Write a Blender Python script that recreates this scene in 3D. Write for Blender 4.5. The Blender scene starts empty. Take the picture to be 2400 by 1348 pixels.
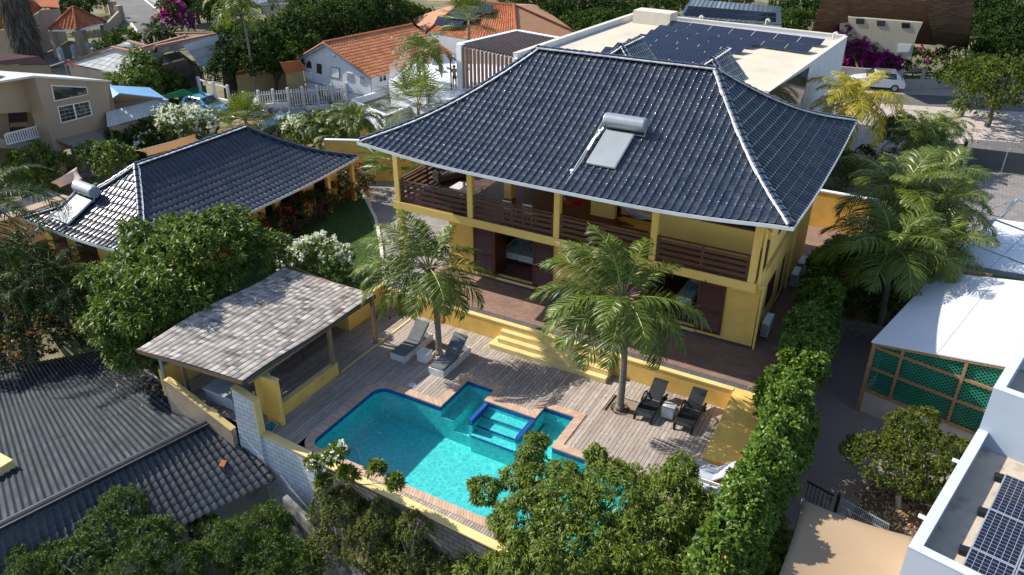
import bpy, bmesh, math, random
import numpy as np
from mathutils import Vector, Matrix
R = math.radians
scene = bpy.context.scene
# ---------------- camera
F_PX, YAW, PITCH, CAM_H = 1846.3, -.5100, .5000, 18.0
_f = np.array([math.sin(YAW)*math.cos(PITCH), math.cos(YAW)*math.cos(PITCH), -math.sin(PITCH)])
_r = np.array([math.cos(YAW), -math.sin(YAW), 0.]); _u = np.cross(_r, _f)
cam_d = bpy.data.cameras.new('camera'); cam = bpy.data.objects.new('camera', cam_d)
scene.collection.objects.link(cam)
cam_d.sensor_width = 36; cam_d.lens = F_PX/2400*36; cam_d.clip_start = .5; cam_d.clip_end = 1500
cam.matrix_world = Matrix(((_r[0], _u[0], -_f[0], 0), (_r[1], _u[1], -_f[1], 0), (_r[2], _u[2], -_f[2], CAM_H), (0, 0, 0, 1)))
scene.camera = cam
# ---------------- world and sun
SUN_DIR = Vector((1.0, .11, -.83)).normalized()      # direction the light travels
w = bpy.data.worlds.new('World'); scene.world = w; w.use_nodes = True
nt = w.node_tree; bg = nt.nodes['Background']
sky = nt.nodes.new('ShaderNodeTexSky'); sky.sky_type = 'NISHITA'; sky.sun_disc = False
to_sun = -SUN_DIR
sky.sun_elevation = math.asin(to_sun.z); sky.sun_rotation = math.atan2(to_sun.x, to_sun.y)
sky.air_density = 1.0; sky.dust_density = .6
nt.links.new(sky.outputs[0], bg.inputs[0]); bg.inputs[1].default_value = .125
sun_d = bpy.data.lights.new('sun', 'SUN'); sun_d.energy = 4.5; sun_d.angle = R(.5); sun_d.color = (1, .93, .83)
sun = bpy.data.objects.new('sun', sun_d); scene.collection.objects.link(sun)
sun.rotation_euler = SUN_DIR.to_track_quat('-Z', 'Y').to_euler(); sun.location = (-40, 0, 60)
scene.view_settings.view_transform = 'Standard'; scene.view_settings.look = 'None'
scene.view_settings.exposure = 0.78; scene.view_settings.gamma = 1
scene.cycles.max_bounces = 6; scene.cycles.transparent_max_bounces = 10; scene.cycles.diffuse_bounces = 3
scene.cycles.glossy_bounces = 3; scene.cycles.transmission_bounces = 4
# ---------------- helpers
C = scene.collection
def at(px, py, z=0.):
    "ground point at height z seen at photograph pixel (px, py): used to survey the place"
    d = _r*(px-1200)/F_PX-_u*(py-674)/F_PX+_f
    t = (z-CAM_H)/d[2]; return Vector((d[0]*t, d[1]*t, z))
def ty(px, py, y):
    d = _r*(px-1200)/F_PX-_u*(py-674)/F_PX+_f
    t = y/d[1]; return Vector((d[0]*t, y, CAM_H+d[2]*t))
def tx(px, py, x):
    d = _r*(px-1200)/F_PX-_u*(py-674)/F_PX+_f
    t = x/d[0]; return Vector((x, d[1]*t, CAM_H+d[2]*t))
def V(*a): return Vector(a)
def tag(o, label=None, cat=None, group=None, kind=None):
    if label: o['label'] = label
    if cat: o['category'] = cat
    if group: o['group'] = group
    if kind: o['kind'] = kind
    return o
def thing(name, label, cat, loc=(0, 0, 0), group=None, rz=0):
    o = bpy.data.objects.new(name, None); C.objects.link(o); o.location = loc; o.rotation_euler = (0, 0, rz)
    o.empty_display_size = .3
    return tag(o, label, cat, group)
def kids(o): return [c for c in bpy.data.objects if c.parent == o]
def copy_tree(o, loc=None, rz=None, label=None, scale=None, parent=None):
    c = o.copy(); C.objects.link(c)
    if parent: c.parent = parent
    if loc is not None: c.location = loc
    if rz is not None: c.rotation_euler = (0, 0, rz)
    if label: c['label'] = label
    if scale is not None: c.scale = (scale,)*3 if not hasattr(scale, '__len__') else scale
    for k in kids(o): copy_tree(k, parent=c)
    return c
def wloc(p):
    v = Vector((0, 0, 0))
    while p: v = v+p.location; p = p.parent
    return v
class MB:
    "collects shapes into one mesh"
    def __init__(s): s.v = []; s.f = []; s.m = []; s.mi = 0
    def add(s, vs, fs, mi=None):
        b = len(s.v); s.v += [tuple(p) for p in vs]
        for f in fs: s.f.append([b+i for i in f]); s.m.append(s.mi if mi is None else mi)
        return s
    def poly(s, pts, mi=None): return s.add(pts, [list(range(len(pts)))], mi)
    def box(s, x0, x1, y0, y1, z0, z1, mi=None):
        return s.add([(x, y, z) for z in (z0, z1) for y in (y0, y1) for x in (x0, x1)],
                     [(0, 2, 3, 1), (4, 5, 7, 6), (0, 1, 5, 4), (2, 6, 7, 3), (0, 4, 6, 2), (1, 3, 7, 5)], mi)
    def prism(s, pts, z0, z1, mi=None):
        n = len(pts)
        z0s = z0 if hasattr(z0, '__len__') else [z0]*n
        z1s = z1 if hasattr(z1, '__len__') else [z1]*n
        vs = [(p[0], p[1], a) for p, a in zip(pts, z0s)]+[(p[0], p[1], a) for p, a in zip(pts, z1s)]
        fs = [list(range(n))[::-1], list(range(n, 2*n))]+[[i, (i+1) % n, n+(i+1) % n, n+i] for i in range(n)]
        return s.add(vs, fs, mi)
    def bar(s, p, q, w, h, mi=None, up=(0, 0, 1)):
        p = Vector(p); q = Vector(q); d = (q-p).normalized(); up = Vector(up)
        if abs(d.dot(up)) > .98: up = Vector((1, 0, 0))
        a = d.cross(up).normalized()*w/2; b = a.cross(d).normalized()*h/2
        return s.add([p-a-b, p+a-b, p+a+b, p-a+b, q-a-b, q+a-b, q+a+b, q-a+b],
                     [(0, 1, 2, 3), (7, 6, 5, 4), (0, 4, 5, 1), (1, 5, 6, 2), (2, 6, 7, 3), (3, 7, 4, 0)], mi)
    def tube(s, pts, rad, n=8, mi=None, cap=True):
        pts = [Vector(p) for p in pts]; m = len(pts)
        rad = rad if hasattr(rad, '__len__') else [rad]*m
        vs = []; ref = None
        for i, p in enumerate(pts):
            d = (pts[min(i+1, m-1)]-pts[max(i-1, 0)]).normalized()
            if ref is None: ref = Vector((1, 0, 0)) if abs(d.x) < .8 else Vector((0, 1, 0))
            a = (ref-d*ref.dot(d)).normalized(); ref = a; b = d.cross(a)
            vs += [p+(a*math.cos(2*math.pi*k/n)+b*math.sin(2*math.pi*k/n))*rad[i] for k in range(n)]
        fs = [[i*n+k, i*n+(k+1) % n, (i+1)*n+(k+1) % n, (i+1)*n+k] for i in range(m-1) for k in range(n)]
        if cap: fs += [list(range(n))[::-1], [(m-1)*n+k for k in range(n)]]
        return s.add(vs, fs, mi)
    def each(s, name, mats, parent=None, bevel=0):
        "one object per box or bar added"
        n0 = 0; out = []
        comp = {}; 
        par = list(range(len(s.v)))
        def fd(a):
            while par[a] != a: par[a] = par[par[a]]; a = par[a]
            return a
        for f in s.f:
            for q in f[1:]: par[fd(q)] = fd(f[0])
        for f, m_ in zip(s.f, s.m): comp.setdefault(fd(f[0]), []).append((f, m_))
        for k, fs in comp.items():
            t = MB(); mp = {}
            for f, m_ in fs:
                for q in f:
                    if q not in mp: mp[q] = len(t.v); t.v.append(s.v[q])
                t.f.append([mp[q] for q in f]); t.m.append(m_)
            out.append(t.build(name, mats, parent, bevel))
        return out
    def slab(s, pts, t, mi=None):
        "thick sheet under a 3D polygon"
        n = len(pts); a = [Vector(p) for p in pts]
        nn = (a[1]-a[0]).cross(a[2]-a[0]).normalized()
        if nn.z < 0: nn = -nn
        b = [p-nn*t for p in a]
        return s.add(a+b, [list(range(n)), list(range(n, 2*n))[::-1]]+[[i, n+i, n+(i+1) % n, (i+1) % n] for i in range(n)], mi)
    def build(s, name, mats, parent=None, bevel=0, smooth=False, flip=True):
        me = bpy.data.meshes.new(name)
        off = wloc(parent) if parent else Vector((0, 0, 0))
        me.from_pydata([(x-off.x, y-off.y, z-off.z) for x, y, z in s.v], [], s.f)
        mats = mats if isinstance(mats, (list, tuple)) else [mats]
        for mm in mats: me.materials.append(mm)
        me.polygons.foreach_set('material_index', s.m)
        if flip:
            bm = bmesh.new(); bm.from_mesh(me); bmesh.ops.recalc_face_normals(bm, faces=bm.faces); bm.to_mesh(me); bm.free()
        o = bpy.data.objects.new(name, me); C.objects.link(o)
        if parent: o.parent = parent
        if smooth: sharp(me, 40)
        if bevel:
            b = o.modifiers.new('bevel', 'BEVEL'); b.width = bevel; b.segments = 1; b.limit_method = 'ANGLE'
        return o
def sharp(me, ang=35):
    me.polygons.foreach_set('use_smooth', [True]*len(me.polygons))
    me.set_sharp_from_angle(angle=R(ang))
def npmesh(name, vs, quads, mat, parent=None, attrs=None, smooth=False, tris=False):
    "mesh from numpy arrays; attrs: dict of per-face floats"
    me = bpy.data.meshes.new(name); k = 3 if tris else 4
    vs = np.asarray(vs, np.float32).reshape(-1, 3)
    if parent: vs = vs-np.array(wloc(parent), np.float32)
    quads = np.asarray(quads, np.int32).reshape(-1, k)
    me.vertices.add(len(vs)); me.vertices.foreach_set('co', vs.ravel())
    me.loops.add(len(quads)*k); me.loops.foreach_set('vertex_index', quads.ravel())
    me.polygons.add(len(quads)); me.polygons.foreach_set('loop_start', np.arange(0, len(quads)*k, k, dtype=np.int32))
    me.polygons.foreach_set('loop_total', np.full(len(quads), k, np.int32))
    me.update(calc_edges=True); me.validate()
    for n_, a in (attrs or {}).items():
        at_ = me.attributes.new(n_, 'FLOAT', 'FACE'); at_.data.foreach_set('value', np.asarray(a, np.float32))
    for mm in (mat if isinstance(mat, (list, tuple)) else [mat]): me.materials.append(mm)
    if smooth: me.polygons.foreach_set('use_smooth', [True]*len(me.polygons))
    o = bpy.data.objects.new(name, me); C.objects.link(o)
    if parent: o.parent = parent
    return o
# ---------------- materials
def newmat(name):
    m = bpy.data.materials.new(name); m.use_nodes = True; n = m.node_tree
    return m, n, n.nodes['Principled BSDF']
def N(n, t, **k):
    x = n.nodes.new(t)
    for a, b in k.items(): setattr(x, a, b)
    return x
def setin(x, **k):
    for a, b in k.items(): x.inputs[a.replace('_', ' ')].default_value = b
def mixc(n, fac, a, b, mode='MIX'):
    x = N(n, 'ShaderNodeMix', data_type='RGBA', blend_type=mode)
    if hasattr(fac, 'name'): n.links.new(fac, x.inputs[0])
    else: x.inputs[0].default_value = fac
    for i, c in ((6, a), (7, b)):
        if hasattr(c, 'name'): n.links.new(c, x.inputs[i])
        else: x.inputs[i].default_value = (*c, 1)
    return x.outputs[2]
def noise(n, scale, detail=4, vec=None, rough=.55, dist=0):
    x = N(n, 'ShaderNodeTexNoise'); x.inputs['Scale'].default_value = scale; x.inputs['Detail'].default_value = detail
    x.inputs['Roughness'].default_value = rough; x.inputs['Distortion'].default_value = dist
    if vec is None: vec = N(n, 'ShaderNodeTexCoord').outputs['Object']
    n.links.new(vec, x.inputs['Vector']); return x.outputs['Fac']
def ramp(n, fac, a, b):
    x = N(n, 'ShaderNodeMapRange'); n.links.new(fac, x.inputs[0]); x.inputs[1].default_value = a; x.inputs[2].default_value = b
    return x.outputs[0]
def mapping(n, scale=(1, 1, 1), rot=(0, 0, 0)):
    t = N(n, 'ShaderNodeTexCoord'); x = N(n, 'ShaderNodeMapping'); x.inputs['Scale'].default_value = scale; x.inputs['Rotation'].default_value = rot
    n.links.new(t.outputs['Object'], x.inputs['Vector']); return x.outputs[0]
def bump(n, p, h, strength=.3, dist=.02):
    x = N(n, 'ShaderNodeBump'); x.inputs['Strength'].default_value = strength; x.inputs['Distance'].default_value = dist
    n.links.new(h, x.inputs['Height']); n.links.new(x.outputs[0], p.inputs['Normal'])
def pm(name, c, c2=None, sc=3., rough=.7, bmp=0., bsc=30., metal=0., coat=0., stain=None, ssc=.8, sth=(.5, .75), island=0., spec=.5, vec=None, emit=None):
    m, n, p = newmat(name)
    p.inputs['Roughness'].default_value = rough; p.inputs['Metallic'].default_value = metal
    p.inputs['Specular IOR Level'].default_value = spec
    if coat: p.inputs['Coat Weight'].default_value = coat; p.inputs['Coat Roughness'].default_value = .12
    c2 = c2 or tuple(min(1, x*.78) for x in c)
    v = mapping(n, vec) if vec else None
    col = mixc(n, ramp(n, noise(n, sc, 5, v), .3, .7), c, c2)
    if island:
        g = N(n, 'ShaderNodeNewGeometry')
        col = mixc(n, ramp(n, g.outputs['Random Per Island'], 0, 1), col, mixc(n, 1., col, (1-island,)*3, 'MULTIPLY'))
    if stain: col = mixc(n, ramp(n, noise(n, ssc, 6, None, .65), *sth), col, stain)
    n.links.new(col, p.inputs['Base Color'])
    if bmp: bump(n, p, noise(n, bsc, 4), bmp)
    if emit: p.inputs['Emission Color'].default_value = (*emit[0], 1); p.inputs['Emission Strength'].default_value = emit[1]
    return m
def leafmat(name, dark, light, rough=.38, trans=.25, tint=None, spec=.5, tfrac=.12):
    m, n, p = newmat(name)
    a = N(n, 'ShaderNodeAttribute', attribute_name='rnd'); a.attribute_type = 'GEOMETRY'
    col = mixc(n, a.outputs['Fac'], dark, light)
    if tint:
        col = mixc(n, ramp(n, a.outputs['Fac'], 1-tfrac, 1-tfrac+.01), col, tint)
    n.links.new(col, p.inputs['Base Color']); p.inputs['Roughness'].default_value = rough; p.inputs['Specular IOR Level'].default_value = spec
    t = N(n, 'ShaderNodeBsdfTranslucent'); n.links.new(mixc(n, 1., col, (1.25, 1.3, .55), 'MULTIPLY'), t.inputs[0])
    mx = N(n, 'ShaderNodeMixShader'); mx.inputs[0].default_value = trans
    n.links.new(p.outputs[0], mx.inputs[1]); n.links.new(t.outputs[0], mx.inputs[2])
    n.links.new(mx.outputs[0], n.nodes['Material Output'].inputs[0]); return m
def brickmat(name, c1, c2, mortar, w, h, ms=.01, rough=.85, off=.5, rot=(0, 0, 0), bmp=.4, stain=None, sth=(.5, .7), vecscale=(1, 1, 1), mcol_noise=None):
    m, n, p = newmat(name)
    b = N(n, 'ShaderNodeTexBrick'); b.offset = off
    n.links.new(mapping(n, vecscale, rot), b.inputs['Vector'])
    setin(b, Scale=1., Brick_Width=w, Row_Height=h, Mortar_Size=ms, Mortar_Smooth=.2)
    b.inputs['Color1'].default_value = (*c1, 1); b.inputs['Color2'].default_value = (*c2, 1); b.inputs['Mortar'].default_value = (*mortar, 1)
    col = mixc(n, ramp(n, noise(n, 1.1, 6), .3, .75), b.outputs[0], mixc(n, 1., b.outputs[0], (.72, .72, .72), 'MULTIPLY'))
    if stain: col = mixc(n, ramp(n, noise(n, .7, 7, None, .7), *sth), col, stain)
    n.links.new(col, p.inputs['Base Color']); p.inputs['Roughness'].default_value = rough
    i = N(n, 'ShaderNodeMath', operation='SUBTRACT'); i.inputs[0].default_value = 1; n.links.new(b.outputs['Fac'], i.inputs[1])
    bump(n, p, i.outputs[0], bmp, .01); return m
M = {}
M['yellow'] = pm('yellow_paint', (.84, .545, .135), (.77, .49, .11), 1.2, .75, .12, 60, stain=(.55, .38, .12), ssc=1.1, sth=(.45, .8))
M['yellow_trim'] = pm('yellow_trim_paint', (.79, .54, .155), (.72, .48, .12), 2, .7, .06, 60)
M['yellow_cap'] = pm('pale_yellow_coping', (.72, .56, .24), (.62, .46, .18), 2, .7, .08, 60, stain=(.42, .32, .16), ssc=2.5, sth=(.62, .85))
def tilemat(name, a, b, rough=.28, coat=.5, isl=.0):
    m, n, p = newmat(name)
    at_ = N(n, 'ShaderNodeAttribute', attribute_name='rnd'); at_.attribute_type = 'GEOMETRY'
    col = mixc(n, at_.outputs['Fac'], a, b)
    col = mixc(n, ramp(n, noise(n, .9, 6), .45, .8), col, mixc(n, 1., col, (.7, .7, .75), 'MULTIPLY'))
    n.links.new(col, p.inputs['Base Color']); p.inputs['Roughness'].default_value = rough
    p.inputs['Coat Weight'].default_value = coat; p.inputs['Coat Roughness'].default_value = .1
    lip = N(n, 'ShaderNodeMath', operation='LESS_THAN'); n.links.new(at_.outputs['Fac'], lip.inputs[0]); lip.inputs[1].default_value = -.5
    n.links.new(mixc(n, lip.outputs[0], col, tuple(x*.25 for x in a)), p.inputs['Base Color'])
    bump(n, p, noise(n, 35, 3), .05, .01)
    rr_ = N(n, 'ShaderNodeMapRange'); n.links.new(noise(n, 1.6, 5), rr_.inputs[0]); rr_.inputs[1].default_value = .35; rr_.inputs[2].default_value = .7; rr_.inputs[3].default_value = rough; rr_.inputs[4].default_value = min(1, rough+.22); n.links.new(rr_.outputs[0], p.inputs['Roughness'])
    if coat:
        cr_ = N(n, 'ShaderNodeMapRange'); n.links.new(noise(n, 2.3, 5), cr_.inputs[0]); cr_.inputs[1].default_value = .4; cr_.inputs[2].default_value = .65; cr_.inputs[3].default_value = coat; cr_.inputs[4].default_value = coat*.3; n.links.new(cr_.outputs[0], p.inputs['Coat Weight'])
    else: p.inputs['Specular IOR Level'].default_value = .2
    return m
M['navy_tile'] = tilemat('navy_glazed_tile', (.009, .018, .036), (.030, .036, .050), .19, .7)
M['navy_tile_b'] = tilemat('navy_glazed_tile_worn', (.010, .020, .040), (.028, .034, .048), .30, .25)
M['grey_tile'] = tilemat('dark_grey_tile', (.030, .036, .042), (.048, .054, .060), .38, .25)
M['orange_tile'] = tilemat('orange_clay_tile', (.46, .16, .07), (.60, .25, .12), .75, 0)
M['terracotta_tile'] = tilemat('terracotta_tile', (.30, .09, .04), (.44, .15, .07), .8, 0)
M['mortar'] = pm('white_mortar', (.75, .75, .74), (.4, .4, .42), 7, .8, .3, 20)
M['gutter'] = pm('white_gutter_paint', (.68, .71, .74), (.55, .58, .62), 1.5, .45)
M['white'] = pm('white_paint', (.76, .77, .78), (.70, .71, .72), 1.3, .65, .06, 50, stain=(.55, .54, .52), ssc=1.1, sth=(.6, .9))
M['wood_red'] = pm('red_brown_wood', (.115, .028, .018), (.075, .018, .012), 2, .45, .15, 40, vec=(6, 6, 1), island=.3)
M['wood_rail'] = pm('dark_rail_wood', (.145, .062, .036), (.085, .036, .022), 3, .5, .2, 30, vec=(1, 1, 8), island=.35)
M['wood_post'] = pm('weathered_wood_post', (.30, .19, .12), (.2, .12, .07), 4, .8, .3, 30, vec=(6, 6, 1))
M['wood_floor'] = pm('brown_floor_wood', (.20, .095, .055), (.13, .06, .035), 3, .45, .1, 30, vec=(8, 1, 1), island=.3)
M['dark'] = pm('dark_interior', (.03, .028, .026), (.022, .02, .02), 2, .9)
M['glass'] = pm('dark_window_glass', (.02, .025, .03), (.03, .034, .038), 1, .06, spec=.8)
M['steel'] = pm('brushed_steel', (.42, .45, .47), (.34, .37, .39), 6, .35, .05, 60, metal=.55)
M['galv'] = pm('galvanised_steel', (.35, .40, .45), (.28, .33, .38), 4, .5, metal=.3)
M['black'] = pm('black_plastic', (.012, .016, .020), (.009, .011, .014), 3, .55, spec=.3)
M['plinth'] = pm('dark_plinth_paint', (.07, .065, .07), (.05, .046, .05), 3, .7)
M['panel_glass'] = pm('collector_glass', (.27, .30, .31), (.23, .26, .27), 1.2, .5, spec=.6)
M['greycush'] = pm('grey_cushion_fabric', (.13, .14, .155), (.10, .11, .12), 5, .9, .3, 90)
M['whitewood'] = pm('white_painted_wood', (.66, .66, .66), (.52, .52, .53), 3, .6, .2, 25)
M['linen'] = pm('white_linen', (.72, .75, .8), (.64, .68, .74), 3, .9, .2, 20)
M['teal'] = pm('teal_towel', (.02, .30, .36), (.015, .22, .28), 5, .9, .3, 60)
# ================= roofs: real tiles
def tile_surface(name, fn, u0, u1, v0, v1, pu, pv, mat, parent=None, style='roman', amp=.035, step=.03, clip=(), seed=0, k=None):
    """fn(u,v) -> xyz arrays. tiles along u (width pu) and rows up v (pv). clip = [((x,y),(nx,ny))] keep the -n side"""
    rs = np.random.RandomState(seed)
    nu = max(1, int(round((u1-u0)/pu))); nv = max(1, int(round((v1-v0)/pv))); pu = (u1-u0)/nu; pv = (v1-v0)/nv
    if style == 'roman':
        ph = np.array([0, .06, .14, .22, .30, .38, .46, .6, .85]); h = np.array([0.05, .5, .9, 1., .9, .5, .02, -.04, -.03])
    elif style == 'barrel':
        ph = np.array([0, .12, .25, .38, .5, .75]); h = np.array([0, .75, 1., .75, 0., -.35])
    elif style == 'corr':
        ph = np.arange(6)/6.; h = np.sin(ph*2*np.pi)
    elif style == 'trap':
        ph = np.array([0, .12, .2, .8, .88]); h = np.array([1., 1., 0, 0, 1.])
    elif style == 'flat':
        ph = np.array([0, .03, .5, .97]); h = np.array([-.3, 0, 0.05, 0])
    if k: ph = ph[::k]; h = h[::k]
    U = np.concatenate([u0+(np.arange(nu)[:, None]+ph[None, :]).ravel()*pu, [u1]]); H = np.concatenate([np.tile(h, nu), [h[0]]])*amp
    if style in ('corr', 'trap') and step == 0:
        Vv = np.linspace(v0, v1, nv+1); S = np.zeros(nv+1); rows = np.arange(nv)
    else:
        e_ = step*.9/pv
        Vv = np.stack([v0+np.arange(nv)*pv, v0+(np.arange(nv)+e_)*pv, v0+(np.arange(nv)+.985)*pv], 1).ravel(); S = np.tile([step*.55, step, 0.], nv)
        rows = np.repeat(np.arange(nv), 3)[:-1]
    nU, nV = len(U), len(Vv)
    uu, vv = np.meshgrid(U, Vv)
    X = np.stack(fn(uu, vv), -1).astype(float)
    row_j = rs.rand(nV, 1)*.004
    X[..., 2] += H[None, :]+S[:, None]+row_j
    idx = np.arange(nU*nV).reshape(nV, nU)
    q = np.stack([idx[:-1, :-1], idx[:-1, 1:], idx[1:, 1:], idx[1:, :-1]], -1).reshape(-1, 4)
    col = np.floor((np.arange(nU-1))/len(ph)).astype(int)
    rnd = rs.rand(nv+1, nu+1)
    att = rnd[np.minimum(rows, nv)[:, None], np.minimum(col, nu)[None, :]]
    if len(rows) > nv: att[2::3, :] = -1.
    att = att.ravel()
    o = npmesh(name, X, q, mat, parent, {'rnd': att})
    me = o.data
    off = np.array(wloc(parent)) if parent else np.zeros(3)
    bm = bmesh.new(); bm.from_mesh(me)
    for (p, n) in clip:
        bmesh.ops.bisect_plane(bm, geom=bm.verts[:]+bm.edges[:]+bm.faces[:], plane_co=(p[0]-off[0], p[1]-off[1], 0), plane_no=(n[0], n[1], 0), clear_outer=True)
    bm.normal_update()
    if sum(f.normal.z for f in list(bm.faces)[:200]) < 0: bmesh.ops.reverse_faces(bm, faces=bm.faces)
    bm.to_mesh(me); bm.free(); sharp(me, 38)
    return o
def hipcaps(mb, mort, pts_fn, n, r=.11, side=None, lift=.03):
    "overlapping barrel caps along a line; pts_fn(t) in 0..1"
    for i in range(n):
        a = Vector(pts_fn(i/n)); b = Vector(pts_fn((i+1.12)/n if i < n-1 else 1)); a.z += lift; b.z += lift
        d = (b-a).normalized(); sd = d.cross(Vector((0, 0, 1))).normalized(); up = sd.cross(d)
        K = 7; vs = []
        for q, rr, dz in ((a, r*1.12, .018), (b, r*.92, 0)):
            for j in range(K+1):
                t = math.pi*j/K; vs.append(q+sd*math.cos(t)*rr+up*(math.sin(t)*rr*.85+dz-.02))
        fs = [[j, j+1, K+2+j, K+1+j] for j in range(K)]+[list(range(K+1))]
        mb.add(vs, fs)
        if mort is not None and side is not None:
            s0 = sd*side
            q0 = a+s0*(r*.9); q1 = b+s0*(r*.9); wv = s0*(.055+random.random()*.035)
            z = Vector((0, 0, .052))
            mort.add([q0-up*.06+z*.3, q0+wv-up*.03+z*.2, q1+wv-up*.03+z*.2, q1-up*.06+z*.3, q0+up*.03, q1+up*.03, q0+wv+z*.55, q1+wv+z*.55],
                     [(0, 1, 2, 3), (4, 5, 7, 6), (0, 4, 6, 1), (3, 2, 7, 5), (1, 6, 7, 2)])
def hip_roof(parent, x0, x1, y0, y1, ze, zr, rx0, rx1, ry, prof, flare, mat, pu, pv, seed=1, along='x', mortar_sides=None, skip=(), amp=.04, capmat=None):
    """hipped roof with concave slopes. along='x': ridge from rx0 to rx1 at y=ry. along='y': x and y swap roles."""
    sw = along == 'y'
    def s_of(x, y):     # plan -> normalised slope distance for each face, front back left right
        return (y-y0)/(ry-y0), (y1-y)/(y1-ry), (x-x0)/(rx0-x0), (x1-x)/(x1-rx1)
    def hz(x, y):
        s = np.minimum.reduce([np.clip(a, -.05, 1) for a in s_of(x, y)])
        z = ze+(zr-ze)*(prof*s+(1-prof)*s*s)
        fl = 0
        for cx, cy in ((x0, y0), (x1, y0), (x0, y1), (x1, y1)):
            d = np.sqrt((x-cx)**2+(y-cy)**2); fl = fl+flare*np.exp(-(d/2.6)**1.5)
        return z+fl
    def P(x, y): return (y, x, hz(x, y)) if sw else (x, y, hz(x, y))
    def hzs(x, y, face):
        a = s_of(x, y)[face]; s = np.clip(a, -.05, 1)
        z = ze+(zr-ze)*(prof*s+(1-prof)*s*s); fl = 0
        for cx, cy in ((x0, y0), (x1, y0), (x0, y1), (x1, y1)):
            d = np.sqrt((x-cx)**2+(y-cy)**2); fl = fl+flare*np.exp(-(d/2.6)**1.5)
        return z+fl
    c = [(x0, y0), (x1, y0), (x1, y1), (x0, y1)]; r0 = (rx0, ry); r1 = (rx1, ry)
    def cl(a, b, inside):
        n = (b[1]-a[1], -(b[0]-a[0]))
        if (inside[0]-a[0])*n[0]+(inside[1]-a[1])*n[1] > 0: n = (-n[0], -n[1])
        return ((a[1], a[0]), (n[1], n[0])) if sw else (a, n)
    mid = ((x0+x1)/2, (y0+y1)/2)
    faces = {'front': (0, lambda u, v: (u, y0+v), x0, x1, ry-y0, [cl(c[0], r0, ((x0+x1)/2, y0+.1)), cl(c[1], r1, ((x0+x1)/2, y0+.1))]),
             'back': (1, lambda u, v: (u, y1-v), x0, x1, y1-ry, [cl(c[3], r0, ((x0+x1)/2, y1-.1)), cl(c[2], r1, ((x0+x1)/2, y1-.1))]),
             'left': (2, lambda u, v: (x0+v, u), y0, y1, rx0-x0, [cl(c[0], r0, (x0+.1, mid[1])), cl(c[3], r0, (x0+.1, mid[1]))]),
             'right': (3, lambda u, v: (x1-v, u), y0, y1, x1-rx1, [cl(c[1], r1, (x1-.1, mid[1])), cl(c[2], r1, (x1-.1, mid[1]))])}
    for nm, (fi, pf, ua, ub, run, clip) in faces.items():
        if nm in skip: continue
        def fn(u, v, pf=pf, fi=fi):
            x, y = pf(u, v); z = hzs(x, y, fi)
            return (y, x, z) if sw else (x, y, z)
        tile_surface('roof_slope', fn, ua, ub, -.04, run, pu, pv, mat, parent, 'roman', amp, .036, clip, seed+fi)
    caps = MB(); mo = MB()
    def line(a, b):
        def g(t):
            x = a[0]+(b[0]-a[0])*t; y = a[1]+(b[1]-a[1])*t
            z = float(hz(np.array(x), np.array(y)))+.03
            return (y, x, z) if sw else (x, y, z)
        return g
    ms = mortar_sides or {}
    for i, (a, b) in enumerate(((c[0], r0), (c[1], r1), (c[2], r1), (c[3], r0), (r0, r1))):
        L = math.hypot(b[0]-a[0], b[1]-a[1]); n = int(L/.34)
        hipcaps(caps, mo, line(a, b), n, .12, ms.get(i))
    caps.build('ridge_cap', capmat or mat, parent, smooth=True)
    if mo.v: mo.build('ridge_mortar', M['mortar'], parent)
    # gutter all round and soffit
    g = MB(); fs = MB(); K = 24
    ring = []
    for a, b in ((c[0], c[1]), (c[1], c[2]), (c[2], c[3]), (c[3], c[0])):
        for i in range(K):
            t = i/K; ring.append((a[0]+(b[0]-a[0])*t, a[1]+(b[1]-a[1])*t))
    def off(p, d):
        x = p[0]; y = p[1]; 
        return (min(max(x, x0+1e-9), x1)+(d if abs(x-x1) < 1e-6 else -d if abs(x-x0) < 1e-6 else 0), y+(d if abs(y-y1) < 1e-6 else -d if abs(y-y0) < 1e-6 else 0))
    vs = []; n = len(ring)
    for p in ring:
        z = float(hz(np.array(p[0]), np.array(p[1])))
        for dd, dz in ((-.03, -.13), (.09, -.13), (.09, .0), (.07, .0), (.065, -.09), (-.03, -.09)):
            q = off(p, dd); vs.append((q[1], q[0], z+dz) if sw else (q[0], q[1], z+dz))
    f = [[i*6+j, i*6+(j+1) % 6, ((i+1) % n)*6+(j+1) % 6, ((i+1) % n)*6+j] for i in range(n) for j in range(6)]
    g.add(vs, f); g.build('gutter', M['gutter'], parent)
    vs = []
    for p in ring:
        z = float(hz(np.array(p[0]), np.array(p[1])))-.13; q = off(p, -.04)
        vs.append((q[1], q[0], z) if sw else (q[0], q[1], z))
    zc = ze-.05; q = [(x0+1.2, y0+1.2), (x1-1.2, y0+1.2), (x1-1.2, y1-1.2), (x0+1.2, y1-1.2)]
    b0 = len(vs); inner = []
    for p in ring:
        xx = min(max(p[0], x0+1.2), x1-1.2); yy = min(max(p[1], y0+1.2), y1-1.2)
        vs.append((yy, xx, zc) if sw else (xx, yy, zc))
    f = [[i, (i+1) % n, b0+(i+1) % n, b0+i] for i in range(n)]+[[b0+i for i in range(n)]]
    fs.add(vs, f); fs.build('soffit', M['white'] if False else M['yellow_trim'], parent)
    return hz
def plane_fn(p0, pu_, pv_):
    "planar fn: p0 at u=v=0, unit vectors"
    p0 = np.array(p0); a = np.array(pu_); b = np.array(pv_)
    return lambda u, v: tuple(p0[i]+a[i]*u+b[i]*v for i in range(3))
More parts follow.
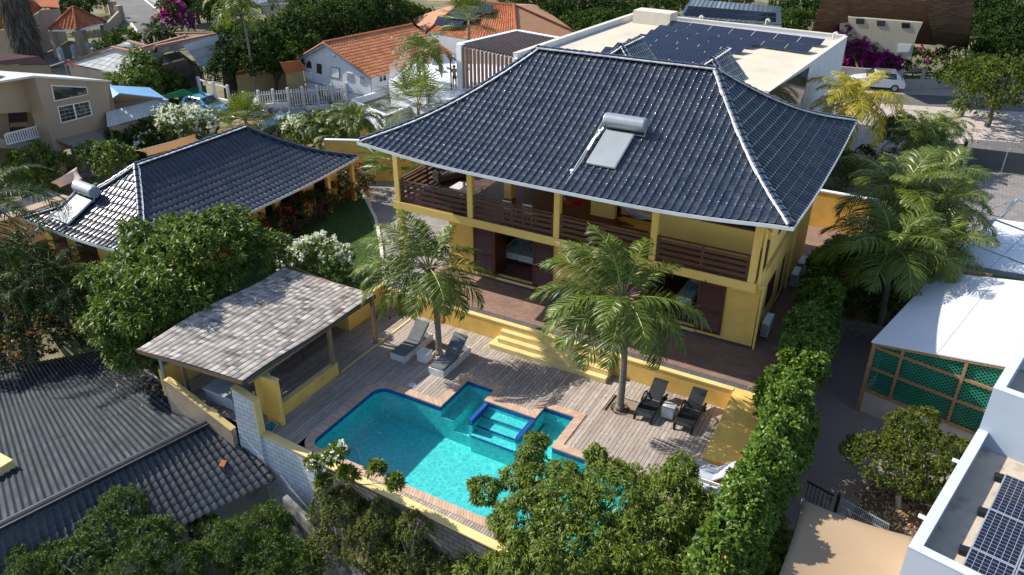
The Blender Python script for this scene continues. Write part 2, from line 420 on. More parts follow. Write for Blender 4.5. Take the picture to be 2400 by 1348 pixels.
def tiled_quad(name, A, B, Cc, D, pu, pv, mat, parent, style='roman', amp=.035, step=.03, seed=0, k=None):
    "A,B eave corners; D,C top corners above A,B (any quad, bilinear)"
    A, B, Cc, D = (np.array(Vector(p)) for p in (A, B, Cc, D))
    U = np.linalg.norm(B-A); Vl = (np.linalg.norm(D-A)+np.linalg.norm(Cc-B))/2
    def fn(u, v):
        s = (u/U)[..., None]; t = (v/Vl)[..., None]
        X = (A*(1-s)+B*s)*(1-t)+(D*(1-s)+Cc*s)*t
        return X[..., 0], X[..., 1], X[..., 2]
    return tile_surface(name, fn, 0, U, 0, Vl, pu, pv, mat, parent, style, amp, step, (), seed, k)
def tiled_tri(name, A, B, T, pu, pv, mat, parent, style='roman', amp=.035, step=.03, seed=0, k=None):
    "hip end: eave A-B, apex T, clipped along A-T and B-T in plan"
    A = Vector(A); B = Vector(B); T = Vector(T); u = (B-A).normalized(); U = (B-A).length
    foot = A+u*((T-A).dot(u)); v = T-foot; Vl = v.length; v.normalize()
    def cl(a, b, ins):
        n = Vector((b.y-a.y, -(b.x-a.x)))
        if (ins.x-a.x)*n.x+(ins.y-a.y)*n.y > 0: n = -n
        return ((a.x, a.y), (n.x, n.y))
    mid = (A+B+T)/3
    return tile_surface(name, plane_fn(A, u, v), 0, U, 0, Vl, pu, pv, mat, parent, style, amp, step, [cl(A, T, mid), cl(B, T, mid)], seed, k)
def tiled_trap(name, A, B, T0, T1, pu, pv, mat, parent, style='roman', amp=.035, step=.03, seed=0, k=None):
    "eave A-B, ridge T0 (A side) - T1 (B side), hips clipped in plan; planar"
    A = Vector(A); B = Vector(B); T0 = Vector(T0); T1 = Vector(T1); u = (B-A).normalized(); U = (B-A).length
    foot = A+u*((T0-A).dot(u)); v = T0-foot; Vl = v.length; v.normalize()
    def cl(a, b, ins):
        n = Vector((b.y-a.y, -(b.x-a.x)))
        if (ins.x-a.x)*n.x+(ins.y-a.y)*n.y > 0: n = -n
        return ((a.x, a.y), (n.x, n.y))
    mid = (A+B+T0+T1)/4
    ua = min(0, (T0-A).dot(u)); ub = max(U, (T1-A).dot(u))
    return tile_surface(name, plane_fn(A, u, v), ua, ub, 0, Vl, pu, pv, mat, parent, style, amp, step, [cl(A, T0, mid), cl(B, T1, mid)], seed, k)
# ================= foliage
def unit(a): return a/np.maximum(np.linalg.norm(a, axis=-1, keepdims=True), 1e-9)
def leaves(centers, outward, n, L, W, rs, droop=.3, spread=1., fold=.15):
    "n leaves around every centre; returns verts, quads, rnd"
    m = len(centers); c = np.repeat(centers, n, 0); o = np.repeat(outward, n, 0); k = len(c)
    d = unit(o+rs.normal(size=(k, 3))*spread+np.array([0, 0, -droop])*rs.uniform(.3, 1.4, (k, 1)))
    side = unit(np.cross(d, unit(rs.normal(size=(k, 3))*.55+np.array([0, 0, 1.])+o*.4)))
    nn = np.cross(side, d)
    l = L*rs.uniform(.65, 1.25, (k, 1)); w = W*rs.uniform(.8, 1.2, (k, 1))
    base = c+d*l*.08; tip = base+d*l+np.array([0, 0, -1.])*l*droop*.35
    mid = base+d*l*.48+nn*w*fold
    vs = np.stack([base, mid-side*w*.5, tip, mid+side*w*.5], 1).reshape(-1, 3)
    q = np.arange(k*4).reshape(-1, 4)
    rnd = np.clip(np.repeat(rs.rand(m), n)*.55+rs.rand(k)*.45, 0, 1)
    return vs, q, rnd
def lobe_points(lobes, spacing, rs, keep=.82, jit=.16, bottom=-.45):
    P = []; O = []
    for (c, r) in lobes:
        c = np.array(c, float); r = np.array(r if hasattr(r, '__len__') else (r, r, r), float)
        area = 4*np.pi*((r[0]*r[1])**1.6/3+(r[0]*r[2])**1.6/3+(r[1]*r[2])**1.6/3)**(1/1.6)
        n = max(8, int(area/spacing**2)); d = unit(rs.normal(size=(n, 3))); d = d[d[:, 2] > bottom]
        # lumps
        ph = rs.uniform(0, 6.28, 6)
        lump = 1+.13*np.sin(d[:, 0]*5+ph[0])*np.sin(d[:, 1]*6+ph[1])+.09*np.sin(d[:, 2]*9+ph[2]+d[:, 0]*7)+.05*np.sin(d[:, 1]*13+ph[3])
        rad = lump*(1-jit*rs.rand(len(d))**1.5)
        p = c+d*r*rad[:, None]; P.append(p); O.append(unit(d/r))
    P = np.concatenate(P); O = np.concatenate(O)
    ok = np.ones(len(P), bool)
    for (c, r) in lobes:
        c = np.array(c, float); r = np.array(r if hasattr(r, '__len__') else (r, r, r), float)
        ok &= (((P-c)/r)**2).sum(1) > keep**2*.8
    return P[ok], O[ok]
def crown(name, lobes, mat, parent, spacing=.3, n=8, L=.2, W=.06, seed=0, droop=.4, spread=.9, layers=((1., 1.), (.82, .6)), jit=.16, bottom=-.45, fold=.15, sat=5):
    rs = np.random.RandomState(seed); VS = []; Q = []; RN = []; b = 0
    if sat:
        ex = []
        for c, r in lobes:
            r = np.array(r if hasattr(r, '__len__') else (r, r, r), float)
            for _ in range(sat):
                d = unit(rs.normal(size=3)); d[2] = abs(d[2])*.9-.15; d = unit(d); ex.append((tuple(np.array(c)+d*r*rs.uniform(.82, 1.08)), tuple(r*rs.uniform(.2, .38))))
        lobes = list(lobes)+ex
    for sc, dens in layers:
        lb = [(c, tuple(np.array(r if hasattr(r, '__len__') else (r, r, r))*sc)) for c, r in lobes]
        P, O = lobe_points(lb, spacing/math.sqrt(dens), rs, .85, jit, bottom)
        v, q, r_ = leaves(P, O, n, L, W, rs, droop, spread, fold); VS.append(v); Q.append(q+b); RN.append(r_); b += len(v)
    return npmesh(name, np.concatenate(VS), np.concatenate(Q), mat, parent, {'rnd': np.concatenate(RN)})
def flowers(name, lobes, mat, parent, spacing=.4, n=6, L=.06, W=.06, seed=0, zmin=.1, cl=.07):
    rs = np.random.RandomState(seed); P, O = lobe_points(lobes, spacing, rs, .9, .06, zmin)
    P = P+O*.06; k = 5
    P2 = np.repeat(P, k, 0)+rs.normal(size=(len(P)*k, 3))*cl; O2 = np.repeat(O, k, 0)
    v, q, r_ = leaves(P2, O2, n, L, W, rs, 0, .9, 0)
    return npmesh(name, v, q, mat, parent, {'rnd': r_})
def branches(name, base, tips, mat, parent, r0=.18, seed=0, fork=.45):
    rs = random.Random(seed); mb = MB(); base = Vector(base)
    top = sum((Vector(t) for t in tips), Vector())/len(tips); f = base.lerp(top, fork); f.x = base.x*.6+f.x*.4; f.y = base.y*.6+f.y*.4
    mb.tube([base, base.lerp(f, .5)+V(rs.uniform(-.1, .1), rs.uniform(-.1, .1), 0), f], [r0*1.2, r0, r0*.8], 8)
    for t in tips:
        t = Vector(t); m1 = f.lerp(t, .35)+V(rs.uniform(-.2, .2), rs.uniform(-.2, .2), .2); m2 = f.lerp(t, .7)+V(rs.uniform(-.2, .2), rs.uniform(-.2, .2), .15)
        mb.tube([f-V(0, 0, .05), m1, m2, t], [r0*.6, r0*.42, r0*.28, r0*.1], 6)
        for _ in range(3):
            a = m1.lerp(t, rs.random()*.8); b = a+V(rs.uniform(-1, 1), rs.uniform(-1, 1), rs.uniform(.1, .8))*((t-f).length*.28)
            mb.tube([a, a.lerp(b, .5)+V(0, 0, .05), b], [r0*.2, r0*.14, r0*.05], 5)
    return mb.build(name, mat, parent, smooth=True)
def frond_mesh(base, az, el0, L, bend, rs, nl=44, ll=.75, lw=.045, wind=(0, 0), leaf_droop=.5, sweep=.55, vee=.35, tipdroop=1.0):
    "one pinnate frond; returns rachis pts, verts, quads"
    S = 15; p = np.array(base, float); el = el0; pts = [p.copy()]; dirs = []
    azz = az; ds = L/(S-1)
    for i in range(S-1):
        t = i/(S-1)
        d = np.array([math.cos(azz)*math.cos(el), math.sin(azz)*math.cos(el), math.sin(el)])
        d = unit(d+np.array([wind[0], wind[1], 0])*t*.5); dirs.append(d); p = p+d*ds; pts.append(p.copy())
        el -= bend*(.5+1.3*t)*(1.0/(S-1))*(1.0 if el > -1.35 else 0); 
    dirs.append(dirs[-1]); pts = np.array(pts); dirs = np.array(dirs)
    t = np.linspace(.13, .985, nl)
    T = np.repeat(t, 2)+rs.uniform(-.006, .006, nl*2); sgn = np.tile([1., -1.], nl)
    fi = np.clip(T*(S-1), 0, S-1.001); i0 = fi.astype(int); fr = (fi-i0)[:, None]
    P = pts[i0]*(1-fr)+pts[i0+1]*fr; D = unit(dirs[i0]*(1-fr)+dirs[i0+1]*fr)
    up = np.array([0, 0, 1.]); sidev = np.cross(D, up); ln = np.linalg.norm(sidev, axis=1, keepdims=True)
    sidev = np.where(ln < .15, np.array([-math.sin(az), math.cos(az), 0.]), sidev/np.maximum(ln, 1e-6))
    nrm = np.cross(sidev, D)
    prof = np.sin(np.clip(.12+T*.95, 0, 1)*np.pi)**.55*(1-.45*T); prof = prof/prof.max()
    l = (ll*1.15*prof*rs.uniform(.75, 1.12, len(T)))[:, None]; lw = lw*.85
    dr = unit(sidev*sgn[:, None]+D*sweep*(1+T[:, None]*.8)+nrm*vee*rs.uniform(.3, 1.2, (len(T), 1))+rs.normal(size=(len(T), 3))*.12)
    g = np.array([0, 0, -1.])+np.array([wind[0], wind[1], 0])*1.2
    a = P; b = P+dr*l*.5+g*l*leaf_droop*.13; c = P+dr*l*.85+g*l*leaf_droop*.42; e = c+unit(dr*.35+g*leaf_droop)*l*.28*tipdroop
    wv = unit(np.cross(dr, nrm+rs.normal(size=(len(T), 3))*.35))*lw*.5
    k = len(T)
    vs = np.stack([a-wv*.6, a+wv*.6, b-wv, b+wv, c-wv*.7, c+wv*.7, e-wv*.08, e+wv*.08], 1).reshape(-1, 3)
    q = (np.arange(k)*8)[:, None, None]+np.array([[0, 1, 3, 2], [2, 3, 5, 4], [4, 5, 7, 6]])[None]
    return pts, vs, q.reshape(-1, 4)
M['bark'] = pm('grey_bark', (.16, .13, .10), (.09, .075, .06), 6, .9, .5, 25)
M['palm_bark'] = pm('ringed_palm_bark', (.21, .185, .155), (.12, .105, .09), 3, .9, .4, 14, vec=(1, 1, 14))
M['palm_rachis'] = pm('yellow_green_rachis', (.30, .30, .06), (.22, .24, .05), 3, .5)
M['palm_leaf'] = leafmat('coconut_leaf', (.03, .07, .010), (.15, .20, .028), .42, .3, spec=.35)
M['palm_leaf_yellow'] = leafmat('yellow_palm_leaf', (.22, .21, .015), (.58, .46, .02), .45, .35)
M['palm_leaf_lime'] = leafmat('lime_palm_leaf', (.05, .09, .012), (.18, .22, .025), .35, .3)
M['palm_leaf_dark'] = leafmat('dark_palm_leaf', (.012, .030, .006), (.05, .09, .014), .55, .2, spec=.2)
M['dead_leaf'] = leafmat('dead_palm_leaf', (.16, .10, .045), (.36, .25, .13), .8, .2, spec=.2)
def palm(name, label, base, crown_c, n, L, leafm, seed=0, group=None, ll=.75, lw=.045, nl=60, wind=(0, 0), r=.13, els=(80, -25), bend=1.5, azs=None, trunkm=None, cat='palm', dead=0, boots=True, droop=.5, sweep=.55, rach=.022, frs=None):
    rs = np.random.RandomState(seed); base = Vector(base); cc = Vector(crown_c)
    t = thing(name, label, cat, base, group)
    mb = MB(); H = (cc-base).length; K = max(5, int(H/.12)); pts = []; rad = []
    for i in range(K+1):
        s = i/K; p = base.lerp(cc, s); bow = math.sin(s*math.pi)*.04*H; p = p+V(bow*.5, bow*.2, 0)
        pts.append(p); rad.append(r*(1.0-.28*s)*(1.35 if s < .04 else 1)*(1+(.05 if i % 2 else -.02)))
    mb.tube(pts, rad, 10); mb.build('trunk', trunkm or M['palm_bark'], t, smooth=False)
    VS = []; Q = []; RN = []; b = 0; ra = MB()
    for i in range(n):
        s = (i+.5)/n; el = R(els[0]+(els[1]-els[0])*s**.9)+rs.uniform(-.12, .12)
        az = (azs[i] if azs else i*2.39996)+rs.uniform(-.15, .15)
        if frs: az, el, Lf = R(frs[i][0]), R(frs[i][1]), frs[i][2]
        else: Lf = L*rs.uniform(.82, 1.08)*(.75 if s < .12 else 1)
        o_ = np.array(cc)+np.array([math.cos(az), math.sin(az), 0])*.1
        p, v, q = frond_mesh(o_, az, el, Lf, bend*rs.uniform(.8, 1.2), rs, nl, ll*Lf/L, lw, wind, droop, sweep)
        VS.append(v); Q.append(q+b); b += len(v); rr = .25+.75*rs.rand()
        RN.append(np.clip(rr*.6+rs.rand(len(q))*.4*np.ones(len(q)), 0, 1))
        ra.tube([Vector(x) for x in p[::2]], [rach*(1.3-.95*j/(len(p[::2])-1)) for j in range(len(p[::2]))], 4)
    npmesh('fronds', np.concatenate(VS), np.concatenate(Q), leafm, t, {'rnd': np.concatenate(RN)})
    ra.build('frond_stems', M['palm_rachis'], t, flip=False)
    if dead:
        VS = []; Q = []; b = 0
        for i in range(dead):
            az = rs.uniform(0, 6.28); p, v, q = frond_mesh(np.array(cc)+np.array([math.cos(az), math.sin(az), -1.5])*.12, az, R(-35), L*.75, 1.1, rs, 34, ll*.8, lw*.7, wind, 1.3, .7)
            VS.append(v); Q.append(q+b); b += len(v)
        npmesh('dead_fronds', np.concatenate(VS), np.concatenate(Q), M['dead_leaf'], t, {'rnd': rs.rand(b//8*3)})
    if boots:
        bt = MB()
        for i in range(16):
            az = i*2.4; a = cc+V(math.cos(az)*r*.6, math.sin(az)*r*.6, -.25+rs.rand()*.1)
            bt.tube([a, a+V(math.cos(az)*.22, math.sin(az)*.22, .28), a+V(math.cos(az)*.5, math.sin(az)*.5, .35+rs.rand()*.1)], [.05, .035, .015], 5)
        bt.build('frond_bases', M['wood_post'], t)
    return t
def fan_palm(name, label, base, cc, n, L, leafm, seed=0, group=None, r=.1, petiole=.7, els=(75, -20), blades=22, bw=.05):
    rs = np.random.RandomState(seed); base = Vector(base); cc = Vector(cc); t = thing(name, label, 'palm', base, group)
    mb = MB(); mb.tube([base, base.lerp(cc, .5), cc], [r*1.2, r, r*.9], 9); mb.build('trunk', M['palm_bark'], t)
    VS = []; Q = []; RN = []; b = 0; ra = MB()
    for i in range(n):
        s = (i+.5)/n; el = R(els[0]+(els[1]-els[0])*s)+rs.uniform(-.1, .1); az = i*2.39996+rs.uniform(-.2, .2)
        d = np.array([math.cos(az)*math.cos(el), math.sin(az)*math.cos(el), math.sin(el)])
        h = np.array(cc)+d*L*petiole; ra.tube([cc, Vector(h)], [.025, .012], 4)
        sv = unit(np.cross(d, [0, 0, 1.])); nr = np.cross(sv, d)
        a = np.linspace(-1.75, 1.75, blades); 
        bd = d[None]*np.cos(a)[:, None]+sv[None]*np.sin(a)[:, None]+nr[None]*.12
        bd = unit(bd); l = L*(1-.25*np.abs(a)/1.75)*rs.uniform(.9, 1.05, blades); l = l[:, None]
        wv = unit(np.cross(bd, nr[None]+rs.normal(size=(blades, 3))*.4))*bw*.5
        g = np.array([0, 0, -1.]); p0 = h[None]+bd*.02; p1 = h+bd*l*.55+g*l*.02; p2 = h+bd*l*.95+g*l*.16
        v = np.stack([p0-wv*.3, p0+wv*.3, p1-wv, p1+wv, p2-wv*.06, p2+wv*.06], 1).reshape(-1, 3)
        q = ((np.arange(blades)*6)[:, None, None]+np.array([[0, 1, 3, 2], [2, 3, 5, 4]])[None]).reshape(-1, 4)
        VS.append(v); Q.append(q+b); b += len(v); RN.append(np.clip(rs.rand()*.5+rs.rand(len(q))*.5, 0, 1))
    npmesh('fan_leaves', np.concatenate(VS), np.concatenate(Q), leafm, t, {'rnd': np.concatenate(RN)})
    ra.build('leaf_stalks', M['palm_rachis'], t, flip=False)
    return t
# ================= MAIN HOUSE
T0 = .9; SL0, SL1 = 4.08, 4.5; YF = 26.07; YW = 27.5; XR = -4.55; XLW = -18.7; XLS = -20.7
house = thing('yellow_villa', 'large two storey yellow villa with navy blue glazed hip roof and long wooden balcony', 'house', (-12, 30, .9))
hb = MB()
def wall_open(mb, x0, x1, y0, y1, z0, z1, opens):
    "wall slab along x with rectangular openings (xa,xb,za,zb)"
    opens = sorted(opens); x = x0
    for xa, xb, za, zb in opens:
        mb.box(x, xa, y0, y1, z0, z1); x = xb
        if za > z0: mb.box(xa, xb, y0, y1, z0, za)
        if zb < z1: mb.box(xa, xb, y0, y1, zb, z1)
    mb.box(x, x1, y0, y1, z0, z1)
wall_open(hb, XLW, XR, YW, YW+.25, T0, SL0, [(-16.25, -14.2, 1.16, 3.4), (-9.2, -6.85, 1.16, 3.4)])
# right wall in two steps with openings, left wall, back wall
def wall_open_y(mb, x0, x1, y0, y1, z0, z1, opens):
    opens = sorted(opens); y = y0
    for ya, yb, za, zb in opens:
        mb.box(x0, x1, y, ya, z0, z1); y = yb
        if za > z0: mb.box(x0, x1, ya, yb, z0, za)
        if zb < z1: mb.box(x0, x1, ya, yb, zb, z1)
    mb.box(x0, x1, y, y1, z0, z1)
wall_open_y(hb, XR-.25, XR, YW+.25, 33.3, T0, SL0, [(28.9, 30.2, 2.0, 3.2), (31.6, 32.6, 1., 3.1)])
wall_open_y(hb, XR-.25, XR+.12, 33.3, 36.8, T0, 7.5, [(34.8, 36.0, 5.0, 6.4)])
hb.box(XLW, XLW+.25, YW+.25, 36.8, T0, SL0); hb.box(XLW+.25, XR-.25, 37.35, 36.8, T0, 7.0)
hb.build('ground_floor_wall', M['yellow'], house)
ub = MB()
wall_open(ub, -8.6, XR, YW+.35, YW+.6, SL1, 7.5, [(-8.25, -5.05, 5.72, 6.7)])
ub.box(-8.85, -8.6, YW+.35, 33, SL1, 7.5)
wall_open_y(ub, XR-.25, XR, YW+.6, 33.3, SL1, 7.5, [(29.2, 30.4, 5.2, 6.5)])
ub.box(-12.3, -11.2, 28.9, 29.15, SL1, 7.5); ub.box(-11.2, -8.85, 29.6, 29.85, SL1, 7.5)
ub.box(-12.3, -12.05, 29.15, 34, SL1, 7.5)
ub.box(-16.47, -16.1, 28.7, 29.1, SL1, 7.5)
ub.box(-18.4, -12.3, 34, 34.25, SL1, 7.5)
ub.build('upper_floor_wall', M['yellow_trim'], house)
# dark recesses behind ground openings: rooms
M['room'] = pm('cream_room_wall', (.42, .38, .30), (.36, .32, .25), 2)
for xa, xb in ((-17.6, -13.4), (-9.6, -5.0)):
    rm = MB(); rm.box(xa, xb, 33, 33.05, T0, SL0); rm.box(xa-.05, xa, YW+.25, 33, T0, SL0); rm.box(xb, xb+.05, YW+.25, 33, T0, SL0)
    rm.build('room_wall', M['room'], house)
for xa, xb in ((-17.6, -13.4), (-9.6, -5.0)):
    fl = MB(); x = xa
    while x < xb-.02:
        fl.box(x+.003, min(x+.14, xb)-.003, YW+.02, 33, T0+.05, T0+.25); x += .14
    fl.build('room_floor', M['wood_floor'], house)
sb = MB(); sb.box(XLS, XR+.03, YF, YW+.24, SL0+.05, SL1-.012); sb.box(XLS, XR-.3, YW+.3, 34.2, SL0+.05, SL1-.02)
sb.box(XLS, XLS+.4, YF+.4, 33, SL0-.1, SL0+.05); 
sb.build('balcony_slab', M['yellow_trim'], house)
bf = MB(); y = YF+.03
while y < 33.9:
    x = XLS+.02
    while x < XR-.05:
        x2 = min(x+random.Random(int(y*99+x*7)).uniform(2.5, 4.5), XR-.02)
        if not (y > YW+.2 and x2 > -8.9): bf.box(x+.004, x2-.004, y+.005, y+.135, SL1-.01, SL1+.02)
        x = x2
    y += .14
bf.build('balcony_deck', M['wood_rail'], house)
it = MB(); it.box(-16, -12.35, 30.4, 33.9, SL1+.03, SL1+.05)
it.build('porch_floor_tiles', brickmat('dark_porch_tile', (.10, .085, .075), (.12, .10, .09), (.03, .03, .03), .6, .6, .012, .35, 0), house)
for x in (-20.45, -16.65, -12.57, -8.5, -4.72):
    c = MB(); c.box(x-.125, x+.125, YF+.02, YF+.27, SL1-.01, 7.5); c.build('column', M['yellow_trim'], house, .01)
c = MB(); c.box(-20.57, -20.33, 32.6, 32.84, SL1-.01, 7.5); c.build('column', M['yellow_trim'], house, .01)
c = MB(); c.box(-20.6, -20.3, YF+.05, YF+.3, T0, SL0+.05); c.box(-20.6, -20.3, 32.5, 32.8, T0, SL0+.05); c.each('lower_column', M['yellow'], house, .01)
pl = MB(); pl.box(XLW-.02, XR+.02, YW-.03, YW, T0, T0+.12); pl.box(XR, XR+.03, YW, 33.3, T0, T0+.12); pl.build('plinth', M['plinth'], house)
sl = MB()
for xa, xb in ((-16.25, -14.2), (-9.2, -6.85)): sl.box(xa, xb, YW-.06, YW-.031, T0+.13, 1.22); sl.box(xa, xb, YW-.06, YW+.2, 1.165, 1.22)
sl.each('door_sill', M['yellow_cap'], house)
# railings
def railing(p, q, posts, nm='balcony_railing'):
    p = Vector(p); q = Vector(q); e = MB(); d = (q-p)
    e.bar(p+V(0, 0, 1.0), q+V(0, 0, 1.0), .09, .05)
    for z, h in ((.16, .14), (.40, .14), (.64, .14), (.84, .10)): e.bar(p+V(0, 0, z), q+V(0, 0, z), .035, h)
    o = e.build('railing_plank', M['wood_rail'], house)
    e = MB()
    for t in posts:
        a = p.lerp(q, t); e.bar(a+V(0, .03, .02), a+V(0, .03, 1.0), .09, .08)
    e.each('railing_post', M['wood_rail'], house)
cols = [-20.45, -16.65, -12.57, -8.5, -4.72]
for a, b in zip(cols, cols[1:]): railing((a+.14, YF+.12, SL1), (b-.14, YF+.12, SL1), (.02, .5, .98))
railing((-20.45, YF+.3, SL1), (-20.45, 32.6, SL1), (.02, .33, .66, .98)); railing((-4.62, YF+.3, SL1), (-4.62, YW+.3, SL1), (.05, .95))
# louvred doors
def louvre(x0, x1, y, z0, z1, label=None, rows=34, ajar=0):
    d = MB(); s = .09
    d.box(x0, x0+s, y, y+.05, z0, z1); d.box(x1-s, x1, y, y+.05, z0, z1)
    zm = z0+(z1-z0)*.42
    for a, b in ((z0, z0+.14), (zm-.05, zm+.05), (z1-.1, z1)): d.box(x0+s, x1-s, y+.001, y+.049, a, b)
    n = rows
    for i in range(n):
        z = z0+.14+(z1-z0-.24)*(i+.5)/n
        if abs(z-zm) < .06: continue
        d.add([(x0+s, y+.008, z-.028), (x1-s, y+.008, z-.028), (x1-s, y+.042, z+.022), (x0+s, y+.042, z+.022)], [(0, 1, 2, 3)])
    o = d.build('louvre_door', M['wood_red'], house, flip=False)
    h = MB(); h.tube([(x0+.05, y-.03, (z0+z1)/2), (x0+.16, y-.03, (z0+z1)/2)], .012, 6); h.tube([(x0+.05, y, (z0+z1)/2), (x0+.05, y-.03, (z0+z1)/2)], .01, 6)
    h.build('handle', M['steel'], o)
louvre(-17.36, -16.28, YW-.07, 1.17, 3.42); louvre(-14.3, -13.32, YW-.07, 1.17, 3.42)
louvre(-6.9, -5.82, YW-.07, 1.17, 3.42); louvre(-10.2, -9.15, YW-.07, 1.17, 3.42)
d = MB(); d.box(-16.3, -16.2, YW-.1, YW+.9, 1.2, 3.38); d.build('door_jamb', M['wood_red'], house)
# upper window
wf = MB(); x0, x1, y, z0, z1 = -8.25, -5.05, YW+.33, 5.72, 6.7
for a, b, c_, d_ in ((x0, x1, z0, z0+.07), (x0, x1, z1-.07, z1)): wf.box(a, b, y, y+.08, c_, d_)
for k in range(5):
    xx = x0+(x1-x0-.07)*k/4; wf.box(xx, xx+.07, y+.001, y+.079, z0+.07, z1-.07)
o = wf.build('window', M['wood_red'], house)
g = MB(); g.box(x0+.05, x1-.05, y+.05, y+.07, z0+.05, z1-.05); g.build('pane', M['glass'], o)
g = MB()
for i in range(14): z = z0+.1+i*.058; g.add([(x0+.07, y+.01, z), (x0+.8, y+.01, z), (x0+.8, y+.045, z+.045), (x0+.07, y+.045, z+.045)], [(0, 1, 2, 3)])
g.build('louvre', M['wood_red'], o, flip=False)
for (xa, ya, yb, za, zb) in ((XR, 28.9, 30.2, 2.0, 3.2), (XR, 29.2, 30.4, 5.2, 6.5), (XR+.12, 34.8, 36.0, 5.0, 6.4)):
    wf = MB()
    for a, b, c_, d_ in ((ya, yb, za, za+.06), (ya, yb, zb-.06, zb)): wf.box(xa-.1, xa+.03, a, b, c_, d_)
    for a in (ya, (ya+yb)/2-.03, yb-.06): wf.box(xa-.099, xa+.029, a, a+.06, za+.06, zb-.06)
    o = wf.build('window', M['wood_red'], house); g = MB(); g.box(xa-.07, xa-.05, ya+.03, yb-.03, za+.03, zb-.03); g.build('pane', M['glass'], o)
d = MB(); d.box(XR-.12, XR-.06, 31.6, 32.6, 1., 3.1); d.build('side_door', M['wood_red'], house)
# roof
X0, X1, Y0, Y1 = -20.95, -3.45, 24.5, 37.6
hip_roof(house, X0, X1, Y0, Y1, 7.3, 10.64, -16.22, -8.27, 31.3, .66, .34, M['navy_tile'], .29, .34, 11, mortar_sides={0: 1, 1: -1, 2: -1, 4: 1}, amp=.055)
# small rear hips behind ridge
for (px, py, w_) in ((1456, 110, 2.3), (1668, 140, 2.3)):
    p = ty(px, py, 34.4); zt = p.z; r_ = w_/2
    tiled_tri('rear_roof_slope', (p.x-r_, 33.6, zt-.9), (p.x+r_, 33.6, zt-.9), (p.x, 34.4, zt), .29, .34, M['navy_tile'], house, seed=5)
    tiled_quad('rear_roof_slope', (p.x-r_, 36.9, zt-1.25), (p.x-r_, 33.6, zt-.9), (p.x, 34.4, zt), (p.x, 36.9, zt), .29, .34, M['navy_tile'], house, seed=6)
    tiled_quad('rear_roof_slope', (p.x+r_, 33.6, zt-.9), (p.x+r_, 36.9, zt-1.25), (p.x, 36.9, zt), (p.x, 34.4, zt), .29, .34, M['navy_tile'], house, seed=7)
    cp = MB(); mo_ = MB()
    for a, b in (((p.x-r_, 33.6, zt-.9), (p.x, 34.4, zt)), ((p.x+r_, 33.6, zt-.9), (p.x, 34.4, zt)), ((p.x, 34.4, zt), (p.x, 36.9, zt))):
        hipcaps(cp, mo_, lambda t, a=a, b=b: Vector(a).lerp(Vector(b), t), 7, .11, 1)
    cp.build('ridge_cap', M['navy_tile'], house, smooth=True); mo_.build('ridge_mortar', M['mortar'], house)
# downpipes
dp = MB(); dp.tube([(-4.0, 24.6, 7.2), (-4.42, YF-.1, 6.8), (-4.44, YF+.1, 4.6), (-4.44, YF+.3, 4.2), (-4.44, YW-.1, 3.75), (-4.44, YW-.08, 3.4), (-4.44, YW-.08, .98)], .05, 8)
dp.build('downpipe', M['yellow_trim'], house, smooth=True)
lp = MB(); lp.tube([(-6.3, YF-.02, 4.2), (-6.3, YF-.12, 4.26), (-6.3, YF-.16, 4.2)], .012, 5); lp.tube([(-6.3, YF-.16, 4.22), (-6.3, YF-.16, 4.1)], [.03, .07], 10); lp.build('wall_lamp', M['black'], house)
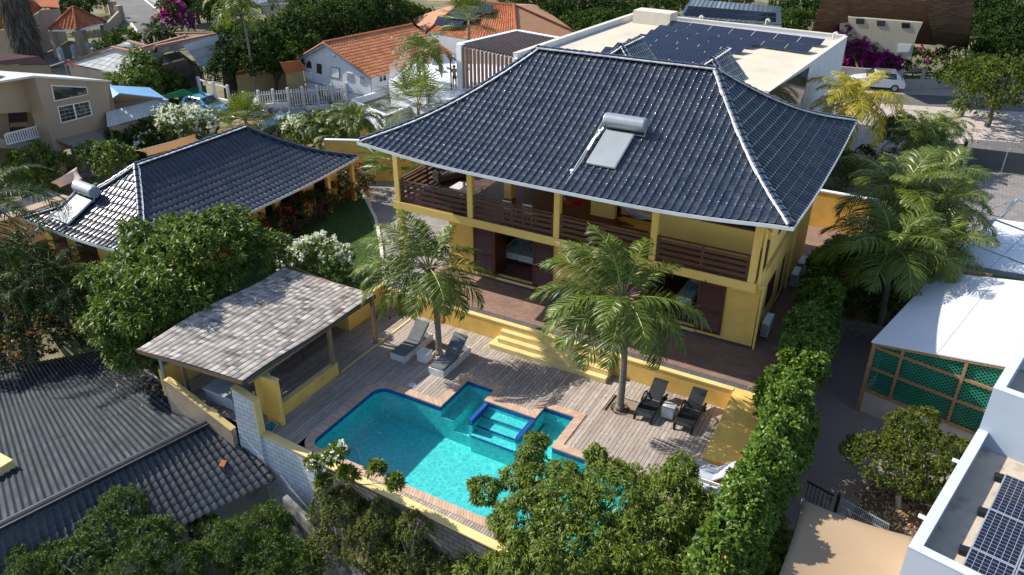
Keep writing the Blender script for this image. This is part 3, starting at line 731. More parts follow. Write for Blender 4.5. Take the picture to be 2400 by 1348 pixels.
# solar water heaters
def heater(name, label, o, ux, uy, W, Lp, tankL, group):
    "o: lower left corner of collector on roof, ux across, uy upslope (unit vectors)"
    o = Vector(o); ux = Vector(ux).normalized(); uy = Vector(uy).normalized(); n = ux.cross(uy).normalized()
    t = thing(name, label, 'solar heater', o, group)
    def P(a, b, c_): return o+ux*a+uy*b+n*c_
    m = MB(); m.add([P(0, 0, .08), P(W, 0, .08), P(W, Lp, .08), P(0, Lp, .08), P(0, 0, .16), P(W, 0, .16), P(W, Lp, .16), P(0, Lp, .16)], [(0, 1, 2, 3), (0, 1, 5, 4), (1, 2, 6, 5), (2, 3, 7, 6), (3, 0, 4, 7)])
    m.build('collector_box', M['gutter'], t)
    m = MB(); e = .035
    m.add([P(0, 0, .16), P(W, 0, .16), P(W, Lp, .16), P(0, Lp, .16), P(e, e, .17), P(W-e, e, .17), P(W-e, Lp-e, .17), P(e, Lp-e, .17)], [(0, 1, 5, 4), (1, 2, 6, 5), (2, 3, 7, 6), (3, 0, 4, 7)])
    m.build('collector_frame', M['steel'], t)
    m = MB(); m.poly([P(e, e, .166), P(W-e, e, .166), P(W-e, Lp-e, .166), P(e, Lp-e, .166)]); m.build('collector_glass', M['panel_glass'], t)
    m = MB(); a0 = -.12; a1 = a0+tankL; r_ = .29; cz = .36
    m.tube([P(a0, Lp+.3, cz), P(a0+.02, Lp+.3, cz), P(a1-.02, Lp+.3, cz), P(a1, Lp+.3, cz)], [r_*.93, r_, r_, r_*.93], 28, cap=False); m.build('tank', M['steel'], t, smooth=True)
    m = MB(); m.tube([P(a0-.03, Lp+.3, cz), P(a0+.005, Lp+.3, cz)], [r_*.9, r_*.95], 24); m.tube([P(a1-.005, Lp+.3, cz), P(a1+.035, Lp+.3, cz)], [r_*.95, r_*.88], 24); m.each('tank_cap', M['galv'], t)
    m = MB(); m.tube([P(a0-.08, Lp+.25, cz), P(a0-.2, Lp+.1, .12), P(-.22, .1, .1), P(-.3, -1.2, .08)], .035, 6)
    m.tube([P(W-.02, Lp-.02, .12), P(a1+.06, Lp-.02, .1), P(a1+.06, Lp+.2, .3)], .018, 6)
    for i in range(9): m.tube([P(-.2+random.uniform(-.07, .07), Lp*(.35+i*.07), .13), P(-.16+random.uniform(-.07, .07), Lp*(.43+i*.07), .2)], .045, 5)
    m.build('pipe', M['steel'], t, smooth=True)
    m = MB()
    for a in (.12, W-.12): m.bar(P(a, Lp+.02, .05), P(a, Lp+.5, .05), .04, .04); m.bar(P(a, Lp+.5, .0), P(a, Lp+.5, .2), .04, .04)
    m.build('bracket', M['galv'], t); return t
def on_front(px, py):   # point on the front slope of main roof seen at pixel
    best = None
    for i in range(400):
        y = 24.5+i*.02; p = ty(px, py, y); s = (y-Y0)/(31.3-Y0); z = 7.3+3.34*(.66*s+.34*s*s)
        if best is None or abs(p.z-z) < best[0]: best = (abs(p.z-z), p)
    return best[1]
a = on_front(1375, 388); b = on_front(1440, 402); c_ = on_front(1490, 323)
heater('solar_water_heater', 'silver solar water heater tank and glass collector on the big villa roof', a, V(1, 0, 0), V(0, (c_-b).y, (c_-b).z), (b-a).length*1.02, (c_-b).length, (b-a).length*1.02+.45, 'solar water heaters')
s_ = MB(); q = on_front(1340, 408); s_.tube([q+V(0, 0, .02), q+V(0, 0, .12), q+V(0, -.02, .16)], [.05, .05, .07], 10); s_.tube([q+V(0, 0, .06), on_front(1395, 330)+V(-.1, 0, .08)], .012, 5)
tag(s_.build('roof_vent', M['white'], smooth=True), 'small white pipe vent on the villa roof below the collector', 'vent')
# AC units
def ac(x, y, z, w_, label, rot=False):
    t = thing('air_conditioner', label, 'air conditioner', (x, y, z), 'air conditioners along the villa side wall')
    m = MB(); m.box(x, x+.3, y, y+w_, z+.08, z+.72); m.build('casing', M['white'], t, .015)
    g = MB()
    for i in range(7): g.box(x+.02, x+.28, y-.014, y-.002, z+.14+i*.078, z+.175+i*.078)
    g.build('side_grille', M['plinth'], t)
    g = MB(); g.tube([(x+.301, y+w_*.42, z+.4), (x+.318, y+w_*.42, z+.4)], .24, 20); 
    g.build('fan_grille', M['gutter'], t)
    f = MB(); f.box(x+.02, x+.28, y+.08, y+.14, z, z+.08); f.box(x+.02, x+.28, y+w_-.14, y+w_-.08, z, z+.08); f.build('foot', M['black'], t)
ac(-4.46, 28.5, .9, .95, 'nearest white air conditioner with dark side grille on villa side path')
ac(-4.36, 33.45, .9, .85, 'middle white air conditioner along the villa side wall')
ac(-4.33, 34.75, .9, .85, 'farthest white air conditioner along the villa side wall, behind another')
# ---- balcony furniture
def armchair(name, label, cat, x, y, z, w_, dp_, rz, frame, cush, group=None, backh=.75):
    t = thing(name, label, cat, (0, 0, 0), group)
    f = MB(); f.box(-w_/2, w_/2, -dp_/2, dp_/2, .08, .30); f.box(-w_/2, -w_/2+.16, -dp_/2, dp_/2, .30, .58); f.box(w_/2-.16, w_/2, -dp_/2, dp_/2, .30, .58); f.box(-w_/2+.16, w_/2-.16, dp_/2-.12, dp_/2, .30, backh)
    f.build('frame', frame, t, .02)
    for sx in (-1, 1):
        for sy in (-1, 1):
            l = MB(); l.box(sx*(w_/2-.08)-.03, sx*(w_/2-.08)+.03, sy*(dp_/2-.08)-.03, sy*(dp_/2-.08)+.03, 0, .08); l.build('leg', frame, t)
    s = MB(); n = 1 if w_ < 1.3 else 2; ww = (w_-.34)/n
    for i in range(n):
        xa = -w_/2+.17+i*ww; s.box(xa+.01, xa+ww-.01, -dp_/2+.01, dp_/2-.13, .302, .45)
    s.build('seat_cushion', cush, t, .04)
    s = MB()
    for i in range(n):
        xa = -w_/2+.17+i*ww; s.add([(xa+.01, dp_/2-.32, .45), (xa+ww-.01, dp_/2-.32, .45), (xa+ww-.01, dp_/2-.13, .45), (xa+.01, dp_/2-.13, .45), (xa+.01, dp_/2-.2, backh+.14), (xa+ww-.01, dp_/2-.2, backh+.14), (xa+ww-.01, dp_/2-.04, backh+.12), (xa+.01, dp_/2-.04, backh+.12)],
            [(0, 1, 2, 3), (4, 5, 6, 7), (0, 1, 5, 4), (1, 2, 6, 5), (2, 3, 7, 6), (3, 0, 4, 7)])
    s.build('back_cushion', cush, t, .04)
    t.location = (x, y, z); t.rotation_euler = (0, 0, rz); return t
M['rattan'] = pm('dark_rattan', (.12, .10, .085), (.07, .06, .05), 20, .7, .5, 50)
M['sofagrey'] = pm('taupe_sofa_fabric', (.22, .20, .18), (.17, .155, .14), 5, .9, .3, 80)
M['bluegrey'] = pm('blue_grey_fabric', (.28, .34, .40), (.22, .27, .33), 4, .9, .3, 60)
armchair('outdoor_sofa', 'dark rattan two seat sofa with taupe cushions in the balcony corner', 'sofa', -20.0, 29.6, 4.52, 1.75, .95, R(65), M['rattan'], M['sofagrey'])
for (x, y, z, a, m_, lb) in ((-19.62, 30.1, 5.12, .2, pm('striped_navy_pillow', (.05, .045, .10), (.5, .5, .52), 3, .9, vec=(5, .2, .2)), 'navy and white striped pillow leaning on the rattan sofa'), (-19.45, 30.38, 5.14, .5, pm('mustard_pillow', (.55, .40, .03), (.45, .30, .02), 3, .9), 'mustard yellow pillow at the end of the rattan sofa')):
    m = MB(); m.box(-.2, .2, -.06, .06, -.2, .2); o = m.build('pillow', m_, None, .05); o.location = (x, y, z); o.rotation_euler = (.4, .1, R(65)+a); tag(o, lb, 'pillow')
armchair('outdoor_sofa', 'blue grey cushioned sofa with its back against the front balcony railing', 'sofa', -18.3, 26.75, 4.52, 2.1, .8, R(180), M['rattan'], M['bluegrey'], None, .7)
ct = thing('coffee_table', 'low white slatted coffee table on the balcony deck', 'table', (-18.1, 28.1, 4.52)); m = MB()
for i in range(9): m.box(-18.75, -17.45, 27.72+i*.095, 27.80+i*.095, 4.90, 4.93)
m.build('tabletop', M['whitewood'], ct)
for x in (-18.7, -17.55):
    for y in (27.74, 28.5): m = MB(); m.box(x, x+.06, y, y+.06, 4.52, 4.9); m.build('leg', M['whitewood'], ct)
m = MB(); m.box(-18.72, -17.48, 27.74, 27.77, 4.8, 4.9); m.box(-18.72, -17.48, 28.52, 28.55, 4.8, 4.9); m.build('apron', M['whitewood'], ct)
vz = MB(); vz.tube([(-18.2, 28.1, 4.93), (-18.2, 28.1, 5.0), (-18.2, 28.1, 5.08), (-18.2, 28.1, 5.16)], [.10, .06, .07, .03], 10); vz.tube([(-18.25, 28.1, 5.1), (-18.05, 28.1, 5.14)], .03, 6)
tag(vz.build('ornament', M['whitewood'], smooth=True), 'small white figurine standing on the slatted coffee table', 'ornament')
def dchair(x, y, rz, label):
    t = thing('dining_chair', label, 'chair', (0, 0, 0), 'white chairs behind the balcony railing')
    m = MB(); m.box(-.22, .22, -.22, .22, .43, .46); m.build('seat', M['whitewood'], t)
    for sx in (-1, 1):
        for sy in (-1, 1): m = MB(); m.box(sx*.2-.02, sx*.2+.02, sy*.2-.02, sy*.2+.02, 0, .43); m.build('leg', M['whitewood'], t)
    m = MB()
    for k in range(5): m.box(-.2+k*.1-.012, -.2+k*.1+.012, .19, .215, .46, .85)
    m.box(-.22, .22, .19, .22, .85, .92); m.build('backrest', M['whitewood'], t); t.location = (x, y, 4.52); t.rotation_euler = (0, 0, rz)
dchair(-15.1, 26.75, R(180), 'white chair behind the railing, left of the two near the table'); dchair(-14.15, 26.8, R(180), 'white chair behind the railing, right of the two near the table')
# hammocks
def hammock(a, b, sag, m_, label, wd=.5):
    a = Vector(a); b = Vector(b); t = thing('hammock', label, 'hammock', a); n = 16; m = MB(); rows = []
    d = (b-a); sd = Vector((-d.y, d.x, 0)).normalized()
    for i in range(n+1):
        s = i/n; p = a.lerp(b, .15+.7*s)-V(0, 0, sag*4*(.15+.7*s)*(1-(.15+.7*s))); w_ = wd*(math.sin(s*math.pi)**.5)*.5+.03
        rows.append([p-sd*w_+V(0, 0, .12*math.sin(s*math.pi)), p-V(0, 0, .05), p+sd*w_+V(0, 0, .12*math.sin(s*math.pi))])
    vs = [q for r_ in rows for q in r_]+[q-V(0, 0, .012) for r_ in rows for q in r_]; k = 3*(n+1)
    fs = [[i*3+j, i*3+j+1, i*3+j+4, i*3+j+3] for i in range(n) for j in range(2)]; fs += [[k+x for x in f][::-1] for f in fs]
    m.add(vs, fs); m.build('cloth', m_, t)
    m = MB(); 
    for j in (0, 1, 2): m.tube([a, rows[0][j]], .008, 4); m.tube([b, rows[-1][j]], .008, 4)
    m.build('cord', M['whitewood'], t)
hammock((-12.6, 26.4, 6.5), (-12.2, 29.0, 6.4), 1.1, pm('red_cloth', (.45, .02, .03), (.3, .01, .02), 4, .9), 'red hammock hanging beside the middle balcony column', .4)
hammock((-11.3, 28.3, 6.6), (-8.6, 27.0, 6.3), 1.0, pm('pale_lilac_cloth', (.5, .5, .58), (.4, .4, .48), 4, .9), 'pale lilac hammock hanging across the balcony above the right palm')
lan = MB()
for i in range(9):
    x = -15.9+i*.28+random.uniform(-.05, .05); y = 27.6+random.uniform(-.3, .3); z = 6.3+random.uniform(-.12, .1); lan.tube([(x, y, 6.75), (x, y, z), (x, y, z-.12)], [.006, .012, .03], 5)
tag(lan.build('wind_chime', M['whitewood']), 'pale shell wind chime strings under the balcony ceiling', 'wind chime')
# ---- beds
def bed(x0, x1, y0, y1, label, tow):
    t = thing('bed', label, 'bed', ((x0+x1)/2, y0, 1.15), 'made beds inside the ground floor rooms')
    m = MB(); m.box(x0+.03, x1-.03, y0+.05, y1, 1.22, 1.3); m.build('frame', M['wood_floor'], t)
    for xx in (x0+.08, x1-.14): m = MB(); m.box(xx, xx+.06, y0+.1, y0+.16, 1.15, 1.22); m.build('leg', M['wood_floor'], t)
    m = MB(); m.box(x0, x1, y0, y1, 1.3, 1.52); m.box(x0+.005, x1-.005, y0+.005, y1, 1.521, 1.62); m.build('mattress', M['linen'], t, .03)
    m = MB(); m.box(x0+.15, x1-.15, y1-.5, y1-.05, 1.63, 1.76); m.build('pillow', M['linen'], t, .05)
    w_ = thing('folded_towel', tow, 'towel', ((x0+x1)/2, y0+.8, 1.62), 'folded teal towels on the beds')
    m = MB(); cx = (x0+x1)/2; cy = y0+.8; m.tube([(cx-.18, cy, 1.66), (cx, cy-.1, 1.68), (cx+.18, cy, 1.66)], [.05, .08, .05], 8); m.build('base', M['teal'], w_, smooth=True)
    m = MB(); m.tube([(cx, cy, 1.66), (cx, cy, 1.76), (cx+.03, cy-.02, 1.84)], [.11, .08, .02], 8); m.tube([(cx, cy, 1.7), (cx-.1, cy+.02, 1.82)], [.05, .02], 6); m.build('fold', M['teal'], w_, smooth=True)
bed(-17.0, -16.05, 29.1, 31.1, 'left of the two white twin beds behind the left louvred doors', 'teal folded towel on the left twin bed')
bed(-16.03, -15.05, 29.1, 31.1, 'right of the two white twin beds behind the left louvred doors', 'teal folded towel on the right twin bed')
bed(-8.2, -7.5, 28.95, 30.95, 'single white bed behind the right louvred doors near the house corner', 'teal folded towel on the bed in the right room')
armchair('lounge_chair', 'wide grey cushioned armchair on the brick terrace against the yellow wall', 'armchair', -12.4, 26.75, .91, 1.2, .9, R(0), M['rattan'], M['greycush'], 'grey armchairs on the terrace', .72)
armchair('lounge_chair', 'grey cushioned armchair on the terrace half hidden behind the right palm', 'armchair', -10.9, 26.6, .91, 1.2, .9, R(-10), M['rattan'], M['greycush'], 'grey armchairs on the terrace', .72)
# ================= TERRACE, DECK, POOL
def struct(o, kind='structure'): o['kind'] = kind; return o
M['brick_pave'] = brickmat('terrace_brick_paving', (.30, .185, .14), (.235, .14, .105), (.11, .08, .065), .22, .11, .008, .9, bmp=.3)
M['brick_border'] = brickmat('dark_border_paving', (.12, .115, .12), (.09, .085, .09), (.05, .05, .05), .11, .22, .008, .9, bmp=.3)
M['grey_pave'] = brickmat('grey_patio_paving', (.30, .28, .27), (.24, .225, .22), (.13, .12, .12), .4, .2, .01, .9, bmp=.3)
t = MB(); t.box(-19.2, -2.6, 24.95, 45, .7, .9); struct(t.build('terrace_paving', M['brick_pave']))
t = MB(); t.box(-20.3, -2.6, 24.66, 24.949, .7, .904); struct(t.build('terrace_border', M['brick_border']))
t = MB(); t.prism([(-27.5, 24.6), (-19.2, 24.95), (-19.2, 45), (-34, 45), (-31, 36.5), (-26.2, 31.2), (-23.0, 27.8), (-20.4, 24.8), (-20.3, 24.66)][1:], .68, .898); struct(t.build('patio_paving', M['grey_pave']))
kb = MB()
for a, b in (((-20.35, 24.6), (-23.3, 28.1)), ((-23.3, 28.1), (-25.4, 30.4)), ((-25.4, 30.4), (-28.6, 33.2))):
    kb.bar((*a, .93), (*b, .93), .16, .16)
struct(kb.build('lawn_kerb', pm('pale_kerb', (.62, .58, .5), (.5, .46, .4), 3, .85)))
# retaining wall
rw = thing('retaining_wall', 'yellow retaining wall between pool deck and brick terrace', 'wall', (-12, 24.5, 0))
m = MB(); m.box(-20.3, -4.4, 24.42, 24.60, -.2, .86); m.build('wall', M['yellow'], rw)
m = MB(); m.box(-20.3, -4.4, 24.40, 24.63, .862, .915); m.build('coping', M['yellow_cap'], rw)
m = MB(); m.box(-20.5, -20.3, 21.9, 24.63, -.2, 1.1); m.box(-24.2, -20.5, 21.9, 22.1, -.2, 1.1); m.build('end_wall', M['yellow'], rw)
st = thing('garden_steps', 'wide flight of yellow painted steps from deck to terrace', 'steps', (-11.6, 24, 0))
for i in range(4):
    y0 = 23.70+i*.245; z1 = .22*(i+1)
    m = MB(); m.box(-14.35 if i == 0 else -14.1, -9.09, y0, 24.419, z1-.22+.001*(i > 0), z1 if i < 3 else .82); m.build('step', M['yellow_cap'], st, .015)
rp = thing('access_ramp', 'smooth yellow painted ramp from terrace down to the pool deck', 'ramp', (-3.7, 23, 0))
m = MB(); m.prism([(-4.39, 20.9), (-2.5, 20.9), (-2.5, 24.63), (-4.39, 24.63)], -.2, [.42, .42, .91, .91]); m.build('ramp_slab', M['yellow'], rp)
# deck boards
M['deck'] = None
def deckmat(name, a, b, c_):
    m_, n, p = newmat(name); g = N(n, 'ShaderNodeNewGeometry'); col = mixc(n, g.outputs['Random Per Island'], a, b)
    v = mapping(n, (14, 1.2, 1)); col = mixc(n, ramp(n, noise(n, 2.2, 6, v, .7), .35, .72), col, c_)
    col = mixc(n, ramp(n, noise(n, .55, 5), .45, .75), col, mixc(n, 1., col, (.74, .72, .70), 'MULTIPLY'))
    n.links.new(col, p.inputs['Base Color']); p.inputs['Roughness'].default_value = .8; bump(n, p, noise(n, 3, 4, mapping(n, (30, 2, 1))), .35, .01); return m_
M['deck'] = deckmat('weathered_deck_board', (.56, .49, .435), (.35, .295, .255), (.21, .17, .145))
hx = [(-8.5, 22.12, 23.25, -7.2), (-16.75, 21.95, 23.0, -15.1)]
def rounded(c_, r_, a0, a1, n=5): return [(c_[0]+r_*math.cos(R(a0+(a1-a0)*i/n)), c_[1]+r_*math.sin(R(a0+(a1-a0)*i/n))) for i in range(n+1)]
XE = -5.9
outl = rounded((-16.25, 15.8), .5, 180, 270)+[(XE, 15.28), (XE, 19.33), (-9.22, 19.33), (-9.22, 21.25), (-10.5, 21.25), (-10.5, 20.5), (-12.63, 20.5), (-12.63, 21.3), (-13.9, 21.3), (-13.9, 19.38)]+rounded((-16.25, 18.88), .5, 90, 180)
outl = [(max(x_, -16.75), y_) for x_, y_ in outl]
def offset_poly(pts, d):
    n = len(pts); out = []
    for i in range(n):
        p0, p1, p2 = Vector(pts[i-1]), Vector(pts[i]), Vector(pts[(i+1) % n])
        a = (p1-p0).normalized(); b = (p2-p1).normalized(); n1 = Vector((a.y, -a.x)); n2 = Vector((b.y, -b.x))
        k = n1+n2; k = k/max(.3, k.dot(k)/2) if k.length > 1e-6 else n1
        out.append((p1.x+k.x*d, p1.y+k.y*d))
    return out
area = sum(outl[i-1][0]*outl[i][1]-outl[i][0]*outl[i-1][1] for i in range(len(outl)))
sgn = 1 if area > 0 else -1
co = offset_poly(outl, .30*sgn); ci = offset_poly(outl, -.03*sgn)
n = len(outl)
def pool_spans(x):
    ys = []
    for i in range(len(co)):
        (xa, ya), (xb, yb) = co[i-1], co[i]
        if (xa-x)*(xb-x) <= 0 and abs(xa-xb) > 1e-6: ys.append(ya+(yb-ya)*(x-xa)/(xb-xa))
    return max(ys) if ys else None
dk = MB(); rnd = random.Random(4); W_ = .152; x = -23.9
while x < -2.35:
    xl, xr_ = x+.008, x+W_-.008; cuts = sorted([xl, xr_]+[q[0] for q in co if xl+.004 < q[0] < xr_-.004]); out = []
    for xa_, xb_ in zip(cuts, cuts[1:]):
        xm = (xa_+xb_)/2; top = 24.41 if xm > -20.3 else 21.9
        if xm > -4.45: top = 20.88
        ps = pool_spans(xm); a, b = ((ps+.012, top) if ps else (15.0 if xm < -17 else 14.9, top))
        for (xa, ya, yb, xb) in hx:
            if xa < xm < xb:
                if a < ya: out.append((a, ya, xa_, xb_))
                a = yb
        out.append((a, b, xa_, xb_))
    for a, b, xa_, xb_ in out:
        y = a
        while y < b-.05:
            L = rnd.uniform(2.4, 4.6); y2 = min(y+L, b); 
            if b-y2 < .6: y2 = b
            dk.box(xa_, xb_, y+.002, y2-.002, -.035, rnd.uniform(-.002, .003)); y = y2
    x += W_
struct(dk.build('pool_deck', M['deck']))
m = MB(); m.box(-23.9, -17.1, 15.0, 24.4, -.3, -.12); m.box(-17.1, -5, 21.9, 24.4, -.3, -.12); m.box(-8.85, -2.4, 19.8, 24.4, -.3, -.12); m.box(-5.5, -2.4, 14.2, 19.8, -.3, -.12); m.box(-17.1, -14.4, 19.9, 21.9, -.3, -.12)
struct(m.build('deck_underlay', pm('dark_soil_under_deck', (.03, .022, .018), (.02, .016, .013), 3, .95)))
# gravel planting holes
for i, (xa, ya, yb, xb) in enumerate(hx):
    m = MB(); m.box(xa, xb, ya, yb, -.09, -.06); struct(m.build('gravel_bed', pm('tan_gravel_%d' % i, (.36, .28, .2), (.16, .12, .09), 40, .95, .8, 60)))
    h = MB(); e = .03
    for a, b in (((xa, ya), (xb, ya)), ((xa, yb), (xb, yb)), ((xa, ya), (xa, yb)), ((xb, ya), (xb, yb))): h.bar((*a, -.03), (*b, -.03), e, .07)
    struct(h.build('deck_trim', M['deck']))
m = MB(); k = 16
for j in range(2): m.tube([(-8.02+(.3+.03*j)*math.cos(2*math.pi*i/k), 22.55+(.3+.03*j)*math.sin(2*math.pi*i/k), -.02+.02*j) for i in range(k+1)], .014, 5)
tag(m.build('irrigation_hose', M['black']), 'black irrigation hose ring around the right palm trunk', 'hose')
m = MB(); m.tube([(-15.9+.27*math.cos(2*math.pi*i/k), 22.3+.27*math.sin(2*math.pi*i/k), .0) for i in range(k+1)], .045, 6)
tag(m.build('trunk_edging', pm('pale_concrete', (.5, .45, .4), (.4, .36, .31), 4, .9, .3)), 'pale concrete edging ring at the foot of the left palm', 'edging')
kb = MB(); kb.box(-18.62, -18.54, 19.3, 24.3, -.02, .03); struct(kb.build('yellow_strip', M['yellow_cap']))
# ---- pool
pool = thing('swimming_pool', 'turquoise swimming pool with blue tile band and pink brick coping', 'pool', (-12, 17.5, 0))
# coping made of bricks
cp = MB(); rr = random.Random(7)
for i in range(n):
    a, b = Vector(ci[i]), Vector(ci[(i+1) % n]); A, B = Vector(co[i]), Vector(co[(i+1) % n]); L = max((b-a).length, (B-A).length); k = max(1, int(L/.115))
    for j in range(k):
        g = .035; s0 = (j+g)/k; s1 = (j+1-g)/k; z = .024+rr.uniform(0, .004)
        q = [a.lerp(b, s0), a.lerp(b, s1), A.lerp(B, s1), A.lerp(B, s0)]
        cp.prism([(p.x, p.y) for p in q], -.03, z)
cp.build('coping', pm('pink_brick_coping', (.60, .41, .30), (.50, .33, .23), 3, .8, .2, 40, island=.22), pool)
m = MB(); m.add([(p[0], p[1], .008) for p in co]+[(p[0], p[1], .008) for p in ci]+[(p[0], p[1], -.06) for p in co], [[i, (i+1) % n, n+(i+1) % n, n+i] for i in range(n)]+[[i, 2*n+i, 2*n+(i+1) % n, (i+1) % n] for i in range(n)]); m.build('coping_mortar', pm('pinkish_mortar', (.42, .3, .22), (.36, .26, .2), 5, .9), pool)
WZ = -.17; FZ = -1.45
def ringwall(zt, zb, o_=0):
    m = MB(); p_ = offset_poly(outl, -o_*sgn) if o_ else outl
    m.add([(a, b, zt) for a, b in p_]+[(a, b, zb) for a, b in p_], [[i, (i+1) % n, n+(i+1) % n, n+i] for i in range(n)]); return m
M['pooltile'] = brickmat('blue_pool_tile', (.008, .05, .27), (.015, .10, .42), (.10, .22, .45), .075, .075, .005, .2, 0, bmp=.2)
_b = [x_ for x_ in M['pooltile'].node_tree.nodes if x_.type == 'MAPPING'][0]; _b.inputs['Rotation'].default_value = (R(90), 0, R(0))
ringwall(.01, WZ-.06, .0).build('tile_band', M['pooltile'], pool, flip=False)
M['poolpaint'] = pm('turquoise_pool_render', (.10, .68, .66), (.085, .62, .61), 2.5, .6, .05, 40)
ringwall(WZ-.06, FZ, .0).build('pool_wall', M['poolpaint'], pool, flip=False)
m = MB(); m.poly([(-17, 15, FZ), (-5.8, 15, FZ), (-5.8, 21.5, FZ), (-17, 21.5, FZ)]); m.build('pool_floor', M['poolpaint'], pool)
m = MB()
m.box(-13.9, -12.45, 19.38, 21.3, FZ, -.95); m.box(-13.9, -13.35, 19.38, 21.3, -.949, -.5)    # left niche bench
m.box(-12.5, -10.66, 20.05, 20.5, FZ, -.38); m.box(-12.5, -10.66, 19.62, 20.049, FZ, -.55); m.box(-12.5, -10.66, 19.2, 19.619, FZ, -.72)
m.box(-10.42, -9.22, 19.33, 21.25, FZ, -.75)
m.build('pool_step', M['poolpaint'], pool)
m = MB()
for y, z in ((20.05, -.38), (19.62, -.55), (19.2, -.72)): m.box(-12.49, -10.67, y-.012, y+.05, z-.04, z+.006)
m.build('step_nosing', M['pooltile'], pool)
m = MB(); m.box(-12.66, -12.5, 19.35, 20.52, -.36, -.10); m.box(-10.66, -10.5, 19.3, 20.52, -.36, -.10); m.each('divider_wall', M['pooltile'], pool)
m = MB(); m.box(-12.65, -12.51, 19.36, 20.51, FZ, -.361); m.box(-10.65, -10.51, 19.31, 20.51, FZ, -.361); m.each('divider_base', M['poolpaint'], pool)
m = MB(); m.tube([(-14.6, 16.9, FZ+.005), (-14.6, 16.9, FZ+.02)], .16, 20); m.build('floor_drain', M['whitewood'], pool)
m = MB(); m.tube([(-9.9, 21.24, -.45), (-9.9, 21.2, -.45)], .06, 12); m.tube([(-9.22, 20.3, -.5), (-9.26, 20.3, -.5)], .05, 12); m.build('inlet', M['whitewood'], pool)
# water
mw, nn_, p = newmat('pool_water'); nn_.nodes.remove(p)
tr = N(nn_, 'ShaderNodeBsdfTransparent'); gl = N(nn_, 'ShaderNodeBsdfGlossy'); gl.inputs['Roughness'].default_value = .03
v1 = mapping(nn_, (1, 1, 1))
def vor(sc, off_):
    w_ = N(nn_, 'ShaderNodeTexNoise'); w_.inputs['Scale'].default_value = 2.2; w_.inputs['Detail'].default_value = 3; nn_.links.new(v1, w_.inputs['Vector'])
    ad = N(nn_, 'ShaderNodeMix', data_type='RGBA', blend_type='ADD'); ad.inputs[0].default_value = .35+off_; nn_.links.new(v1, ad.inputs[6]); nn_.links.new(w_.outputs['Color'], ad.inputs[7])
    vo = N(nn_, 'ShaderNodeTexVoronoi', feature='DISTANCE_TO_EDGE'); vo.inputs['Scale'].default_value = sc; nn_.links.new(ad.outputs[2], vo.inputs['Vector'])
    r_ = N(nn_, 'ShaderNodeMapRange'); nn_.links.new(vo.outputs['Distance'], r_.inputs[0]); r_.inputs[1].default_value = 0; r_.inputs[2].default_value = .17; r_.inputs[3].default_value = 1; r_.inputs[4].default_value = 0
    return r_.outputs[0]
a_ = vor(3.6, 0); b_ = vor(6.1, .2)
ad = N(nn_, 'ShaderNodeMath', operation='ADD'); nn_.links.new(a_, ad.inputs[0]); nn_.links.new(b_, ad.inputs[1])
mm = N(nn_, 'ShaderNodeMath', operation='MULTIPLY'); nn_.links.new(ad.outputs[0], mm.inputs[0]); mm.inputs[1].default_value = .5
nn_.links.new(mixc(nn_, mm.outputs[0], (.50, .75, .77), (.97, 1, 1)), tr.inputs[0])  # caustic light network painted into the water's transparency colour
lw_n = N(nn_, 'ShaderNodeLayerWeight'); lw_n.inputs[0].default_value = .5; pw_ = N(nn_, 'ShaderNodeMath', operation='POWER'); nn_.links.new(lw_n.outputs['Facing'], pw_.inputs[0]); pw_.inputs[1].default_value = 4.5; fr = N(nn_, 'ShaderNodeMath', operation='MULTIPLY_ADD'); nn_.links.new(pw_.outputs[0], fr.inputs[0]); fr.inputs[1].default_value = .9; fr.inputs[2].default_value = .03
bp = N(nn_, 'ShaderNodeBump'); bp.inputs['Strength'].default_value = .35; bp.inputs['Distance'].default_value = .03; nn_.links.new(noise(nn_, 4.5, 4, v1, .5, .6), bp.inputs['Height'])
nn_.links.new(bp.outputs[0], gl.inputs['Normal']); nn_.links.new(bp.outputs[0], lw_n.inputs['Normal'])
mx = N(nn_, 'ShaderNodeMixShader'); nn_.links.new(fr.outputs[0], mx.inputs[0]); nn_.links.new(tr.outputs[0], mx.inputs[1]); nn_.links.new(gl.outputs[0], mx.inputs[2])
nn_.links.new(mx.outputs[0], nn_.nodes['Material Output'].inputs[0])
m = MB(); m.poly([(a, b, WZ) for a, b in offset_poly(outl, -.004*sgn)]); o = m.build('pool_water', mw); struct(o)
bm = bmesh.new(); bm.from_mesh(o.data)
for f_ in bm.faces:
    if f_.normal.z < 0: f_.normal_flip()
bm.to_mesh(o.data); bm.free()
sk = MB(); sk.tube([(-15.6, 19.95, 0), (-15.6, 19.95, .02)], .15, 18); tag(sk.build('skimmer_lid', M['whitewood']), 'round pale skimmer lid in the deck beside the pool', 'lid')
# front wall of the pool terrace
fw = thing('front_boundary_wall', 'pale yellow capped block wall along the front of the pool', 'wall', (-12, 14.6, 0))
M['block_white'] = brickmat('white_painted_block', (.66, .69, .73), (.60, .63, .68), (.30, .31, .33), .42, .2, .012, .85, bmp=.9, stain=(.25, .23, .21), sth=(.6, .8))
M['block_grey'] = brickmat('grey_block', (.22, .19, .17), (.17, .15, .135), (.05, .045, .04), .42, .2, .014, .95, bmp=.9, stain=(.10, .09, .08), sth=(.5, .75))
for k_ in ('block_white', 'block_grey'):
    [x_ for x_ in M[k_].node_tree.nodes if x_.type == 'MAPPING'][0].inputs['Rotation'].default_value = (R(90), 0, 0)
A = at(612, 1014, .12); B = at(1100, 1240, .12)
FW0 = Vector((-18.42, 14.82, 0)); FW1 = Vector((-2.3, 14.0, 0)); dv = (FW1-FW0).normalized(); nv = Vector((-dv.y, dv.x, 0))
def fwp(s, o_, z): p = FW0+dv*s+nv*o_; return Vector((p.x, p.y, z))
LW = (FW1-FW0).length
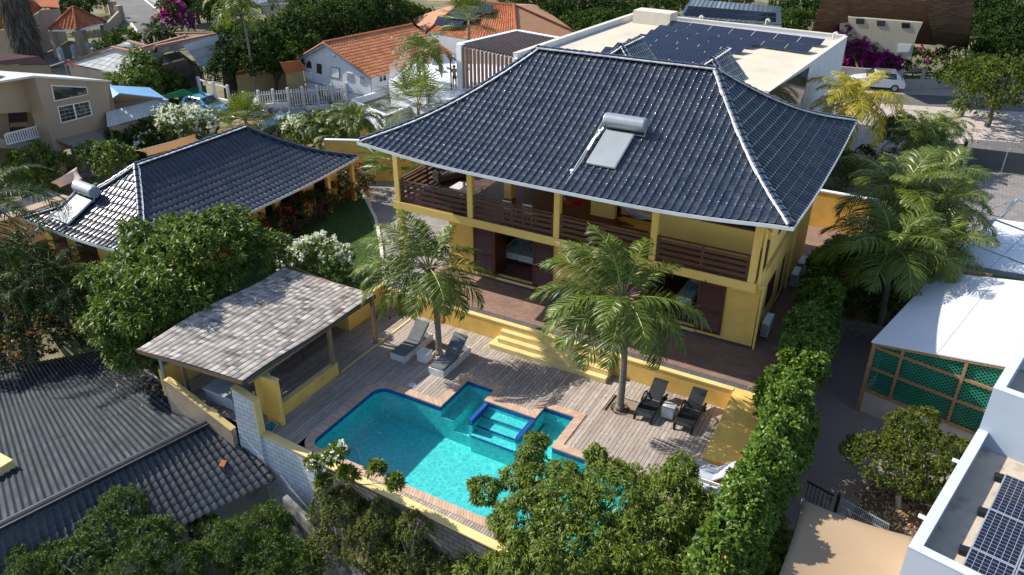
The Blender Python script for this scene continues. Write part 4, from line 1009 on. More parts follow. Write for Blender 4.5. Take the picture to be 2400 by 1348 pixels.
def wall_seg(mb, s0, s1, z0, z1, o0=0., o1=.24, mi=None):
    q = [fwp(s0, o0, 0), fwp(s1, o0, 0), fwp(s1, o1, 0), fwp(s0, o1, 0)]; mb.prism([(p.x, p.y) for p in q], z0, z1, mi)
m = MB(); wall_seg(m, 0, 3.1, -3.6, .07); m.build('white_block_wall', M['block_white'], fw)
m = MB(); wall_seg(m, 3.1, LW, -3.6, .07); m.build('grey_block_wall', M['block_grey'], fw)
m = MB(); wall_seg(m, 0, LW, .071, .125, -.03, .27); m.build('coping', M['yellow_cap'], fw)
# slatted wood strip between coping and pool
m = MB(); s = 1.6; 
while s < LW-.1:
    wall_seg(m, s+.006, s+.09, -.04, .005, .275, max(.3, 15.12-fwp(s, 0, 0).y)); s += .1
m.build('timber_strip', M['deck'], fw)
# tall white block wall
ww = thing('white_block_wall', 'tall white painted block wall with pale yellow ends beside the shower corner', 'wall', (-19, 14.8, 0))
y0 = 14.72; y1 = 14.94
def wprof(mb, y0, y1, g=0):
    pr = [(-19.66, -3.6), (-18.43, -3.6), (-18.43, 1.55), (-19.42, 1.78)]
    mb.add([(a, y0, b) for a, b in pr]+[(a, y1, b) for a, b in pr], [(0, 1, 2, 3), (7, 6, 5, 4), (0, 4, 5, 1), (1, 5, 6, 2), (2, 6, 7, 3), (3, 7, 4, 0)])
m = MB(); wprof(m, y0, y1-.003); m.build('block_face', M['block_white'], ww)
m = MB(); m.add([(-18.44, y0-.02, .13), (-18.36, y0-.02, .13), (-18.36, y1+.03, .13), (-18.44, y1+.03, .13), (-18.44, y0-.02, 1.56), (-18.36, y0-.02, 1.56), (-18.36, y1+.03, 1.56), (-18.44, y1+.03, 1.56)], [(0, 1, 2, 3), (4, 5, 6, 7), (0, 1, 5, 4), (1, 2, 6, 5), (2, 3, 7, 6), (3, 0, 4, 7)])
m.add([(-18.36, y0-.02, 1.56), (-18.36, y1+.03, 1.56), (-19.44, y1+.03, 1.80), (-19.44, y0-.02, 1.80), (-18.36, y0-.02, 1.61), (-18.36, y1+.03, 1.61), (-19.44, y1+.03, 1.85), (-19.44, y0-.02, 1.85)], [(0, 1, 2, 3), (4, 5, 6, 7), (0, 1, 5, 4), (1, 2, 6, 5), (2, 3, 7, 6), (3, 0, 4, 7)])
m.build('yellow_edge', M['yellow_cap'], ww)
m = MB(); m.box(-19.42, -18.44, y1, y1+.02, -.2, 1.56); m.build('yellow_render', M['yellow'], ww)
# beige stepped boundary wall under pavilion edge
bw = thing('beige_boundary_wall', 'beige rendered boundary wall with sloping top beside the dark neighbour roof', 'wall', (-21, 14.8, 0))
m = MB(); pr = [(-22.85, -3.6), (-19.66, -3.6), (-19.66, -.05), (-21.75, .72), (-22.65, 1.05), (-22.85, 1.05)]
m.add([(a, 14.55, b) for a, b in pr]+[(a, 14.75, b) for a, b in pr], [list(range(6)), list(range(11, 5, -1))]+[[i, 6+i, 6+(i+1) % 6, (i+1) % 6] for i in range(6)])
m.build('wall', pm('beige_render', (.40, .30, .21), (.30, .225, .16), 2, .9, .3, 30, stain=(.14, .12, .10)), bw)
m = MB(); m.prism([(-22.85, 14.53), (-22.65, 14.53), (-21.75, 14.53), (-19.66, 14.53), (-19.66, 14.77), (-21.75, 14.77), (-22.65, 14.77), (-22.85, 14.77)], [1.052, 1.052, .722, -.048, -.048, .722, 1.052, 1.052], [1.10, 1.10, .77, 0, 0, .77, 1.10, 1.10]); m.build('coping', M['yellow_cap'], bw)
# shower walls
sh = thing('shower_wall', 'yellow L shaped shower screen wall beside the pavilion', 'wall', (-18.6, 15.6, 0))
m = MB(); m.box(-18.78, -18.2, 15.62, 15.78, -.1, 1.95); m.box(-19.5, -18.78, 15.80, 15.94, -.1, 1.95); m.box(-18.92, -18.78, 15.62, 15.799, -.1, 1.95); m.build('wall', M['yellow'], sh)
m = MB(); m.box(-18.80, -18.17, 15.6, 15.8, 1.951, 1.99); m.build('coping', M['yellow_cap'], sh)
m = MB(); m.tube([(-18.7, 15.3, .02), (-18.8, 15.25, .5), (-19.05, 15.1, 1.5), (-19.1, 15.05, 1.75)], .014, 6)
t = thing('leaf_skimmer', 'green pool net on a long pole leaning in the shower corner', 'pool net', (-18.5, 15.35, 0)); m.build('pole', pm('green_plastic', (.02, .22, .13), (.015, .16, .1), 4, .4), t)
m = MB(); m.add([(-18.75, 15.1, .03), (-18.25, 15.12, .03), (-18.3, 15.5, .12), (-18.7, 15.55, .12), (-18.5, 15.32, -.0)], [(0, 1, 4), (1, 2, 4), (2, 3, 4), (3, 0, 4)]); m.build('net', pm('teal_mesh', (.03, .25, .30), (.02, .2, .25), 12, .7), t)
m = MB(); m.tube([(-18.75, 15.1, .04), (-18.25, 15.12, .04), (-18.3, 15.5, .13), (-18.7, 15.55, .13), (-18.75, 15.1, .04)], .016, 6); m.build('hoop', M['yellow_cap'], t)
lw = thing('low_pavilion_wall', 'low yellow wall along the open side of the pavilion', 'wall', (-18.6, 17.5, 0))
m = MB(); m.box(-18.78, -18.58, 15.8, 19.15, -.1, .5); m.build('wall', M['yellow'], lw); m = MB(); m.box(-18.8, -18.56, 15.79, 19.17, .501, .54); m.build('coping', M['yellow_cap'], lw)
# ---- pavilion
pv = thing('pool_pavilion', 'open timber pavilion with weathered grey wood shingle roof beside the pool', 'pavilion', (-21, 18, 0))
L_ = at(322, 816, 2.85); F_ = at(568, 890, 2.48); R_ = at(877, 690, 2.48); T_ = at(664, 628, 2.85)
def shingmat():
    m_, n, p = newmat('weathered_wood_shingle'); a = N(n, 'ShaderNodeAttribute', attribute_name='rnd'); a.attribute_type = 'GEOMETRY'
    cr = N(n, 'ShaderNodeValToRGB'); n.links.new(a.outputs['Fac'], cr.inputs[0]); e = cr.color_ramp.elements
    e[0].color = (.08, .066, .058, 1); e[1].color = (.62, .57, .52, 1); x_ = e.new(.35); x_.color = (.24, .205, .18, 1); x_ = e.new(.6); x_.color = (.34, .30, .265, 1)
    col = mixc(n, ramp(n, noise(n, 1.1, 6), .35, .8), cr.outputs[0], (.42, .38, .345)); col = mixc(n, ramp(n, noise(n, 4, 5, mapping(n, (2, 25, 1))), .4, .75), col, mixc(n, 1., col, (.6, .58, .56), 'MULTIPLY'))
    n.links.new(col, p.inputs['Base Color']); p.inputs['Roughness'].default_value = .85; return m_
M['shingle'] = shingmat()
def pav_fn(u, v):
    A_, B_, C_, D_ = (np.array(q) for q in (F_, R_, T_, L_)); U = np.linalg.norm(B_-A_); Vl = np.linalg.norm(D_-A_)
    s = (u/U)[..., None]; t_ = (v/Vl)[..., None]; X = (A_*(1-s)+B_*s)*(1-t_)+(D_*(1-s)+C_*s)*t_
    z = X[..., 2]+.10*np.sin(np.clip((s[..., 0]-.02)*3.14*1.35, 0, 3.14))*t_[..., 0]+.03*np.sin(s[..., 0]*9+t_[..., 0]*4)
    return X[..., 0], X[..., 1], z
U_ = (R_-F_).length; Vl_ = (L_-F_).length
tile_surface('shingle_roof', pav_fn, -.05, U_, -.06, Vl_, .17, .235, M['shingle'], pv, 'flat', .006, .022, (), 3)
m = MB(); m.slab([F_-V(0, 0, .035), R_-V(0, 0, .035), T_-V(0, 0, .035), L_-V(0, 0, .035)], .05); m.build('roof_board', M['wood_post'], pv)
m = MB(); m.bar(F_+V(.03, -.05, -.1), R_+V(.03, .05, -.1), .04, .16); m.build('eave_gutter', M['plinth'], pv)
m = MB(); m.bar(L_+V(0, -.03, -.1), F_+V(0, -.03, -.1), .05, .17); m.bar(T_+V(0, .03, -.1), R_+V(0, .03, -.1), .05, .17); m.each('fascia', M['wood_post'], pv)
for (x, y, z0, z1) in ((-18.68, 19.0, .5, 2.3), (-22.75, 15.35, 0, 2.6), (-18.72, 21.7, 0, 2.3), (-22.9, 21.6, 0, 2.6)):
    m = MB(); m.box(x-.07, x+.07, y-.07, y+.07, z0, z1); m.build('post', M['wood_post'], pv)
m = MB(); m.tube([(-23.35, 14.9, -1.2), (-23.45, 15.0, 2.55)], .06, 8); m.build('downpipe', M['galv'], pv, smooth=True)
m = MB()
for i in range(7): y = 15.3+i*1.05; m.bar((-18.7, y, 2.22), (-23.2, y, 2.6), .05, .1)
m.bar((-18.68, 14.9, 2.2), (-18.68, 21.8, 2.2), .1, .1); m.bar((-23., 14.7, 2.55), (-23., 21.6, 2.55), .1, .1); m.build('rafter', M['wood_post'], pv)
m = MB(); m.box(-23.6, -23.45, 14.9, 21.9, -.1, 1.1); m.build('back_wall', M['yellow'], pv)
tb = thing('work_table', 'grey work table under the pavilion roof behind the white wall', 'table', (-20.8, 15.6, 0)); m = MB(); m.box(-21.6, -20.1, 15.15, 15.95, .72, .78); m.build('tabletop', M['galv'], tb, .01)
for x in (-21.55, -20.2):
    for y in (15.2, 15.85): m = MB(); m.box(x, x+.06, y, y+.06, 0, .72); m.build('leg', M['galv'], tb)
m = MB(); m.box(-21.5, -20.2, 15.2, 15.24, .25, .7); m.build('side_panel', M['galv'], tb)
ds = thing('dining_table', 'dark wooden table in the deep shade of the pavilion', 'table', (-21, 18.5, 0)); m = MB(); m.box(-21.6, -20.4, 17.2, 19.4, .72, .77); m.build('tabletop', M['wood_floor'], ds)
for x in (-21.5, -20.56):
    for y in (17.3, 19.24): m = MB(); m.box(x, x+.07, y, y+.07, 0, .72); m.build('leg', M['wood_floor'], ds)
# string lights
sg = thing('string_light', 'string of small bulbs from the pavilion to the left palm', 'string light', at(868, 740, 1.5)); m = MB(); pa = at(868, 738, 1.6); pb = V(-16.0, 22.3, 3.0); pts = [pa.lerp(pb, i/10)-V(0, 0, .5*math.sin(math.pi*i/10)) for i in range(11)]; m.tube(pts, .008, 4); m.build('cable', M['black'], sg)
for i in (1, 3, 5, 7, 9): m = MB(); m.tube([pts[i], pts[i]-V(0, 0, .07), pts[i]-V(0, 0, .14)], [.02, .025, .03], 7); m.build('bulb', M['black'], sg)
# ---- loungers
def white_lounger(L=2.05, W=.72, up=38):
    t = thing('white_sun_lounger', 'x', 'sun lounger', (0, 0, 0), 'white sun loungers under the left palm')
    m = MB(); h = .30
    m.box(0, W, 0, .05, 0, h); m.box(0, W, L-.05, L, 0, h); m.box(0, .045, .05, L-.05, 0, h); m.box(W-.045, W, .05, L-.05, 0, h); m.box(.045, W-.045, .05, 1.15, h-.06, h-.02)
    m.build('frame', M['whitewood'], t, .01)
    m = MB(); m.box(.03, W-.03, .03, 1.15, h, h+.08); m.build('seat_cushion', M['greycush'], t, .03)
    a = R(up); l = .95; y0 = 1.17; m = MB()
    def Q(x, s, n_): return (x, y0+s*math.cos(a)-n_*math.sin(a), h+.02+s*math.sin(a)+n_*math.cos(a))
    m.add([Q(.03, 0, 0), Q(W-.03, 0, 0), Q(W-.03, l, 0), Q(.03, l, 0), Q(.03, 0, .08), Q(W-.03, 0, .08), Q(W-.03, l, .08), Q(.03, l, .08)], [(0, 3, 2, 1), (4, 5, 6, 7), (0, 1, 5, 4), (1, 2, 6, 5), (2, 3, 7, 6), (3, 0, 4, 7)]); m.build('back_cushion', M['greycush'], t, .03)
    m = MB(); m.add([Q(.05, 0, -.04), Q(W-.05, 0, -.04), Q(W-.05, l-.02, -.04), Q(.05, l-.02, -.04), Q(.05, 0, -.005), Q(W-.05, 0, -.005), Q(W-.05, l-.02, -.005), Q(.05, l-.02, -.005)], [(0, 3, 2, 1), (4, 5, 6, 7), (0, 1, 5, 4), (1, 2, 6, 5), (2, 3, 7, 6), (3, 0, 4, 7)])
    m.bar(Q(.1, l*.6, -.04), (.1, L-.1, h-.05), .03, .03); m.bar(Q(W-.1, l*.6, -.04), (W-.1, L-.1, h-.05), .03, .03); m.build('backrest', M['whitewood'], t); return t
wl = white_lounger(); wl.location = (-17.45, 21.02, 0); wl['label'] = 'white sun lounger with grey cushion, left of the left palm'
copy_tree(wl, (-15.5, 20.93, 0), 0, 'white sun lounger with leaf shadows, right of the left palm beside the pool')
def cube_table(x, y, s, label, group):
    t = thing('cube_side_table', label, 'side table', (x, y, 0), group); m = MB(); m.box(x, x+s, y, y+s, .03, .43); m.build('box', M['whitewood'], t, .01)
    m = MB(); m.box(x-.01, x+s+.01, y-.01, y+s+.01, .431, .46); m.build('tabletop', M['whitewood'], t, .006); m = MB(); m.box(x+.03, x+s-.03, y+.03, y+s-.03, 0, .03); m.build('plinth', M['black'], t)
cube_table(-16.38, 21.38, .46, 'white cube side table between the two white sun loungers', 'white cube side tables'); cube_table(-6.5, 22.76, .44, 'white cube side table between the two dark sun loungers', 'white cube side tables')
def dark_lounger():
    t = thing('dark_sun_lounger', 'x', 'sun lounger', (0, 0, 0), 'dark plastic sun loungers on the deck'); W = .68; bl = M['black']
    def sheet(pts, th=.03, nm='seat', slats=True):
        m = MB(); 
        n_ = len(pts)
        for i in range(n_-1):
            (y0, z0), (y1, z1) = pts[i], pts[i+1]
            m.add([(.06, y0, z0), (W-.06, y0, z0), (W-.06, y1, z1), (.06, y1, z1), (.06, y0, z0+th), (W-.06, y0, z0+th), (W-.06, y1, z1+th), (.06, y1, z1+th)], [(0, 3, 2, 1), (4, 5, 6, 7), (0, 1, 5, 4), (1, 2, 6, 5), (2, 3, 7, 6), (3, 0, 4, 7)])
        return m.build(nm, bl, t, .008)
    sheet([(0, .26), (.12, .33), (.55, .35), (.95, .30), (1.05, .29)])
    sheet([(1.1, .30), (1.5, .56), (1.75, .74), (1.9, .80)], .03, 'backrest')
    m = MB()
    for x in (0, W-.06): 
        m.tube([(x+.03, -.02, .02), (x+.03, .02, .28), (x+.03, .5, .36), (x+.03, 1.05, .30), (x+.03, 1.75, .24)], [.045, .06, .06, .06, .045], 7)
        m.tube([(x+.03, 1.45, .27), (x+.03, 1.55, .0)], .032, 7)
    m.build('frame', bl, t, smooth=True)
    for x in (-.04, W-.02):
        m = MB(); m.tube([(x+.03, .72, .34), (x+.03, .78, .52), (x+.03, 1.1, .58), (x+.03, 1.3, .50), (x+.03, 1.36, .28)], [.028, .03, .035, .03, .028], 7); m.build('armrest', bl, t, smooth=True)
        m = MB(); m.tube([(x, 1.55, .11), (x+.05, 1.55, .11)], .11, 14); m.build('wheel', bl, t)
    m = MB(); m.box(.06, W-.06, 1.055, 1.09, .30, .325); m.build('hinge_bar', M['steel'], t); return t
M['black2'] = M['black']
dl = dark_lounger(); dl.scale = (1, 1, .86); dl.location = (-7.33, 22.2, 0); dl['label'] = 'dark plastic sun lounger close to the right palm, partly under its fronds'
copy_tree(dl, (-5.88, 22.35, 0), 0, 'dark plastic sun lounger nearest the yellow ramp')
def fab_lounger():
    t = thing('sling_lounger', 'x', 'sun lounger', (0, 0, 0), 'white sling loungers at the deck corner'); W = .75
    m = MB(); m.box(0, W, 0, 1.3, .30, .36); m.build('seat', M['bluegrey2'], t, .02)
    m = MB(); a = R(42); y0 = 1.3; l = .75
    m.add([(0, y0, .3), (W, y0, .3), (W, y0+l*math.cos(a), .3+l*math.sin(a)), (0, y0+l*math.cos(a), .3+l*math.sin(a)), (0, y0-.03, .35), (W, y0-.03, .35), (W, y0+l*math.cos(a)-.03, .35+l*math.sin(a)), (0, y0+l*math.cos(a)-.03, .35+l*math.sin(a))], [(0, 3, 2, 1), (4, 5, 6, 7), (0, 1, 5, 4), (1, 2, 6, 5), (2, 3, 7, 6), (3, 0, 4, 7)]); m.build('backrest', M['bluegrey2'], t, .01)
    m = MB(); m.box(-.05, 0, -.05, 1.9, .2, .33); m.box(W, W+.05, -.05, 1.9, .2, .33); m.build('side_rail', M['white'], t)
    for x in (-.03, W-.01):
        for y in (.1, 1.7): m = MB(); m.box(x, x+.05, y, y+.05, 0, .2); m.build('leg', M['white'], t)
    return t
M['bluegrey2'] = pm('pale_blue_grey_sling', (.42, .45, .52), (.36, .39, .46), 3, .8)
fb = fab_lounger(); fb.location = (-3.65, 19.75, 0); fb.rotation_euler = (0, 0, R(90)); fb.location = (-3.75, 20.0, 0); fb['label'] = 'white sling lounger at the deck corner below the ramp, back one'
fb.rotation_euler = (0, 0, R(-90)); fb.location = (-5.1, 20.75, 0)
copy_tree(fb, (-4.9, 19.75, 0), R(-90), 'white sling lounger half hidden by the big bush, front one')
# ---- the two deck palms
f1 = []
rs_ = random.Random(3)
# ---- the two deck palms
def scr(s): return 29.2+s
P1 = [(160, 38, 3.3), (146, 56, 3.2), (186, 20, 3.3), (128, 70, 3.0), (205, 8, 3.3), (222, -6, 3.0), (176, 4, 3.3), (104, 60, 2.6),
      (52, 58, 2.3), (30, 28, 2.6), (4, 10, 2.9), (340, -4, 3.0), (320, -14, 2.8), (292, 4, 2.8), (262, -6, 2.6), (244, -14, 2.5), (166, 16, 3.2), (70, 35, 2.4)]
P2 = [(150, 64, 3.3), (122, 76, 3.1), (166, 46, 3.4), (180, 24, 3.5), (196, 4, 3.5), (138, 46, 3.2), (96, 66, 2.8), (56, 58, 2.9), (28, 34, 2.9), (346, 10, 3.5), (328, -6, 3.1),
      (305, -12, 3.2), (283, 10, 3.0), (258, 0, 3.3), (240, -6, 3.4), (222, 6, 3.4), (4, -14, 2.8), (252, 30, 2.8), (210, 22, 3.2)]
palm('coconut_palm', 'coconut palm between the two white sun loungers, left of the steps', (-15.92, 22.3, -.05), (-16.15, 22.25, 4.0), len(P1), 3.1, M['palm_leaf'], 5, 'coconut palms on the pool deck', .80, .055, 54, (-.34, .10), .13, bend=1.35, frs=[(scr(a), b, c) for a, b, c in P1], droop=.75, dead=3, rach=.018)
palm('coconut_palm', 'coconut palm beside the dark sun loungers, right of the steps', (-8.02, 22.55, -.05), (-8.2, 22.5, 4.75), len(P2), 3.2, M['palm_leaf'], 8, 'coconut palms on the pool deck', .80, .055, 56, (-.34, .10), .14, bend=1.35, frs=[(scr(a), b, c) for a, b, c in P2], droop=.75, dead=2, rach=.018)
fl_ = MB(); p = at(1001, 658, 3.6); fl_.bar(p, p+V(.28, -.05, -.14), .16, .1); tag(fl_.build('floodlight', M['galv'], None, .01), 'grey floodlight strapped to the left palm trunk under the fronds', 'lamp')
# ================= near vegetation
M['mango'] = leafmat('mango_leaf', (.028, .07, .009), (.16, .235, .03), .5, .25, tint=(.18, .25, .035), tfrac=.1, spec=.35)
M['neem'] = leafmat('neem_leaf', (.035, .08, .008), (.21, .265, .03), .5, .3, tint=(.26, .16, .035), tfrac=.07, spec=.35)
M['dark_bush'] = leafmat('dark_bush_leaf', (.018, .05, .005), (.09, .155, .014), .5, .2, spec=.3)
M['ivy'] = leafmat('hedge_leaf', (.028, .08, .008), (.17, .27, .034), .42, .25, spec=.35)
M['vine'] = leafmat('dry_vine_leaf', (.04, .062, .012), (.17, .20, .04), .6, .3, tint=(.26, .18, .09), tfrac=.2, spec=.2)
M['olive'] = leafmat('olive_green_leaf', (.035, .06, .008), (.17, .20, .025), .55, .3, spec=.25, tint=(.28, .18, .04), tfrac=.08)
M['hedge_red'] = leafmat('ixora_leaf', (.02, .032, .010), (.08, .10, .028), .4, .2, tint=(.16, .07, .03), tfrac=.12)
M['red_fl'] = leafmat('red_flower', (.35, .02, .01), (.6, .06, .04), .6, .3)
M['white_fl'] = leafmat('white_flower', (.62, .64, .60), (.85, .86, .84), .6, .2)
M['pink_fl'] = leafmat('magenta_flower', (.20, .008, .15), (.42, .025, .32), .6, .3)
M['orange_fl'] = leafmat('orange_flower', (.5, .16, .03), (.7, .35, .12), .6, .3)
M['far_dark'] = leafmat('far_dark_leaf', (.010, .028, .005), (.04, .08, .012), .7, .15, spec=.15)
M['far_mid'] = leafmat('far_mid_leaf', (.018, .044, .006), (.07, .125, .016), .7, .2, spec=.15)
M['far_light'] = leafmat('far_light_leaf', (.035, .06, .010), (.13, .17, .025), .7, .2, spec=.15)
M['grey_twig'] = pm('pale_grey_twig', (.34, .31, .27), (.22, .2, .17), 5, .9)
def LB(*a): return [((*at(px, py, z)[:2], z), r) for px, py, z, r in a]
def tree(name, label, cat, lobes, base, leaf, spacing, n, L, W, seed, group=None, bark=None, r0=.18, layers=((1., 1.), (.8, .6)), droop=.4, spread=.9, tips=True, bottom=-.45, jit=.16):
    t = thing(name, label, cat, base, group)
    crown('crown', lobes, leaf, t, spacing, n, L, W, seed, droop, spread, layers, jit, bottom)
    if tips: branches('trunk', base, [Vector(c) for c, r in lobes][:9], bark or M['bark'], t, r0, seed)
    return t
mg = LB((525, 562, 3.9, (1.55, 1.55, 1.15)), (598, 590, 3.3, (1.15, 1.15, .85)), (460, 600, 3.8, (1.8, 1.8, 1.25)), (385, 595, 3.6, (1.65, 1.65, 1.2)), (320, 655, 3.2, (1.5, 1.5, 1.15)), (390, 695, 3.1, (1.65, 1.65, 1.2)), (478, 650, 3.1, (1.3, 1.3, .95)),
        (300, 735, 2.4, (1.3, 1.3, 1.)), (362, 762, 1.9, (1.15, 1.15, .9)), (318, 820, 1.2, (1.0, 1.0, .8)), (280, 690, 2.4, (1.0, 1.0, .9)), (295, 780, 1.3, (.9, .9, .8)))
mtop = [((c[0]-.2, c[1], 6.0), (2.3, 2.4, 1.0)) for c in [at(470, 540, 6.0)]]
tree('mango_tree', 'large dense mango tree between the pool pavilion and the guest house roof', 'tree', mg, (-25.0, 18.0, -.5), M['mango'], .25, 9, .26, .075, 21, r0=.28, droop=.55, spread=.95, layers=((1.02, 1.), (.84, .7)))
# white flowering shrub by lawn
t = thing('white_flowering_shrub', 'shrub covered in white blossoms on the lawn behind the pavilion roof', 'shrub', at(745, 625, .9))
lb = LB((715, 600, 1.9, (.8, .8, .65)), (750, 590, 2.1, (.8, .8, .7)), (790, 610, 1.9, (.75, .75, .6)), (690, 620, 1.6, (.7, .7, .6)), (660, 590, 1.7, (.6, .6, .6)))
crown('crown', lb, M['mango'], t, .2, 8, .16, .055, 31, .3, 1.0); flowers('blossom', lb[:4], M['white_fl'], t, .27, 5, .10, .085, 32, 0.05, .07)
branches('stems', at(745, 625, .9), [Vector(c) for c, r in lb], M['bark'], t, .05, 3)
# guest-house hedge
def hedge(name, label, p, q, w_, h_, z0, leaf, seed, spacing=.22, n=7, L=.12, W=.06, step=.9, group=None, cat='hedge', jag=.15, fl=None, fsp=.8, layers=((1., 1.), (.8, .5)), stems=True):
    rs = random.Random(seed); p = Vector(p); q = Vector(q); k = max(1, int((q-p).length/step)); lobes = []
    for i in range(k+1):
        c = p.lerp(q, i/k); lobes.append(((c.x+rs.uniform(-jag, jag), c.y+rs.uniform(-jag, jag), z0+h_*.5+rs.uniform(-jag, jag)), (w_*.5*rs.uniform(.9, 1.15), w_*.5*rs.uniform(.9, 1.15)+step*.25, h_*.5*rs.uniform(.92, 1.12))))
    t = thing(name, label, cat, (p.x, p.y, z0), group)
    crown('foliage', lobes, leaf, t, spacing, n, L, W, seed, .3, 1.1, layers, .15, -.9)
    if fl: flowers('blossom', lobes, fl, t, fsp, 5, .08, .08, seed+1, -.2, .06)
    if stems:
        m = MB()
        for i in range(k+1): c = p.lerp(q, i/k); m.tube([(c.x, c.y, z0-.05), (c.x+rs.uniform(-.1, .1), c.y, z0+h_*.6)], [.04, .02], 5)
        m.build('stems', M['bark'], t)
    return t
hedge('clipped_hedge', 'long reddish green hedge with red flowers between the guest house and the lawn', (-28.0, 24.0, 0), (-28.6, 33.0, 0), 1.5, 1.5, .9, M['hedge_red'], 41, .17, 8, .10, .05, .8, fl=M['red_fl'], fsp=.75)
# big side hedge
hd = hedge('climbing_hedge', 'long glossy green hedge spilling over the wall along the right side of the pool', (-2.15, 15.5, 0), (-2.75, 35.0, 0), 1.28, 1.8, 1.1, M['ivy'], 43, .17, 8, .16, .085, .7, jag=.38, layers=((1., 1.15), (.85, .6)))
m = MB(); m.box(-2.48, -2.25, 14.3, 40.9, -.5, 1.5); tag(m.build('side_boundary_wall', M['yellow']), 'yellow boundary wall hidden under the long green hedge', 'wall')
t = thing('red_flowering_shrub', 'low shrub with small orange red flowers above the dark corrugated roof', 'shrub', at(120, 800, -1))
lb = LB((195, 765, .0, .75), (120, 790, .0, .9), (45, 820, -.1, .9), (-30, 845, -.2, .9), (225, 795, -.4, .6), (80, 755, .4, 1.), (0, 775, .3, 1.), (160, 735, .5, .9), (-60, 800, .2, 1.1), (90, 800, -.2, .8), (10, 840, -.4, .7)); crown('crown', lb, M['hedge_red'], t, .22, 8, .13, .06, 51); flowers('blossom', lb, M['orange_fl'], t, .45, 4, .07, .07, 52, .0, .06)
branches('stems', at(120, 800, -3), [Vector(c) for c, r in lb], M['bark'], t, .08, 3)
# neem tree bottom centre
nm = LB((1290, 1245, .4, (.9, .8, .75)), (1385, 1235, .6, (1., .9, .8)), (1500, 1215, .8, (1., .9, .8)), (1255, 1290, .0, (.8, .7, .7)), (1130, 1335, -1.1, (.8, .7, .6)), (1175, 1290, -.7, (.6, .6, .5)), (1090, 1390, -1.6, (.9, .8, .6)), (1440, 1165, 1.0, (1.3, 1.2, .9)), (1325, 1185, .9, (1.1, 1.0, .85)), (1225, 1225, .5, (.9, .8, .8)), (1570, 1185, .9, (1.2, 1.1, .9)), (1690, 1250, .5, (1.2, 1.1, 1.0)), (1500, 1270, .3, (1.4, 1.2, 1.0)), (1330, 1290, .2, (1.4, 1.2, 1.)), (1640, 1330, -.2, (1.3, 1.2, 1.)),
        (1235, 1325, -.4, (1.0, .9, .85)), (1440, 1370, -.6, (1.4, 1.2, 1.0)), (1290, 1400, -1.0, (1.2, 1.1, .95)), (1600, 1420, -1., (1.4, 1.2, 1.)), (1245, 1075, 1.3, (.42, .42, .45)), (1205, 1120, 1.0, (.4, .4, .35)), (1135, 1150, .8, (.45, .4, .35)), (1400, 1070, 1.5, (.28, .28, .35)), (1320, 1110, 1.3, (.45, .4, .35)), (1600, 1095, 1.3, (.4, .4, .4)), (1770, 1200, .9, (.8, .8, .7)), (1800, 1290, .4, (1.0, .9, .8)), (1740, 1380, -.2, (1.1, 1., .9)), (1840, 1370, .0, (.8, .8, .8)), (1260, 1035, 1.6, (.28, .28, .25)), (1240, 1110, 1.2, (.35, .35, .3)))
tree('neem_tree', 'broad neem tree with drooping leaves in front of the pool, bottom centre', 'tree', nm, (-7.6, 10.6, -3.4), M['neem'], .145, 11, .16, .042, 61, r0=.2, droop=.85, spread=1.0, layers=((1.03, 1.), (.85, .9)), bottom=-.7, jit=.24)
# vines under pool wall
vn = LB((870, 1130, -.5, (.45, .4, .4)), (1000, 1240, -1.3, (.8, .7, .6)), (1060, 1280, -1.6, (.7, .6, .5)), (820, 1110, -.5, (.35, .3, .35)), (760, 1290, -2.3, (.7, .6, .6)), (1030, 1170, -.2, (.55, .5, .5)), (830, 1165, -.9, (.6, .6, .8)), (900, 1200, -1.2, (.8, .7, .8)), (960, 1150, -.5, (.5, .5, .6)), (980, 1290, -1.9, (.9, .8, .7)), (860, 1290, -2.0, (.8, .7, .7)), (1060, 1340, -2.2, (.9, .8, .7)), (770, 1200, -1.6, (.5, .5, .7)), (930, 1370, -2.6, (1., .8, .6)))
vn = [((c[0], min(c[1], 14.1), c[2]), r) for c, r in vn]
t = tree('vine_thicket', 'tangled dry vines climbing the outside of the pool wall', 'climbing plant', vn, (-14, 12.8, -3.3), M['vine'], .115, 9, .09, .034, 71, droop=.5, bark=M['grey_twig'], r0=.05, jit=.35, tips=False)
m = MB(); rv = random.Random(6)
for c, r_ in vn:
    for _ in range(4): a_ = V(c[0]+rv.uniform(-.4, .4), min(c[1]+.3, 14.2), c[2]+.3); m.tube([a_, a_+V(rv.uniform(-.3, .3), -.2, -.9), a_+V(rv.uniform(-.5, .5), -.4, -2.)], [.012, .018, .025], 5)
m.build('stems', M['grey_twig'], t)
# plumeria with white flower
t = thing('plumeria_bush', 'thin plumeria with white flowers poking above the front pool wall', 'shrub', at(790, 1180, -2.4)); pb_ = at(790, 1180, -2.4); pb_.y = min(pb_.y, 14.0)
tp = [ty(780, 1070, 14.15), ty(740, 1085, 14.1), ty(760, 1130, 14.0), ty(815, 1110, 14.05), ty(880, 1100, 14.1), ty(925, 1130, 14.1), ty(795, 1060, 14.2)]
branches('stems', pb_, tp, M['bark'], t, .05, 9); lb = [(tuple(p), (.24, .22, .2)) for p in tp]; crown('crown', lb, M['neem'], t, .14, 8, .18, .05, 81, .3, .9); flowers('blossom', [lb[0], lb[6], lb[1]], M['white_fl'], t, .16, 4, .07, .06, 82, 0, .04)
